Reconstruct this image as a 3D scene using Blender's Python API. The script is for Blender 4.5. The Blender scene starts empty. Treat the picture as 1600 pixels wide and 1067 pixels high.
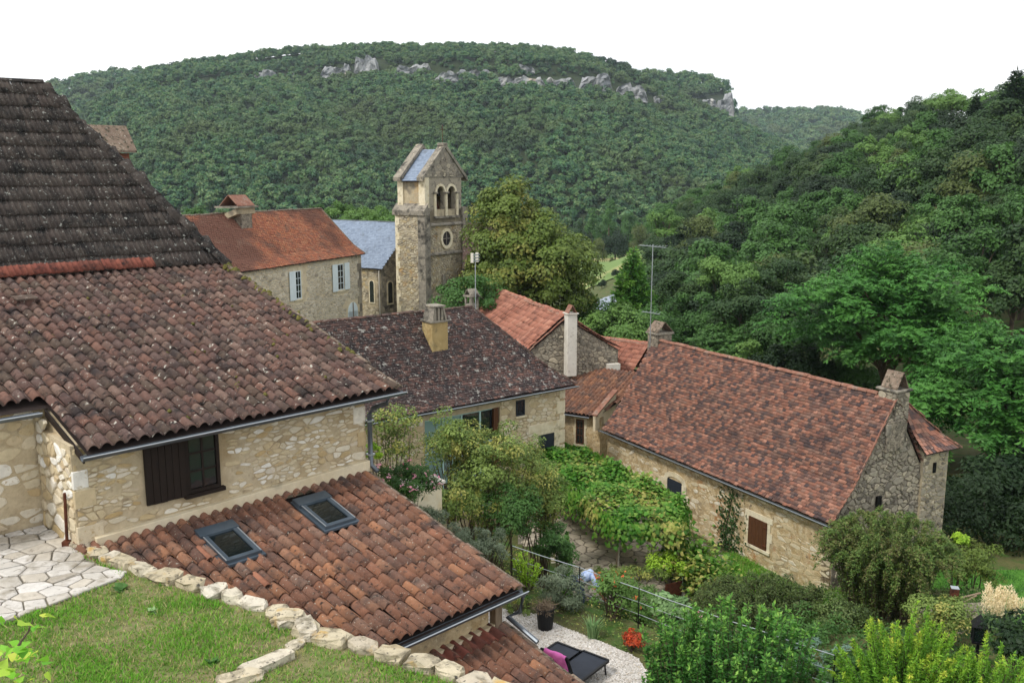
import bpy, math, random
import numpy as np
from mathutils import Matrix, Vector
R = math.radians
sc = bpy.context.scene
col = sc.collection
rng = np.random.default_rng(7)
random.seed(7)
# ------------------------------------------------------------------ camera
F_PX, HZ = 1420.0, 280.0
PITCH = math.atan((533.5 - HZ) / F_PX)
cd = bpy.data.cameras.new('camera'); cam = bpy.data.objects.new('camera', cd); col.objects.link(cam)
cd.sensor_width = 36.0; cd.lens = 36.0 * F_PX / 1600.0; cd.clip_start = 0.1; cd.clip_end = 6000
cam.rotation_euler = (R(90) - PITCH, 0, 0)
sc.camera = cam
# ------------------------------------------------------------------ sky and sun (overcast)
SUN_EL, SUN_AZ = R(52), R(-125)      # azimuth from +Y towards +X
w = bpy.data.worlds.new('World'); sc.world = w; w.use_nodes = True
nt = w.node_tree; nt.nodes.clear()
def wn(t, **k):
    n = nt.nodes.new(t)
    for a, b in k.items(): setattr(n, a, b)
    return n
sky = wn('ShaderNodeTexSky', sky_type='NISHITA', sun_disc=False, sun_elevation=SUN_EL, sun_rotation=SUN_AZ)
tc = wn('ShaderNodeTexCoord'); noi = wn('ShaderNodeTexNoise'); noi.inputs['Scale'].default_value = 1.6; noi.inputs['Detail'].default_value = 5
mp = wn('ShaderNodeMapping'); mp.inputs['Scale'].default_value = (1, 1, 2.5)
rmp = wn('ShaderNodeMapRange'); rmp.inputs[1].default_value = .3; rmp.inputs[2].default_value = .6; rmp.inputs[3].default_value = .8; rmp.inputs[4].default_value = .97
mx = wn('ShaderNodeMix', data_type='RGBA'); 
n2 = wn('ShaderNodeTexNoise'); n2.inputs['Scale'].default_value = 2.2; n2.inputs['Detail'].default_value = 6; L0 = nt.links.new; L0(mp.outputs[0], n2.inputs['Vector'])
r2 = wn('ShaderNodeValToRGB'); r2.color_ramp.elements[0].position = .36; r2.color_ramp.elements[0].color = (.66, .69, .73, 1); r2.color_ramp.elements[1].position = .6; r2.color_ramp.elements[1].color = (1, 1, 1, 1); L0(n2.outputs[0], r2.inputs[0])
sm_ = wn('ShaderNodeVectorMath', operation='SCALE'); sm_.inputs['Scale'].default_value = 9.4; L0(r2.outputs[0], sm_.inputs[0]); L0(sm_.outputs[0], mx.inputs[7])
bg = wn('ShaderNodeBackground'); bg.inputs['Strength'].default_value = .1
wo = wn('ShaderNodeOutputWorld'); L = nt.links.new
L(tc.outputs['Generated'], mp.inputs[0]); L(mp.outputs[0], noi.inputs['Vector']); L(noi.outputs[0], rmp.inputs[0]); L(rmp.outputs[0], mx.inputs[0])
L(sky.outputs[0], mx.inputs[6]); L(mx.outputs[2], bg.inputs[0]); L(bg.outputs[0], wo.inputs[0])
sd = bpy.data.lights.new('sun', 'SUN'); sd.energy = 1.5; sd.angle = R(10); sd.color = (1, .96, .9)
so = bpy.data.objects.new('sun', sd); col.objects.link(so)
sdir = Vector((math.sin(SUN_AZ) * math.cos(SUN_EL), math.cos(SUN_AZ) * math.cos(SUN_EL), math.sin(SUN_EL)))
so.rotation_euler = (-sdir).to_track_quat('-Z', 'Y').to_euler()
sc.view_settings.view_transform = 'Standard'; sc.view_settings.look = 'None'
sc.view_settings.exposure = 0.78; sc.view_settings.gamma = 1
sc.cycles.max_bounces = 5; sc.cycles.diffuse_bounces = 3; sc.cycles.transmission_bounces = 4; sc.cycles.transparent_max_bounces = 4
sc.cycles.volume_bounces = 0
# ------------------------------------------------------------------ pixel helpers (1600x1067 photograph)
FW = np.array([0, math.cos(PITCH), -math.sin(PITCH)]); UP = np.array([0, math.sin(PITCH), math.cos(PITCH)]); RT = np.array([1., 0, 0])
Zv = np.array([0, 0, 1.])
def ray(x, y): return RT * (x - 800) / F_PX + UP * (533.5 - y) / F_PX + FW
def at(x, y, Y): r = ray(x, y); return r * Y / r[1]
def atz(x, y, z): r = ray(x, y); return r * z / r[2]
def px(p):
    p = np.atleast_2d(p); d = p @ FW
    d = np.where(d < .1, .1, d)
    return np.stack([800 + F_PX * (p @ RT) / d, 533.5 - F_PX * (p @ UP) / d], 1)
def inview(p, m=250):
    q = px(p); return (q[:, 0] > -m) & (q[:, 0] < 1600 + m) & (q[:, 1] > -m) & (q[:, 1] < 1067 + m) & (np.atleast_2d(p) @ FW > .5)
class Fr:
    """building frame: a along u (azimuth), b outward v (right of u), c up"""
    def __init__(s, o, azd, side=1):
        s.o = np.array(o, float); s.u = np.array([math.sin(R(azd)), math.cos(R(azd)), 0]); s.v = np.array([s.u[1], -s.u[0], 0]) * side
    def p(s, a, b, c): return s.o + s.u * a + s.v * b + Zv * c
# ------------------------------------------------------------------ materials
def lin(h):
    h = h.lstrip('#'); c = [int(h[i:i + 2], 16) / 255 for i in (0, 2, 4)]
    return tuple(((x / 12.92) if x <= .04045 else ((x + .055) / 1.055) ** 2.4) for x in c) + (1,)
def mat(name, ramp, src='noise', nscale=3.0, var=.25, vscale=8.0, layers=(), bump=None, rough=.85, spec=.2, trans=0, metal=0, stretch=None, bump2=None):
    """ramp: list of hex colours; src noise | obj | attr | leaf picks along it. layers: (hex, scale, lo, hi)."""
    m = bpy.data.materials.new(name); m.use_nodes = True; t = m.node_tree; t.nodes.clear(); N = t.nodes.new; K = t.links.new
    out = N('ShaderNodeOutputMaterial'); bs = N('ShaderNodeBsdfPrincipled')
    bs.inputs['Roughness'].default_value = rough; bs.inputs['Specular IOR Level'].default_value = spec; bs.inputs['Metallic'].default_value = metal
    g = N('ShaderNodeNewGeometry'); pos = g.outputs['Position']
    if stretch:
        mpn = N('ShaderNodeMapping'); mpn.inputs['Scale'].default_value = stretch; K(pos, mpn.inputs[0]); pos = mpn.outputs[0]
    def noise(s, d=4, r=.55):
        n = N('ShaderNodeTexNoise'); n.inputs['Scale'].default_value = s; n.inputs['Detail'].default_value = d; n.inputs['Roughness'].default_value = r
        K(pos, n.inputs['Vector']); return n.outputs[0]
    def rng_(v, a, b, c=0., d=1.):
        n = N('ShaderNodeMapRange'); n.inputs[1].default_value = a; n.inputs[2].default_value = b; n.inputs[3].default_value = c; n.inputs[4].default_value = d
        K(v, n.inputs[0]); return n.outputs[0]
    def math_(op, a, b):
        n = N('ShaderNodeMath'); n.operation = op
        for i, x in enumerate((a, b)):
            if isinstance(x, (int, float)): n.inputs[i].default_value = x
            else: K(x, n.inputs[i])
        return n.outputs[0]
    if src == 'noise': fac = rng_(noise(nscale), .3, .7)
    elif src == 'obj': fac = N('ShaderNodeObjectInfo').outputs['Random']
    else:
        an = N('ShaderNodeAttribute'); an.attribute_name = 'tint'; fac = an.outputs['Fac']
        if src == 'leaf':
            oi = N('ShaderNodeObjectInfo').outputs['Random']
            fac = math_('ADD', math_('MULTIPLY', fac, .55), math_('MULTIPLY', oi, .45))
    if len(ramp) > 1:
        cr = N('ShaderNodeValToRGB'); e = cr.color_ramp.elements
        while len(e) < len(ramp): e.new(.5)
        for i, h in enumerate(ramp): e[i].position = i / (len(ramp) - 1); e[i].color = lin(h)
        K(fac, cr.inputs[0]); c = cr.outputs[0]
    else:
        rg = N('ShaderNodeRGB'); rg.outputs[0].default_value = lin(ramp[0]); c = rg.outputs[0]
    if var:
        h = N('ShaderNodeHueSaturation'); K(rng_(noise(vscale, 6, .65), .25, .75, 1 - var, 1 + var), h.inputs['Value']); K(c, h.inputs['Color']); c = h.outputs[0]
    for (hx, s, lo, hi) in layers:
        mxn = N('ShaderNodeMix'); mxn.data_type = 'RGBA'; K(rng_(noise(s, 5, .6), lo, hi), mxn.inputs[0]); K(c, mxn.inputs[6]); mxn.inputs[7].default_value = lin(hx); c = mxn.outputs[2]
    K(c, bs.inputs['Base Color'])
    nrm = None
    for b in (bump, bump2):
        if b:
            bn = N('ShaderNodeBump'); bn.inputs['Strength'].default_value = b[1]; bn.inputs['Distance'].default_value = b[2] if len(b) > 2 else .02
            K(noise(b[0], 6, .65), bn.inputs['Height'])
            if nrm: K(nrm, bn.inputs['Normal'])
            nrm = bn.outputs[0]
    if nrm: K(nrm, bs.inputs['Normal'])
    if trans:
        tr = N('ShaderNodeBsdfTranslucent'); K(c, tr.inputs[0]); ms = N('ShaderNodeMixShader'); ms.inputs[0].default_value = trans
        K(bs.outputs[0], ms.inputs[1]); K(tr.outputs[0], ms.inputs[2]); K(ms.outputs[0], out.inputs[0])
    else: K(bs.outputs[0], out.inputs[0])
    return m
def glass(name, tint='#9fb4b4', rough=.03):
    m = bpy.data.materials.new(name); m.use_nodes = True; b = m.node_tree.nodes['Principled BSDF']
    b.inputs['Base Color'].default_value = lin(tint); b.inputs['Roughness'].default_value = rough; b.inputs['Specular IOR Level'].default_value = .8
    return m
# roofs
LICH = [('#37302f', 1.6, .50, .68), ('#292422', 7, .54, .68), ('#b5b1a4', 8, .635, .69), ('#94948b', 26, .64, .71)]
TA = ['#57443f', '#694f46', '#5c4c47', '#76574b', '#54483f', '#655149', '#7a6459']
TB = ['#70503f', '#855c48', '#6c5145', '#7c5542', '#634a40', '#94684d', '#775f53']
def pair(n, ramp, **k): return mat(n, ramp, 'obj', **k), mat(n + '_mass', ramp, 'attr', **k)
m_canal = pair('canal_tile_old', TA, layers=LICH, bump=(60, .35, .01))
m_canal2 = pair('canal_tile_red', TB, layers=[('#4a3f3b', 1.8, .5, .7), ('#2f2927', 12, .55, .70), ('#a8a294', 22, .63, .70), ('#8a8478', 50, .62, .72)], bump=(60, .35, .01))
m_mech = pair('ribbed_tile_black', ['#443d39', '#514943', '#3a3532', '#4c433e'], layers=[('#242221', 3, .5, .65), ('#9d9e96', 11, .62, .68), ('#83867f', 34, .61, .69)], bump=(60, .3, .01))
m_mechred = pair('ribbed_tile_red', ['#75443a', '#834e40', '#633f36'], layers=[('#352826', 6, .5, .7)], bump=(60, .3, .01))
m_flatdark = mat('flat_tile_dark', ['#423836', '#564643', '#6b5049', '#4a4140', '#3f3838', '#7a5c52'], 'attr', layers=[('#353032', 1.2, .5, .68), ('#aaa79f', 5, .60, .66), ('#98968f', 15, .58, .66)], var=.25)
m_flatmix = mat('flat_tile_mixed', ['#514644', '#80594c', '#9a6a58', '#654f49', '#4f4546', '#886151', '#ab7c69', '#574a48', '#906f61', '#72574c'], 'attr', layers=[('#40383a', .8, .56, .74), ('#b49d8d', 9, .68, .72)], var=.2)
m_flator = mat('flat_tile_orange', ['#ac6c55', '#b97858', '#9f634f', '#c08766', '#956656'], 'attr', layers=[('#7f5a4c', .22, .47, .56), ('#6a4a40', 5, .58, .72), ('#8a6a5a', 1.5, .55, .7)], var=.22)
m_mechor = mat('ribbed_tile_orange', ['#94604f', '#a06d5a', '#86594b', '#ab7a66'], 'attr', layers=[('#5d3c33', 2, .55, .72)], var=.2)
m_slate = mat('slate', ['#7c8a9e', '#8795a9', '#717f93'], 'attr', layers=[('#6a7480', 2, .55, .7)], var=.12, rough=.5, spec=.4)
m_deck = mat('roof_underside', ['#2b2320'], var=.2)
m_ridge = mat('ridge_mortar', ['#6d5c50', '#8a7a6a'], layers=[('#3c3a2c', 9, .5, .65), ('#b8b2a4', 22, .6, .7)], bump=(30, .5, .03))
m_ridger = mat('ridge_tile', ['#7a5346', '#8c6453', '#8f7a6c'], layers=[('#4a3a35', 8, .55, .7)], bump=(30, .4, .02))
# stone
m_stone = pair('limestone', ['#cbbfa4', '#bfae8c', '#d9d2c2', '#b9a47c', '#cabda4', '#b39b70', '#dedbd3', '#c2b496', '#e2ddd2'], nscale=6, layers=[('#a78f68', 14, .58, .75)], bump=(28, .5, .02), var=.16)
m_mortar = mat('lime_mortar', ['#b3a386', '#bfb094', '#a8977a'], nscale=1.2, layers=[('#96815e', .7, .5, .7), ('#84755e', 4, .56, .74), ('#6e6350', 1.3, .62, .78)], bump=(14, .8, .03), bump2=(50, .5, .01), var=.16)
m_render = mat('lime_render', ['#d6cab0', '#c8b898'], nscale=1.5, layers=[('#8f8672', 2, .58, .75)], bump=(30, .4, .01), var=.12)
m_stonemid = pair('pale_rubble', ['#c8b998', '#d2c6aa', '#bba985', '#d8d0bc', '#b39e78'], layers=[('#8f7c5c', 9, .6, .75)], bump=(30, .5, .02), var=.15)
m_wallwarm = mat('warm_rubble_wall', ['#b9a27c', '#c6b390', '#ac946c', '#cbbd9f'], nscale=2.2, layers=[('#8b7d68', .7, .52, .68), ('#a8764a', .9, .6, .72), ('#6e6250', 7, .6, .72), ('#e0d3b5', 11, .62, .7)], bump=(9, .8, .06), bump2=(40, .5, .01), var=.2)
m_grey = mat('grey_rubble_wall', ['#83796b', '#9a907f', '#6c645a', '#a89c88'], nscale=7, layers=[('#4b463f', 5, .52, .66), ('#c2b89f', 10, .63, .7), ('#40403a', .6, .55, .75)], bump=(9, 1.0, .08), bump2=(40, .6, .01), var=.25)
m_greyst = pair('grey_stone', ['#8c8578', '#a39a88', '#756e63', '#b5aa94', '#6a645b'], layers=[('#4a463f', 3, .55, .7), ('#c9c0aa', 14, .65, .72)], bump=(25, .7, .03), var=.2)
m_ochrest = pair('church_stone', ['#b3a78c', '#a39a86', '#c4b99f', '#958c7c', '#b8a57c'], layers=[('#6e675a', 1.1, .52, .68), ('#b58f55', .7, .62, .74), ('#55504a', 4, .58, .72)], bump=(25, .7, .03), var=.2)
m_ochre = mat('church_mortar', ['#a0937a', '#b0a388', '#8f8570'], nscale=1, layers=[('#6e675a', 1.0, .5, .68), ('#b08a50', .7, .62, .74)], bump=(20, .6, .03), var=.2)
m_weath = mat('weathered_dressed_stone', ['#7d776c', '#8f887b', '#696459'], nscale=1.5, layers=[('#3f3d39', 1.6, .5, .66), ('#b5aa92', 4, .6, .72)], bump=(25, .6, .02), var=.25)
m_ashlar = mat('dressed_limestone', ['#cfc1a0', '#d9cfb5', '#bfae88'], nscale=2, layers=[('#8c8068', 2.5, .58, .75)], bump=(30, .4, .01), var=.12)
m_paver = pair('paving_stone', ['#c2beb7', '#b3ada3', '#cdc9c3', '#a8a196', '#beb6a8'], layers=[('#8c8475', 3, .5, .7), ('#6e675b', 14, .6, .72)], bump=(25, .5, .01), var=.16)
m_joint = mat('paving_joint', ['#777061', '#69645a', '#8a8273'], nscale=3, bump=(40, .5, .02), var=.25)
m_cobble = pair('courtyard_stone', ['#b5aa96', '#a3998a', '#c4baa6', '#8e8678'], layers=[('#6e685c', 5, .58, .72)], bump=(25, .5, .02), var=.2)
m_edge = pair('yellow_block_stone', ['#c4b9a0', '#b5a98e', '#cdc6b6', '#b0a48f'], layers=[('#7a7260', 5, .5, .66), ('#b89a62', 3, .58, .7), ('#55514a', 16, .58, .68)], bump=(14, .8, .04), bump2=(50, .5, .01), var=.18)
m_rock = mat('limestone_cliff', ['#8f9193', '#a3a3a2', '#7d8083', '#b4b1ab'], nscale=.08, layers=[('#6a6d6e', .15, .54, .7), ('#b09a80', .05, .62, .75)], bump=(.25, 1.0, 2.0), var=.25, vscale=.3, stretch=(1, 1, .45))
m_brick = mat('chimney_brick', ['#8a5a48', '#7a4c3e', '#9c6a52'], nscale=6, bump=(20, .5, .02), layers=[('#5a4a40', 5, .55, .7)])
m_stucco = mat('ochre_stucco', ['#b09a6c', '#a38d60', '#bda97c'], nscale=2, layers=[('#6e6448', 3, .55, .75)], bump=(40, .3, .01), var=.15)
m_white = mat('white_render', ['#d4cfc4', '#c5bfb2'], nscale=2, layers=[('#9a9284', 5, .58, .75)], bump=(40, .2, .01), var=.1)
# ground
m_gravel = mat('white_gravel', ['#cfcac4', '#b9b3ab', '#ded9d3', '#9c958b'], nscale=26, layers=[('#8d867c', 45, .6, .7)], bump=(60, 1.0, .02), var=.2, vscale=40)
m_lawn = mat('lawn_soil', ['#6c6848', '#787450', '#5d7038'], nscale=2.5, layers=[('#53662f', 3, .5, .62), ('#8f8465', 9, .58, .7)], bump=(30, .8, .02), var=.25)
m_ground = mat('earth', ['#4b4a30', '#5a5a36', '#404a28'], nscale=.8, layers=[('#3c5a24', 1.5, .5, .62)], bump=(10, .6, .05), var=.25)
m_turf = mat('green_turf', ['#3f6b22', '#4d7a2a', '#345c1c'], nscale=2, bump=(20, .8, .03), var=.25)
m_meadow = mat('meadow', ['#61783e', '#6c8248', '#566e36'], nscale=.05, layers=[('#a89a6c', .03, .55, .62)], var=.12, vscale=.4)
m_forestfloor = mat('wood_floor', ['#26301a', '#2f3a1e'], nscale=.1, var=.2, vscale=.5)
m_road = mat('pale_road', ['#8b93a0', '#979fab'], nscale=.4, var=.08)
# others
m_zinc = mat('zinc_gutter', ['#5a6066', '#6a7076'], nscale=3, var=.12, rough=.4, spec=.5, metal=.6)
m_alu = mat('pale_metal', ['#aab0b4'], var=.06, rough=.4, metal=.7)
m_dark = mat('dark_brown_wood', ['#201915', '#271e19', '#1b1613'], nscale=5, stretch=(6, 6, 1), var=.25, rough=.6)
m_brown = mat('brown_shutter_wood', ['#4d3220', '#5a3b26'], nscale=5, stretch=(6, 6, 1), var=.2, rough=.6)
m_wood = mat('grey_weathered_wood', ['#7a6a58', '#8a7a66', '#665848'], nscale=4, stretch=(5, 5, .6), var=.2)
m_rust = mat('rusty_steel', ['#4a2a20', '#5e3626', '#3b241d'], nscale=6, var=.25, rough=.75)
m_black = mat('black_plastic', ['#17181a'], var=.1, rough=.5)
m_mesh = mat('dark_textile', ['#22262e', '#2b303a'], nscale=3, var=.1, rough=.6)
m_pink = mat('pink_towel', ['#d070b0', '#c05fa0'], nscale=12, bump=(80, .5, .01), var=.1, rough=.95)
m_blue = mat('pale_blue_shutter', ['#dce6e8', '#d0dde1'], nscale=4, var=.06, rough=.5)
m_tank = mat('dark_grey_lid', ['#4b5054', '#575c60'], nscale=4, var=.1, rough=.45)
m_tankb = mat('grey_concrete', ['#8f918e', '#7d7f7c'], nscale=3, var=.12)
m_glass = glass('window_glass', '#1c2326'); m_glass_skytint = glass('facade_glass_sky_tint', '#7f9a98', .08); m_sky = glass('skylight_glass', '#10181a', .04)  # facade glass has a pale base colour standing in for reflected sky
m_frame = mat('pale_green_frame', ['#a9c9c4'], var=.05, rough=.4)
m_skyfr = mat('skylight_frame', ['#45505a', '#54606b'], var=.08, rough=.35, spec=.5, metal=.4)
m_black_depth = mat('painted_black_depth', ['#0e0d0c'], var=0)  # near-black colour stands in for the unlit depth of openings
m_slatew = mat('slate_blue_paint', ['#2a3038'], var=.1, rough=.5)
m_bark = mat('bark', ['#4a4034', '#5c5042', '#3b332a'], nscale=4, stretch=(3, 3, .6), bump=(12, .8, .03), var=.25)
m_moss = mat('moss', ['#4b4a26', '#5c5a2c', '#6e6436'], nscale=9, bump=(40, .8, .02), var=.3)
m_skin = mat('skin', ['#8a5a44'], var=.05, rough=.6); m_hair = mat('dark_hair', ['#1d1512'], var=.2, rough=.6)
m_shirt = mat('blue_white_shirt', ['#8ea4cc', '#b4c2dc', '#6f88ba'], nscale=7, var=.1); m_trous = mat('blue_trousers', ['#2c3a62'], var=.15)
def bri(h, f=1.17):
    h = h.lstrip('#'); return '#' + ''.join('%02x' % min(255, int(int(h[i:i + 2], 16) * f)) for i in (0, 2, 4))
SHARED = ('oak_leaves', 'far_wood_leaves', 'green_leaves', 'light_leaves', 'dark_leaves', 'turning_leaves')
def leafm(n, ramp, tr=.28, **k): return mat(n, [bri(h, 1.06 if n in SHARED and n != 'far_wood_leaves' else (1.26 if n == 'far_wood_leaves' else 1.12)) for h in ramp], 'leaf' if n in SHARED else 'attr', var=.18, vscale=2.0, rough=.55, spec=.25, trans=tr, **k)
lf_oak = leafm('oak_leaves', ['#2a4020', '#3a5226', '#31492a', '#4c6032', '#435a38'])
lf_far = leafm('far_wood_leaves', ['#1f3a27', '#2d4d2c', '#27442f', '#3f5f36', '#55663e', '#2b4d36', '#4b6838', '#606a44'], .15, layers=[('#56683c', .012, .52, .66), ('#1e3828', .02, .56, .7)])
lf_mid = leafm('green_leaves', ['#2c4820', '#3c5e2a', '#4c7036', '#36562c'])
lf_lite = leafm('light_leaves', ['#45652c', '#547636', '#648442', '#4b6e32'])
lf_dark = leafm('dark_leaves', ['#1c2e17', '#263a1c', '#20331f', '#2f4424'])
lf_turn = leafm('turning_leaves', ['#44552a', '#505e30', '#5c6636', '#4a5a2c'])
lf_lin = leafm('linden_leaves', ['#455727', '#54672b', '#627233', '#4c5e28', '#70783a', '#7c773c'])
lf_sumac = leafm('glossy_green_leaves', ['#2c5624', '#3c6a2a', '#4c7a34', '#345f2a', '#5a8440'])
lf_con = leafm('conifer_needles', ['#2c5020', '#416a2a', '#608a38', '#7a9c44'], .2)
lf_gold = leafm('golden_conifer', ['#416d1e', '#5c8a28', '#779e30', '#96ac3a', '#b8b44c'], .25)
lf_grey = leafm('grey_green_leaves', ['#5c6a52', '#6e7a62', '#4c5a44', '#7f8a70'], .15)
lf_vine = leafm('vine_leaves', ['#39661f', '#457526', '#588430', '#748f3e', '#356022', '#94984e', '#a39f5c'], .35)
lf_near = leafm('near_vine_leaves', ['#5c9a2c', '#78b038', '#93bb44', '#b4b84c'], .4)
lf_pear = leafm('pear_leaves', ['#4f6530', '#63773a', '#7a8c48', '#465c2c', '#96984f', '#a8a060'])
lf_laur = leafm('laurel_leaves', ['#28501f', '#335f26', '#42702d', '#648f3c', '#86aa4c'])
lf_spir = leafm('arching_shrub_leaves', ['#3a5228', '#4c6430', '#5f7438', '#6e6a44', '#33492a'])
lf_wire = leafm('fine_dark_leaves', ['#46582c', '#586a36', '#3a4a28', '#667446', '#4f6a34'])
lf_yel = leafm('yellow_green_leaves', ['#7aa02c', '#92b038', '#6a9028'])
lf_red = leafm('red_leaves', ['#a83a24', '#b8502c', '#8a3420', '#c0683c'])
lf_pinkf = leafm('pink_flowers', ['#d890a8', '#e0b0bc', '#c8788c'])
lf_or = leafm('orange_flowers', ['#d0703c', '#c85a40', '#d88a4c'])
lf_iris = leafm('strappy_leaves', ['#6a8a58', '#7f9a68', '#587a4c'])
lf_plume = leafm('cream_plumes', ['#d8c8a0', '#e4d8b8', '#c8b488'], .2)
lf_grass = leafm('grass_blades', ['#548a26', '#6aa034', '#80a044', '#4a7c24', '#9a9460', '#a89f74'], .3)
lf_ivy = leafm('ivy_leaves', ['#22381a', '#2e4822', '#3a5428'])
lf_juni = leafm('blue_juniper', ['#5a7466', '#6a8474', '#4c6658'], .1)
# ------------------------------------------------------------------ objects
WM = {}
def place(o, parent=None, mw=None):
    col.objects.link(o); mw = mw or Matrix(); WM[o.name] = mw
    if parent is not None:
        o.parent = parent; o.matrix_parent_inverse = WM[parent.name].inverted()
    o.matrix_basis = mw
    return o
def tag(o, label=None, cat=None, group=None, kind=None):
    if label: o['label'] = label
    if cat: o['category'] = cat
    if group: o['group'] = group
    if kind: o['kind'] = kind
    return o
def thing(name, label, cat, loc=(0, 0, 0), group=None):
    o = bpy.data.objects.new(name, None); o.empty_display_size = .2
    place(o, None, Matrix.Translation(Vector([float(x) for x in loc]))); return tag(o, label, cat, group)
def mesh_np(name, V, Fc, mats, tint=None, smooth=False):
    """V (n,3); Fc (m,4) quads"""
    V = np.asarray(V, np.float32); Fc = np.asarray(Fc, np.int32); m = bpy.data.meshes.new(name); k = Fc.shape[1]
    m.vertices.add(len(V)); m.vertices.foreach_set('co', V.ravel())
    m.loops.add(Fc.size); m.loops.foreach_set('vertex_index', Fc.ravel())
    m.polygons.add(len(Fc)); m.polygons.foreach_set('loop_start', np.arange(0, Fc.size, k, dtype=np.int32))
    m.update(calc_edges=True)
    if smooth: m.polygons.foreach_set('use_smooth', np.ones(len(Fc), bool))
    for x in (mats if isinstance(mats, (list, tuple)) else [mats]): m.materials.append(x)
    if tint is not None:
        at_ = m.attributes.new('tint', 'FLOAT', 'FACE'); at_.data.foreach_set('value', np.asarray(tint, np.float32))
    return m
def obj(name, mesh, parent=None, mw=None): return place(bpy.data.objects.new(name, mesh), parent, mw)
class MB:
    def __init__(s): s.V = []; s.F = []
    def add(s, vs, fs):
        n = len(s.V); s.V += [tuple(map(float, v)) for v in vs]; s.F += [tuple(i + n for i in f) for f in fs]; return s
    def prism(s, poly, ext):
        """poly: list of 3D points; ext: 3D vector"""
        n = len(poly); P = [np.array(p, float) for p in poly]; Q = [p + np.array(ext, float) for p in P]
        return s.add(P + Q, [tuple(range(n))[::-1], tuple(range(n, 2 * n))] + [(i, (i + 1) % n, n + (i + 1) % n, n + i) for i in range(n)])
    def fbox(s, fr, a0, a1, b0, b1, c0, c1):
        return s.prism([fr.p(a0, b0, c0), fr.p(a1, b0, c0), fr.p(a1, b1, c0), fr.p(a0, b1, c0)], (0, 0, c1 - c0))
    def box(s, x0, x1, y0, y1, z0, z1): return s.prism([(x0, y0, z0), (x1, y0, z0), (x1, y1, z0), (x0, y1, z0)], (0, 0, z1 - z0))
    def tube(s, pts, rad, k=8):
        P = [np.array(p, float) for p in pts]; n = len(P)
        rad = [rad] * n if isinstance(rad, (int, float)) else rad; rings = []
        for i in range(n):
            d = P[min(i + 1, n - 1)] - P[max(i - 1, 0)]; d /= np.linalg.norm(d) + 1e-9
            x = np.cross(d, [0.31, .27, .91] if abs(d[2]) < .9 else [1, 0, 0]); x /= np.linalg.norm(x); y = np.cross(d, x)
            rings.append([P[i] + rad[i] * (x * math.cos(t) + y * math.sin(t)) for t in np.linspace(0, 2 * math.pi, k, False)])
        vs = [v for r in rings for v in r]
        fs = [(i * k + j, i * k + (j + 1) % k, (i + 1) * k + (j + 1) % k, (i + 1) * k + j) for i in range(n - 1) for j in range(k)]
        return s.add(vs, fs + [tuple(range(k))[::-1], tuple(range((n - 1) * k, n * k))])
    def sheet(s, grid):
        """grid: 2D list of points"""
        h = len(grid); w_ = len(grid[0])
        return s.add([p for r in grid for p in r], [(i * w_ + j, i * w_ + j + 1, (i + 1) * w_ + j + 1, (i + 1) * w_ + j) for i in range(h - 1) for j in range(w_ - 1)])
    def build(s, name, m, parent=None, smooth=False, bevel=0):
        me = bpy.data.meshes.new(name); me.from_pydata(s.V, [], s.F); me.materials.append(m)
        import bmesh
        bm = bmesh.new(); bm.from_mesh(me); bmesh.ops.recalc_face_normals(bm, faces=bm.faces)
        if bevel: bmesh.ops.bevel(bm, geom=list(bm.edges), offset=bevel, segments=1, affect='EDGES', profile=.5)
        bm.to_mesh(me); bm.free()
        if smooth:
            for p in me.polygons: p.use_smooth = True
        me.update(); return obj(name, me, parent)
def struct(o, label=None):
    o['kind'] = 'structure'
    if label: o['label'] = label
    return o
# ------------------------------------------------------------------ tiles
def q_profile(prof, length, lift, skirt, taper=1.0):
    n = len(prof); V = []; 
    for x, z in prof: V.append((x, 0, z + lift))
    for x, z in prof: V.append((x * taper, length, z))
    for x, z in prof: V.append((x, 0, z + lift - skirt))
    Fq = [(i, i + 1, n + i + 1, n + i) for i in range(n - 1)] + [(2 * n + i, 2 * n + i + 1, i + 1, i) for i in range(n - 1)]
    return np.array(V), np.array(Fq)
CANAL = q_profile([(-.102, .012), (-.088, .0), (-.072, .02), (-.052, .05), (-.026, .07), (0, .077), (.026, .07), (.052, .05), (.072, .02), (.088, 0), (.102, .012)], .43, .03, .02)
MECH = q_profile([(-.12, .0), (-.1, .0), (-.085, .022), (-.06, .022), (-.045, 0), (.02, 0), (.035, .022), (.06, .022), (.075, 0), (.12, 0)], .46, .06, .055)
FLAT = q_profile([(-.081, 0), (.081, 0)], .16, .028, .026)
MECHR = q_profile([(-.12, .0), (-.1, .0), (-.085, .022), (-.06, .022), (-.045, 0), (.02, 0), (.035, .022), (.06, .022), (.075, 0), (.12, 0)], .30, .05, .045)
RIB = q_profile([(-.12, .0), (-.1, .02), (-.02, 0), (.02, .0), (.1, .02), (.12, 0)], .40, .03, .025)
SLATE = q_profile([(-.1, 0), (.1, 0)], .2, .008, .006)
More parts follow.
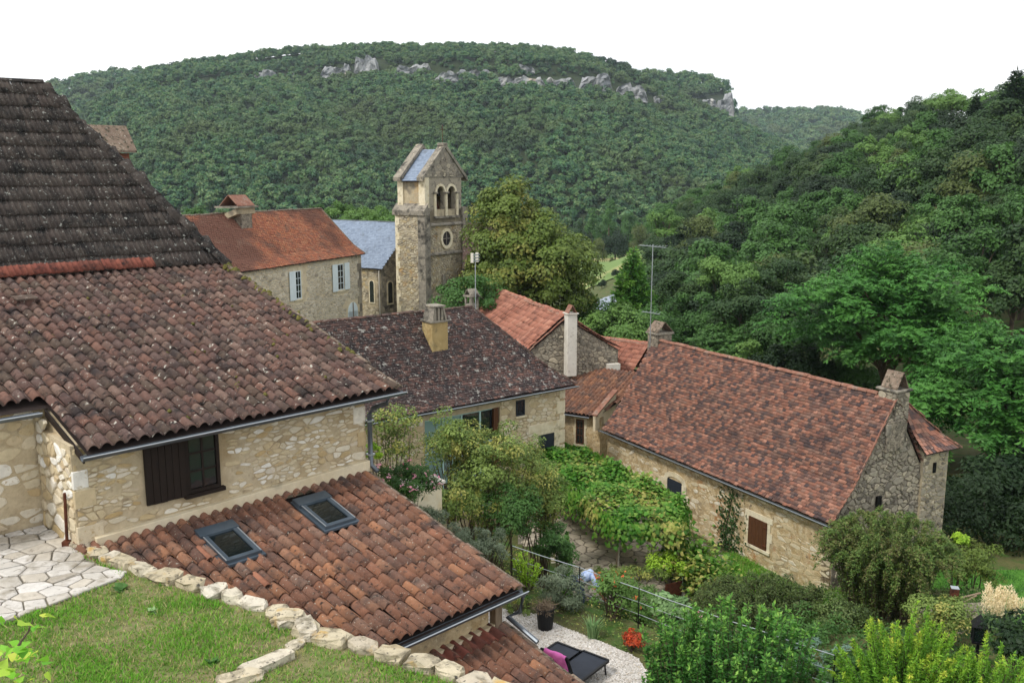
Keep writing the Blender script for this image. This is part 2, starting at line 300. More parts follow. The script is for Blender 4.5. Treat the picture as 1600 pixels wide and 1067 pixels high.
def lay_tiles(parent, name, origin, xd, prof, width, expo, keep, base, mats, maxobj=300, jit=1.0, seed=1, rowoff=0, outd=None, sag=.035):
    """prof: list of (back, up) from the eave; outd: horizontal direction pointing up the slope"""
    r = np.random.default_rng(seed); origin = np.array(origin, float); pts = [np.array(p, float) for p in prof]
    segs = [np.linalg.norm(pts[i + 1] - pts[i]) for i in range(len(pts) - 1)]; tot = sum(segs)
    Ms, As = [], []
    nrow = int(tot / expo + .5)
    for row in range(nrow):
        s = row * expo; acc = 0; i = 0
        while i < len(segs) - 1 and s > acc + segs[i]: acc += segs[i]; i += 1
        t = (s - acc) / segs[i]; p2 = pts[i] * (1 - t) + pts[i + 1] * t; d2 = (pts[i + 1] - pts[i]) / segs[i]
        ud = outd * d2[0] + Zv * d2[1]; ud /= np.linalg.norm(ud); nn = np.cross(xd, ud); nn *= np.sign(nn[2])
        a0, a1 = keep(s, tot)
        off = rowoff * (row % 2) * width
        k0, k1 = math.floor(a0 / width), math.ceil(a1 / width)
        for k in range(k0, k1):
            a = (k + .5) * width + off
            if a < a0 - .02 or a > a1 + .02: continue
            P = origin + xd * (a + r.normal(0, .004 * jit)) + outd * p2[0] + Zv * p2[1] + nn * (.01 + r.normal(0, .003 * jit) + sag * (.5 + .25 * math.sin(a * .8 + seed) + .25 * math.sin(a * 1.9 + s * 1.3 + seed * 2))) + ud * r.normal(0, .008 * jit)
            e1 = r.normal(0, .018 * jit); e2 = r.normal(0, .015 * jit)
            x2 = xd + ud * e1 + nn * e2; x2 /= np.linalg.norm(x2); n2 = np.cross(x2, ud) ; n2 /= np.linalg.norm(n2); n2 *= np.sign(n2[2]); u2 = np.cross(n2, x2)
            if u2 @ ud < 0: u2 = -u2
            Ms.append(np.stack([x2, u2, n2, P], 1)); As.append(r.random())
    Ms = np.array(Ms); As = np.array(As)
    k = inview(Ms[:, :, 3]); Ms, As = Ms[k], As[k]
    order = np.argsort(np.linalg.norm(Ms[:, :, 3], axis=1)); Ms, As = Ms[order], As[order]
    V0, F0 = base
    if maxobj:
        me = mesh_np(name, V0, F0, mats[0])
        for M in Ms[:maxobj]:
            obj(name, me, parent, Matrix([list(M[0]), list(M[1]), list(M[2]), [0, 0, 0, 1]]))
        Ms, As = Ms[maxobj:], As[maxobj:]
    if len(Ms):
        V = np.einsum('nij,kj->nki', Ms[:, :, :3], V0) + Ms[:, None, :, 3]
        Fq = F0[None] + (np.arange(len(Ms)) * len(V0))[:, None, None]
        o = obj(name + '_field', mesh_np(name + '_field', V.reshape(-1, 3), Fq.reshape(-1, 4), mats[1] if isinstance(mats, tuple) else mats, np.repeat(As, len(F0))), parent)
        o['kind'] = 'stuff'
def cap_line(parent, name, p0, p1, m, r=.11, step=.36, seed=3):
    """overlapping half round cap tiles joined along a ridge, hip or verge, each its own piece"""
    p0, p1 = np.array(p0, float), np.array(p1, float); d = p1 - p0; Ln = np.linalg.norm(d); d /= Ln; n = max(1, int(Ln / step)); g = np.random.default_rng(seed)
    x = np.cross(d, Zv); x /= np.linalg.norm(x); y = np.cross(x, d)
    th = np.linspace(0, math.pi, 6); V = []; 
    for q, (yy, rr) in enumerate(((0, r * 1.08), (step * 1.12, r * .93))):
        for t in th: V.append((rr * math.cos(t), yy, rr * math.sin(t) * .75))
    for t in th: V.append((r * .85 * math.cos(t), 0, r * .85 * math.sin(t) * .6))
    Fq = [(i, i + 1, 7 + i, 6 + i) for i in range(5)] + [(12 + i, 13 + i, i + 1, i) for i in range(5)]
    me = mesh_np(name, V, Fq, m, smooth=False)
    for i in range(n):
        P = p0 + d * (Ln * i / n) + g.normal(0, .012, 3)
        obj(name, me, parent, Matrix([[x[j], d[j], y[j], P[j]] for j in range(3)] + [[0, 0, 0, 1]]))
# ------------------------------------------------------------------ stones
def clip(poly, p, n):
    out = []; N_ = len(poly)
    for i in range(N_):
        A, B = poly[i], poly[(i + 1) % N_]; da = (A - p) @ n; db = (B - p) @ n
        if da <= 0: out.append(A)
        if da * db < 0: out.append(A + (B - A) * (da / (da - db)))
    return out
def voronoi(seeds, bounds, asp=1.0):
    S = np.array(seeds, float).copy(); S[:, 0] /= asp; x0, x1, y0, y1 = bounds; x0, x1 = x0 / asp, x1 / asp; cells = []
    for i, s in enumerate(S):
        poly = [np.array(q) for q in ((x0, y0), (x1, y0), (x1, y1), (x0, y1))]
        d = np.linalg.norm(S - s, axis=1); 
        for j in np.argsort(d)[1:26]:
            if not poly: break
            poly = clip(poly, (s + S[j]) / 2, S[j] - s)
        cells.append([np.array((q[0] * asp, q[1])) for q in poly])
    return cells
def shrink(poly, g, cf=.22):
    if len(poly) < 3: return None
    c = np.mean(poly, 0); out = []
    Pn = len(poly); P = poly
    pl = [q for q in P]
    for i in range(Pn):
        A, B = P[i], P[(i + 1) % Pn]; e = B - A; L_ = np.linalg.norm(e)
        if L_ < 1e-4: continue
        n = np.array([e[1], -e[0]]) / L_
        if (A - c) @ n < 0: n = -n
        pl = clip(pl, A - n * g, n)
        if len(pl) < 3: return None
    # chamfer corners
    for i in range(len(pl)):
        A, B, C = pl[i - 1], pl[i], pl[(i + 1) % len(pl)]
        out += [B + (A - B) * cf, B + (C - B) * cf]
    ar = .5 * abs(sum(out[i][0] * out[(i + 1) % len(out)][1] - out[(i + 1) % len(out)][0] * out[i][1] for i in range(len(out))))
    return (out, ar) if ar > .0008 else None
def poisson(n, x0, x1, y0, y1, asp, g, it=3):
    S = np.stack([g.uniform(x0, x1, n), g.uniform(y0, y1, n)], 1)
    for _ in range(it):      # push apart
        D = S[:, None] - S[None]; D[..., 0] /= asp; d = np.linalg.norm(D, axis=2) + np.eye(n) * 9
        r0 = math.sqrt((x1 - x0) / asp * (y1 - y0) / n) * .95
        f = np.clip(r0 - d, 0, None) / r0
        mv = (D / d[..., None] * f[..., None]).sum(1) * r0 * .35; mv[:, 0] *= asp; S += mv
        S[:, 0] = np.clip(S[:, 0], x0, x1); S[:, 1] = np.clip(S[:, 1], y0, y1)
    return S
def stone_mesh(poly, P, nrm, h, g):
    """poly 2D, P(a,c)->3D, extrude along nrm"""
    k = len(poly); c = np.mean(poly, 0); base = [P(*q) - nrm * .02 for q in poly]; rim = [P(*q) + nrm * h * .6 for q in poly]
    top = [P(*(c + (q - c) * .86)) + nrm * (h + g.normal(0, h * .15)) for q in poly]
    return base + rim + top, [(i, (i + 1) % k, k + (i + 1) % k, k + i) for i in range(k)] + [(k + i, k + (i + 1) % k, 2 * k + (i + 1) % k, 2 * k + i) for i in range(k)] + [tuple(range(2 * k, 3 * k))]
def stones(parent, name, P, nrm, bounds, n, mats, asp=1.6, gap=.012, h=.02, hole=None, seed=5, maxobj=300, keep=1.0):
    g = np.random.default_rng(seed); S = poisson(n, *bounds, asp, g) if n < 700 else np.stack([g.uniform(bounds[0], bounds[1], n), g.uniform(bounds[2], bounds[3], n)], 1)
    cells = []
    for poly in voronoi(S, bounds, asp):
        sh = shrink(poly, gap * g.uniform(.6, 2.2))
        if sh is None: continue
        c = np.mean(sh[0], 0)
        if hole and any(hole(*q) for q in list(sh[0]) + [c]): continue
        if g.random() > keep: continue
        cells.append((np.linalg.norm(P(*c)), sh[0]))
    cells.sort(key=lambda q: q[0]); mass = MB(); mt = []
    for i, (_, poly) in enumerate(cells):
        V, Fq = stone_mesh(poly, P, nrm, h * g.uniform(.6, 1.3), g)
        if i < maxobj:
            me = bpy.data.meshes.new(name); me.from_pydata([tuple(map(float, v)) for v in V], [], Fq); me.materials.append(mats[0]); me.update(); obj(name, me, parent)
        else: mass.add(V, Fq); mt += [g.random()] * len(Fq)
    if mt:
        me = bpy.data.meshes.new(name + '_field'); me.from_pydata(mass.V, [], mass.F); me.materials.append(mats[1])
        a_ = me.attributes.new('tint', 'FLOAT', 'FACE'); a_.data.foreach_set('value', np.array(mt, np.float32)); me.update(); obj(name + '_field', me, parent)['kind'] = 'stuff'
# ------------------------------------------------------------------ foliage
def unit(v): return v / (np.linalg.norm(v, axis=-1, keepdims=True) + 1e-9)
def leaves(P, N, size, g, asp=.55, droop=.0, fold=.25, along=None):
    """rhombic folded leaves at P with normals N -> V, F"""
    n = len(P); N = unit(N); t = g.normal(size=(n, 3)) if along is None else along + g.normal(0, .35, (n, 3))
    T = unit(t - (t * N).sum(1, keepdims=True) * N); T = unit(T - Zv * droop); B = unit(np.cross(N, T)); s = (size * g.uniform(.65, 1.3, n))[:, None]
    V = np.stack([P, P + T * s * .5 + B * s * asp * .5 - N * s * fold * .3, P + T * s, P + T * s * .5 - B * s * asp * .5 - N * s * fold * .3], 1)
    return V.reshape(-1, 3), np.arange(4 * n).reshape(-1, 4)
def sph(n, g): return unit(g.normal(size=(n, 3)))
def crown_pts(g, c, rad, K, n, rc, low=-.35, fill=.35):
    """clumped crown: centre c, radii rad; K clumps of radius rc; returns points, normals, clump ids"""
    d = sph(K * 3, g); d = d[d[:, 2] > low][:K]; K = len(d)
    f = np.where(g.random(K) < fill, g.uniform(.25, .7, K), g.uniform(.72, .95, K))
    C = c + d * np.array(rad) * f[:, None]; ids = g.integers(0, K, n); o = sph(n, g); o[:, 2] = np.abs(o[:, 2]) * g.choice([1, 1, 1, -1], n) 
    rr = rc * (.6 + .8 * g.random(K))[ids] * g.uniform(.45, 1.05, n) ** .6
    P = C[ids] + o * rr[:, None] * np.array([1, 1, .75]); Nn = o * .9 + d[ids] * .5 + Zv * .45 + g.normal(0, .45, (n, 3))
    return P, Nn, ids, C
def tint_of(ids, g, s=.3): return np.clip(g.random(ids.max() + 1)[ids] * (1 - s) + g.random(len(ids)) * s, 0, 1)
def crown_mesh(name, g, c, rad, K, n, rc, size, m, **k):
    asp = k.pop('asp', .6); droop = k.pop('droop', 0)
    P, Nn, ids, C = crown_pts(g, np.array(c, float), rad, K, n, rc, **k); V, Fq = leaves(P, Nn, size, g, asp, droop)
    return mesh_np(name, V, Fq, m, tint_of(ids, g)), C
def trunk_mb(g, base, top, r, C, nl=9):
    mb = MB(); base, top = np.array(base, float), np.array(top, float); mid = (base + top) / 2 + g.normal(0, .03, 3) * np.linalg.norm(top - base)
    mb.tube([base - Zv * .3, base + (mid - base) * .5, mid, top], [r * 1.35, r * 1.05, r * .85, r * .5], 8)
    for i in g.choice(len(C), min(nl, len(C)), False):
        t = g.uniform(.45, .95); s = base + (top - base) * t; e = C[i]; m_ = (s + e) / 2 + Zv * np.linalg.norm(e - s) * .08 + g.normal(0, .05, 3) * np.linalg.norm(e - s)
        mb.tube([s, m_, e], [r * .42, r * .28, r * .1], 5)
    return mb
# ================================================================== TERRAIN
def sm(x, a, b):
    t = np.clip((np.asarray(x, float) - a) / (b - a), 0, 1); return t * t * (3 - 2 * t)
def gz(X, Y):
    X = np.asarray(X, float); Y = np.asarray(Y, float)
    b = np.interp(Y, [0, 42, 60, 180, 300, 420, 2600], [-13.3, -13.3, -15.5, -24, -30, -32.5, -40])
    left = sm(-X, -1, 7) * sm(Y, 37, 46) * (1 - sm(Y, 85, 150)); b = b * (1 - left) + (-10.2) * left
    gl = sm(-X, -2.2, 1.5) * sm(Y, 18, 22) * (1 - sm(Y, 27, 31)); b = b * (1 - gl) + (-11.6) * gl
    gb = sm(X, 7.8, 9.6) * (1 - sm(Y, 25.8, 27.6)) * (1 - sm(X, 22, 30)); b = b * (1 - gb) + (-12.4) * gb
    x0 = 18 + np.clip(Y - 170, 0, 200) * .12
    hill = -22 + .435 * (X - x0); hill = np.minimum(hill, 8.5 + .04 * (X - 90))
    k = sm(Y, 46, 66) * (1 - sm(Y, 230, 330)); h2 = np.maximum(b, hill)
    return b * (1 - k) + h2 * k
xs = np.unique(np.concatenate([np.linspace(-900, -60, 20), np.linspace(-60, 140, 101), np.linspace(140, 1500, 24)]))
ys = np.unique(np.concatenate([np.linspace(-30, 60, 46), np.linspace(60, 340, 71), np.linspace(340, 2600, 24)]))
XX, YY = np.meshgrid(xs, ys); V = np.stack([XX, YY, gz(XX, YY)], -1).reshape(-1, 3); nx = len(xs)
Fq = np.array([(i * nx + j, i * nx + j + 1, (i + 1) * nx + j + 1, (i + 1) * nx + j) for i in range(len(ys) - 1) for j in range(nx - 1)])
struct(obj('ground', mesh_np('ground', V, Fq, m_ground, smooth=True)), 'earth and rough grass ground falling away to the valley')
def patch(name, poly, m, z=None, dz=.012, n=1):
    mb = MB(); mb.add([(x, y, (float(gz(x, y)) if z is None else z) + dz) for x, y in poly], [tuple(range(len(poly)))]); return mb.build(name, m)
def draped(name, x0, x1, y0, y1, m, dz, k=24):
    g = [[(x, y, float(gz(x, y)) + dz) for x in np.linspace(x0, x1, k)] for y in np.linspace(y0, y1, k)]
    return struct(MB().sheet(g).build(name, m, smooth=True))
draped('meadow', -20, 90, 200, 405, m_meadow, .25, 40)['label'] = 'pale green meadow on the valley floor beyond the village'
g_ = [[(x + (y - 165) * .1, y, float(gz(x, y)) + .35) for x in (15.5, 17.2, 19)] for y in np.linspace(150, 205, 8)]
struct(MB().sheet(g_).build('road', m_road), 'pale grey lane seen beside the big round tree')
draped('grass_slope', 6.3, 10.4, 22.5, 31.0, m_turf, .03)
draped('grass_bank', 13.5, 24, 22, 29.5, m_turf, .04)
# ---- scatter by geometry nodes (only for uncountable woods)
def scatter(name, pts, sc_, meshes, g):
    me = bpy.data.meshes.new(name); me.vertices.add(len(pts)); me.vertices.foreach_set('co', np.asarray(pts, np.float32).ravel())
    for nm, ty, val in (('sc', 'FLOAT', sc_), ('rz', 'FLOAT', g.uniform(0, 6.28, len(pts))), ('vi', 'INT', g.integers(0, len(meshes), len(pts)))):
        a = me.attributes.new(nm, ty, 'POINT'); a.data.foreach_set('value', np.asarray(val, np.int32 if ty == 'INT' else np.float32))
    c = bpy.data.collections.new(name + '_kinds')
    for m in meshes: c.objects.link(bpy.data.objects.new(m.name, m))
    ng = bpy.data.node_groups.new(name, 'GeometryNodeTree'); ng.interface.new_socket('Geometry', in_out='INPUT', socket_type='NodeSocketGeometry'); ng.interface.new_socket('Geometry', in_out='OUTPUT', socket_type='NodeSocketGeometry')
    N = ng.nodes.new; K = ng.links.new; gi, go, ip, ci = N('NodeGroupInput'), N('NodeGroupOutput'), N('GeometryNodeInstanceOnPoints'), N('GeometryNodeCollectionInfo')
    ci.inputs[0].default_value = c; ci.inputs['Separate Children'].default_value = True; ci.inputs['Reset Children'].default_value = True
    def na(nm, ty):
        n = N('GeometryNodeInputNamedAttribute'); n.data_type = ty; n.inputs[0].default_value = nm; return n.outputs[0]
    cx = N('ShaderNodeCombineXYZ'); K(na('rz', 'FLOAT'), cx.inputs[2]); er = N('FunctionNodeEulerToRotation'); K(cx.outputs[0], er.inputs[0])
    K(gi.outputs[0], ip.inputs['Points']); K(ci.outputs[0], ip.inputs['Instance']); ip.inputs['Pick Instance'].default_value = True
    K(na('vi', 'INT'), ip.inputs['Instance Index']); K(er.outputs[0], ip.inputs['Rotation']); K(na('sc', 'FLOAT'), ip.inputs['Scale']); K(ip.outputs[0], go.inputs[0])
    o = obj(name, me); md = o.modifiers.new('scatter', 'NODES'); md.node_group = ng; o['kind'] = 'stuff'; return o
gF = np.random.default_rng(11); FARS = []
for i in range(5):
    m_, C_ = crown_mesh('far_crown', gF, (0, 0, 3.9), (2.5 + .35 * (i % 2), 2.9, 2.5 + .55 * (i % 3)), 14, 460, 1.35, 1.05, lf_far, low=-.2, fill=.3, asp=.8); FARS.append(m_)
# ---- hills
def hill(name, label, sky_, Y0, Y1, z0, cliffs=(), x0=-120, x1=1720, step=0., drop=14, dens=3.5, flabel='', bow=0.75):
    """sky_: photograph skyline of the crest; the slope climbs from Y0 to Y1"""
    g = np.random.default_rng(len(name)); sx, sy = np.array(sky_, float).T
    def surf(x, t):
        yc = np.interp(x, sx, sy) + drop; zc = np.tan(np.arctan((533.5 - yc) / F_PX) - PITCH) * Y1
        Yv = Y0 + (Y1 - Y0) * t + 18 * np.sin(x * .011 + t * 3) * (t > .02) * (t < .97)
        p = t ** bow * (1 - step) + step * sm(t, .80, .83) if step else t ** bow
        z = z0 + (zc - z0) * np.clip(p, 0, 1) + 2.5 * np.sin(x * .035 + t * 9) * t * (1 - t) * 4
        return np.stack([(x - 800) / F_PX * Yv / math.cos(PITCH) , Yv, z], -1)
    cx_ = np.linspace(x0, x1, 110); ct = np.concatenate([np.linspace(0, .78, 30), np.linspace(.795, .84, 6), np.linspace(.86, 1, 8)])
    A, B = np.meshgrid(cx_, ct); V = surf(A, B); k = len(cx_); V = np.concatenate([V, V[-1:] + np.array([0, 160., 4.])], 0)
    nr = V.shape[0]; Fq = np.array([(i * k + j, i * k + j + 1, (i + 1) * k + j + 1, (i + 1) * k + j) for i in range(nr - 1) for j in range(k - 1)])
    struct(obj('hill', mesh_np(name, V.reshape(-1, 3), Fq, m_forestfloor, smooth=True)), label)
    pts = []; Yd = np.arange(Y0, Y1 + 30, dens)
    for Yr in Yd:
        t = (Yr - Y0) / (Y1 - Y0); wd = (x1 - x0) / F_PX * Yr; n = int(wd / dens)
        xx = x0 + (np.arange(n) + g.uniform(-.8, .8, n)) * (x1 - x0) / n; tt = np.clip(t + g.uniform(-.95, .95, n) * dens / (Y1 - Y0), 0, 1.0)
        pts.append(surf(xx, tt))
    pts = np.concatenate(pts); q = px(pts); keep = np.ones(len(pts), bool)
    for (a, b, ta, tb) in cliffs: keep &= ~((q[:, 0] > a - 2) & (q[:, 0] < b + 2) & (q[:, 1] > ta + 7) & (q[:, 1] < tb + 1))
    pts = pts[keep]; o = scatter('wood', pts - np.array([0, 0, .4]), (.6 + 1.15 * g.random(len(pts)) ** 2.4) * dens / 5.4, FARS, g); o['label'] = flabel
    for i, (a, b, ta, tb) in enumerate(cliffs):     # bare rock bands
        xm = (a + b) / 2; tt = np.linspace(.3, 1, 400); yy = px(surf(np.full(400, xm), tt))[:, 1]; j = int(np.argmin(np.abs(yy - tb))); c = surf(np.array([xm]), tt[j:j + 1])[0]
        sc_ = c[1] / F_PX; wid = (b - a) * sc_; hg = (tb - ta) * sc_ * 1.05; nw, nh = max(4, int(wid / 1.6)), max(4, int(hg / 1.5)); gr = []
        ph = g.uniform(0, 6, 8); nb_ = max(3, int(wid / 4)); bh_ = g.uniform(.62, 1.0, nb_ + 1); bd_ = g.normal(0, 1.6, nb_ + 1)
        for r_ in range(nh + 4):
            row = []
            for c_ in range(nw + 1):
                s_ = c_ / nw; X_ = c[0] + (s_ - .5) * wid; env = min(1, 7 * min(s_, 1 - s_) + .3)
                bi = min(nb_, int(s_ * nb_ + .35 * math.sin(r_ * 1.1 + ph[0]) + .001)); jag = bh_[bi] + g.normal(0, .03)
                h_ = min(r_, nh) / nh * hg * env * jag; back = max(0, r_ - nh) * 5.
                rough = bd_[bi] + 1.0 * (math.sin(h_ * .9 + ph[5] + bi) > .55) + .6 * math.sin(X_ * .9 + ph[3]) + g.normal(0, .5)
                row.append((X_, c[1] - 4 + rough + h_ * .12 + back, c[2] - 2 + h_ + (0 if r_ <= nh else -.2)))
            gr.append(row)
        struct(MB().sheet(gr).build('cliff', m_rock), 'pale limestone cliff band in the wooded hillside')
hill('main', 'long wooded hill closing the valley', [(-200, 330), (0, 262), (100, 205), (180, 155), (240, 118), (270, 101), (370, 86), (480, 71), (600, 66), (700, 68), (800, 67), (880, 75), (960, 95), (1000, 116), (1060, 148), (1128, 180), (1200, 215), (1260, 245), (1400, 300), (1800, 330)], 405, 760, -32,
     [(416, 450, 108, 123), (464, 480, 112, 122), (516, 566, 98, 122), (566, 602, 86, 122), (626, 684, 98, 115), (684, 776, 106, 126), (772, 850, 114, 137), (806, 834, 98, 112), (846, 896, 114, 142), (898, 950, 114, 147), (952, 1002, 128, 157), (1010, 1028, 146, 160)], step=.05,
     flabel='dense dark green oak wood covering the long hill under the cliffs')
hill('spur', 'wooded spur ending in a white cliff', [(700, 100), (980, 117), (1040, 114), (1090, 122), (1121, 134), (1128, 152), (1134, 196), (1200, 225), (1300, 260), (1800, 330)], 650, 930, -10,
     [(1076, 1106, 148, 172), (1108, 1131, 142, 182)], x0=880, x1=1500, drop=10, dens=5, flabel='wood on the far spur above the white cliff end')
hill('ridge', 'low wooded ridge on the horizon', [(900, 182), (1140, 179), (1250, 178), (1300, 181), (1335, 190), (1400, 214), (1600, 262), (1800, 300)], 1000, 1500, -30, x0=1040, x1=1750, drop=5, dens=9, flabel='blue green wood on the lowest horizon ridge')
hill('shoulder', 'wooded hill shoulder at the left', [(-300, 190), (85, 148), (150, 131), (235, 118), (420, 120), (500, 200)], 760, 1050, 0, x0=-150, x1=520, drop=6, dens=7, flabel='wood on the hill shoulder behind the black tiled roof')
# ---- trees as individuals
def make_kind(name, g, h, rad, cz, K, n, rc, size, m, tr=.22, **k):
    cm, C = crown_mesh(name + '_crown', g, (0, 0, cz), rad, K, n, rc, size, m, **k)
    mb = trunk_mb(g, (0, 0, 0), (0, 0, cz + rad[2] * .3), tr, C); V = np.array(mb.V)
    tm = bpy.data.meshes.new(name + '_trunk'); tm.from_pydata(mb.V, [], mb.F); tm.materials.append(m_bark); tm.update()
    return tm, cm
def put_tree(kind, name, label, loc, s=1.0, rz=0., group=None, sz=None, cat='tree'):
    loc = [float(x) for x in loc]; mw = Matrix.Translation(loc) @ Matrix.Rotation(rz, 4, 'Z') @ Matrix.Diagonal((s, s, sz or s, 1))
    o = bpy.data.objects.new(name, None); o.empty_display_size = .3; place(o, None, mw); tag(o, label, cat, group)
    for nm, me in (('trunk', kind[0]), ('crown', kind[1])):
        c = bpy.data.objects.new(nm, me); col.objects.link(c); c.parent = o; WM[c.name] = mw
    return o
gT = np.random.default_rng(23)
KT = {
 'oak': [make_kind('oak', gT, 9, (3.3, 3.3, 3.4), 5.6, 26, 6400, 1.2, .35, lf_oak) for _ in range(2)],
 'mid': [make_kind('mid', gT, 9, (3.1, 3.1, 3.8), 5.8, 26, 6400, 1.15, .35, lf_mid) for _ in range(2)],
 'lite': [make_kind('lite', gT, 9, (2.8, 2.8, 3.9), 5.8, 24, 5600, 1.1, .33, lf_lite) for _ in range(2)],
 'dark': [make_kind('dark', gT, 9, (3.4, 3.4, 3.2), 5.4, 26, 6400, 1.25, .35, lf_dark) for _ in range(2)],
 'turn': [make_kind('turn', gT, 9, (3.2, 3.2, 3.3), 5.4, 24, 5600, 1.2, .35, lf_turn)],
}
DESC = {'oak': 'dull green oak', 'mid': 'mid green tree', 'lite': 'light airy tree', 'dark': 'dark evergreen oak', 'turn': 'yellowing tree'}
cand = []; gP = np.random.default_rng(5)
Yr = 68.
while Yr < 245:
    sp = 4.2 + Yr * .016
    for X in np.arange(.163 * Yr + gP.uniform(0, sp), .60 * Yr + 8, sp):
        x = X + gP.uniform(-.35, .35) * sp; y = Yr + gP.uniform(-.4, .4) * sp; cand.append((x, y))
    Yr += sp * .95
wood_list = {}
cand.sort(key=lambda c: c[1]); buf = np.zeros((134, 200), bool); gi_, gj_ = np.mgrid[0:134, 0:200]; nfor = 0
for (x, y) in cand:
    s = gP.uniform(.8, 1.25); z = float(gz(x, y)); c = np.array([x, y, z + 5.4 * s]); q = px(c)[0]; rp = 3.3 * s / y * F_PX
    if q[0] - rp < 985 or q[0] - rp > 1640 or (q[0] - rp < 1045 and y < 95): continue
    disk = ((gj_ * 8 - q[0]) ** 2 + ((gi_ * 8 - q[1]) / 1.15) ** 2) < rp ** 2; new = disk & ~buf
    if new.sum() < max(2, .10 * disk.sum()) or nfor >= 285: continue
    buf |= ((gj_ * 8 - q[0]) ** 2 + ((gi_ * 8 - q[1]) / 1.15) ** 2) < (rp * .9) ** 2
    kd = gP.choice(['oak', 'mid', 'lite', 'dark', 'turn'], p=[.36, .28, .12, .17, .07]); kk = KT[kd]
    zone = 'near the skyline of the right hillside' if q[1] < 260 else ('high on the right hillside wood' if q[1] < 360 else ('half way down the right hillside wood' if q[1] < 440 else 'at the foot of the right hillside wood'))
    zone += '' if q[0] < 1290 else ', right part'
    o = put_tree(kk[gP.integers(len(kk))], 'woodland_tree', '', (x, y, z - .3), s, gP.uniform(0, 6.28), 'trees of the right hillside wood'); nfor += 1; wood_list.setdefault((kd, zone), []).append((q[0], o))
ORD = 'leftmost second third fourth fifth sixth seventh eighth ninth tenth eleventh twelfth thirteenth fourteenth fifteenth sixteenth seventeenth eighteenth nineteenth twentieth'.split()
for (kd, zone), ls in wood_list.items():
    ls.sort(key=lambda e: e[0])
    for i, (_, o) in enumerate(ls):
        pre = '' if len(ls) == 1 else (ORD[i] if i else 'leftmost') + (' from left, ' if i else ', '); o['label'] = pre + DESC[kd] + ' ' + zone
print('forest trees', nfor)
# conifers
def conifer_mesh(g, h, r, tiers, n_per, leafs, m, up=.25, name='conifer'):
    P, N_, ids, A_ = [], [], [], []; mb = MB(); mb.tube([(0, 0, -.3), (0, 0, h * .5), (0, 0, h)], [r * .06 + .05, r * .05, .015], 7); k = 0
    for i in range(tiers):
        f = i / tiers; z = h * (.06 + .92 * f); rr = r * (1 - f) ** .85 * g.uniform(.9, 1.08) + .08; nb = max(4, int(9 * (1 - f) + 4))
        for a in g.uniform(0, 6.28) + np.linspace(0, 2 * math.pi, nb, False) + g.normal(0, .12, nb):
            d = np.array([math.cos(a), math.sin(a), 0]); ln = rr * g.uniform(.8, 1.05); n = max(6, int(n_per * ln / r)); t = g.uniform(.1, 1, n)
            p = np.array([0, 0, z]) + d * ln * t[:, None] + Zv * (up * ln * t ** 1.6 - .12 * ln * t)[:, None]; side = np.array([-d[1], d[0], 0]) * (g.uniform(-1, 1, n) * .22 * ln * (1.1 - t))[:, None]
            P.append(p + side + g.normal(0, .03, (n, 3))); N_.append(np.tile(Zv, (n, 1)) + g.normal(0, .5, (n, 3))); ids.append(np.full(n, k)); A_.append(np.tile(d + Zv * up, (n, 1)) + side * 1.5); k += 1
            mb.tube([(0, 0, z), tuple(np.array([0, 0, z]) + d * ln * .9 + Zv * (up * ln * .6 - .1 * ln))], [.03, .01], 4)
    P, N_, ids, A_ = map(np.concatenate, (P, N_, ids, A_)); V, Fq = leaves(P, N_, leafs, g, .3, 0, .2, A_)
    tm = bpy.data.meshes.new(name + '_trunk'); tm.from_pydata(mb.V, [], mb.F); tm.materials.append(m_bark); tm.update()
    return tm, mesh_np(name + '_crown', V, Fq, m, tint_of(ids, g))
gC = np.random.default_rng(31)
kc = conifer_mesh(gC, 9, 3.2, 26, 190, .40, lf_con, .36); kfir = conifer_mesh(gC, 9, 2.5, 24, 110, .5, lf_dark, -.05, 'fir')
def base_at(x, ytop, Y, h): p = at(x, ytop, Y); return (p[0], p[1], p[2] - h)
p = at(990, 381, 61); put_tree(kc, 'conifer_tree', 'pointed green conifer with upswept layered branches behind the village roofs', (p[0], p[1], p[2] - 7.2), .70, sz=.8)
p = at(1590, 102, 135); put_tree(kfir, 'fir_tree', 'dark fir rising above the skyline at the top right corner', (p[0], p[1], p[2] - 15.3), 1.7)
p = at(1526, 146, 140); put_tree(kfir, 'fir_tree', 'small dark conifer tip on the right skyline, left of the tall fir', (p[0], p[1], p[2] - 9.9), 1.1)
kpop = make_kind('poplar', gC, 14, (1.6, 1.6, 6.4), 7.6, 34, 3000, 1.1, .45, lf_mid, low=-1)
kpop2 = make_kind('poplar', gC, 14, (1.5, 1.5, 6.0), 7.6, 34, 3000, 1.0, .45, lf_mid, low=-1)
for x, yt, Y, kd, lb in ((953, 308, 330, kpop, 'tall dark poplar in the meadow trees, the taller of two'), (926, 322, 345, kpop, 'tall dark poplar left of the taller poplar in the valley'), (1050, 428, 72, kpop2, 'slim dark green columnar tree beside the tall antenna mast'), (1171, 470, 62, kpop2, 'slim columnar tree standing among the trees above the long tiled roof')):
    p = at(x, yt, Y); s = 1.25 if Y > 300 else .42; put_tree(kd, 'columnar_tree', lb, (p[0], p[1], p[2] - 14 * s), s)
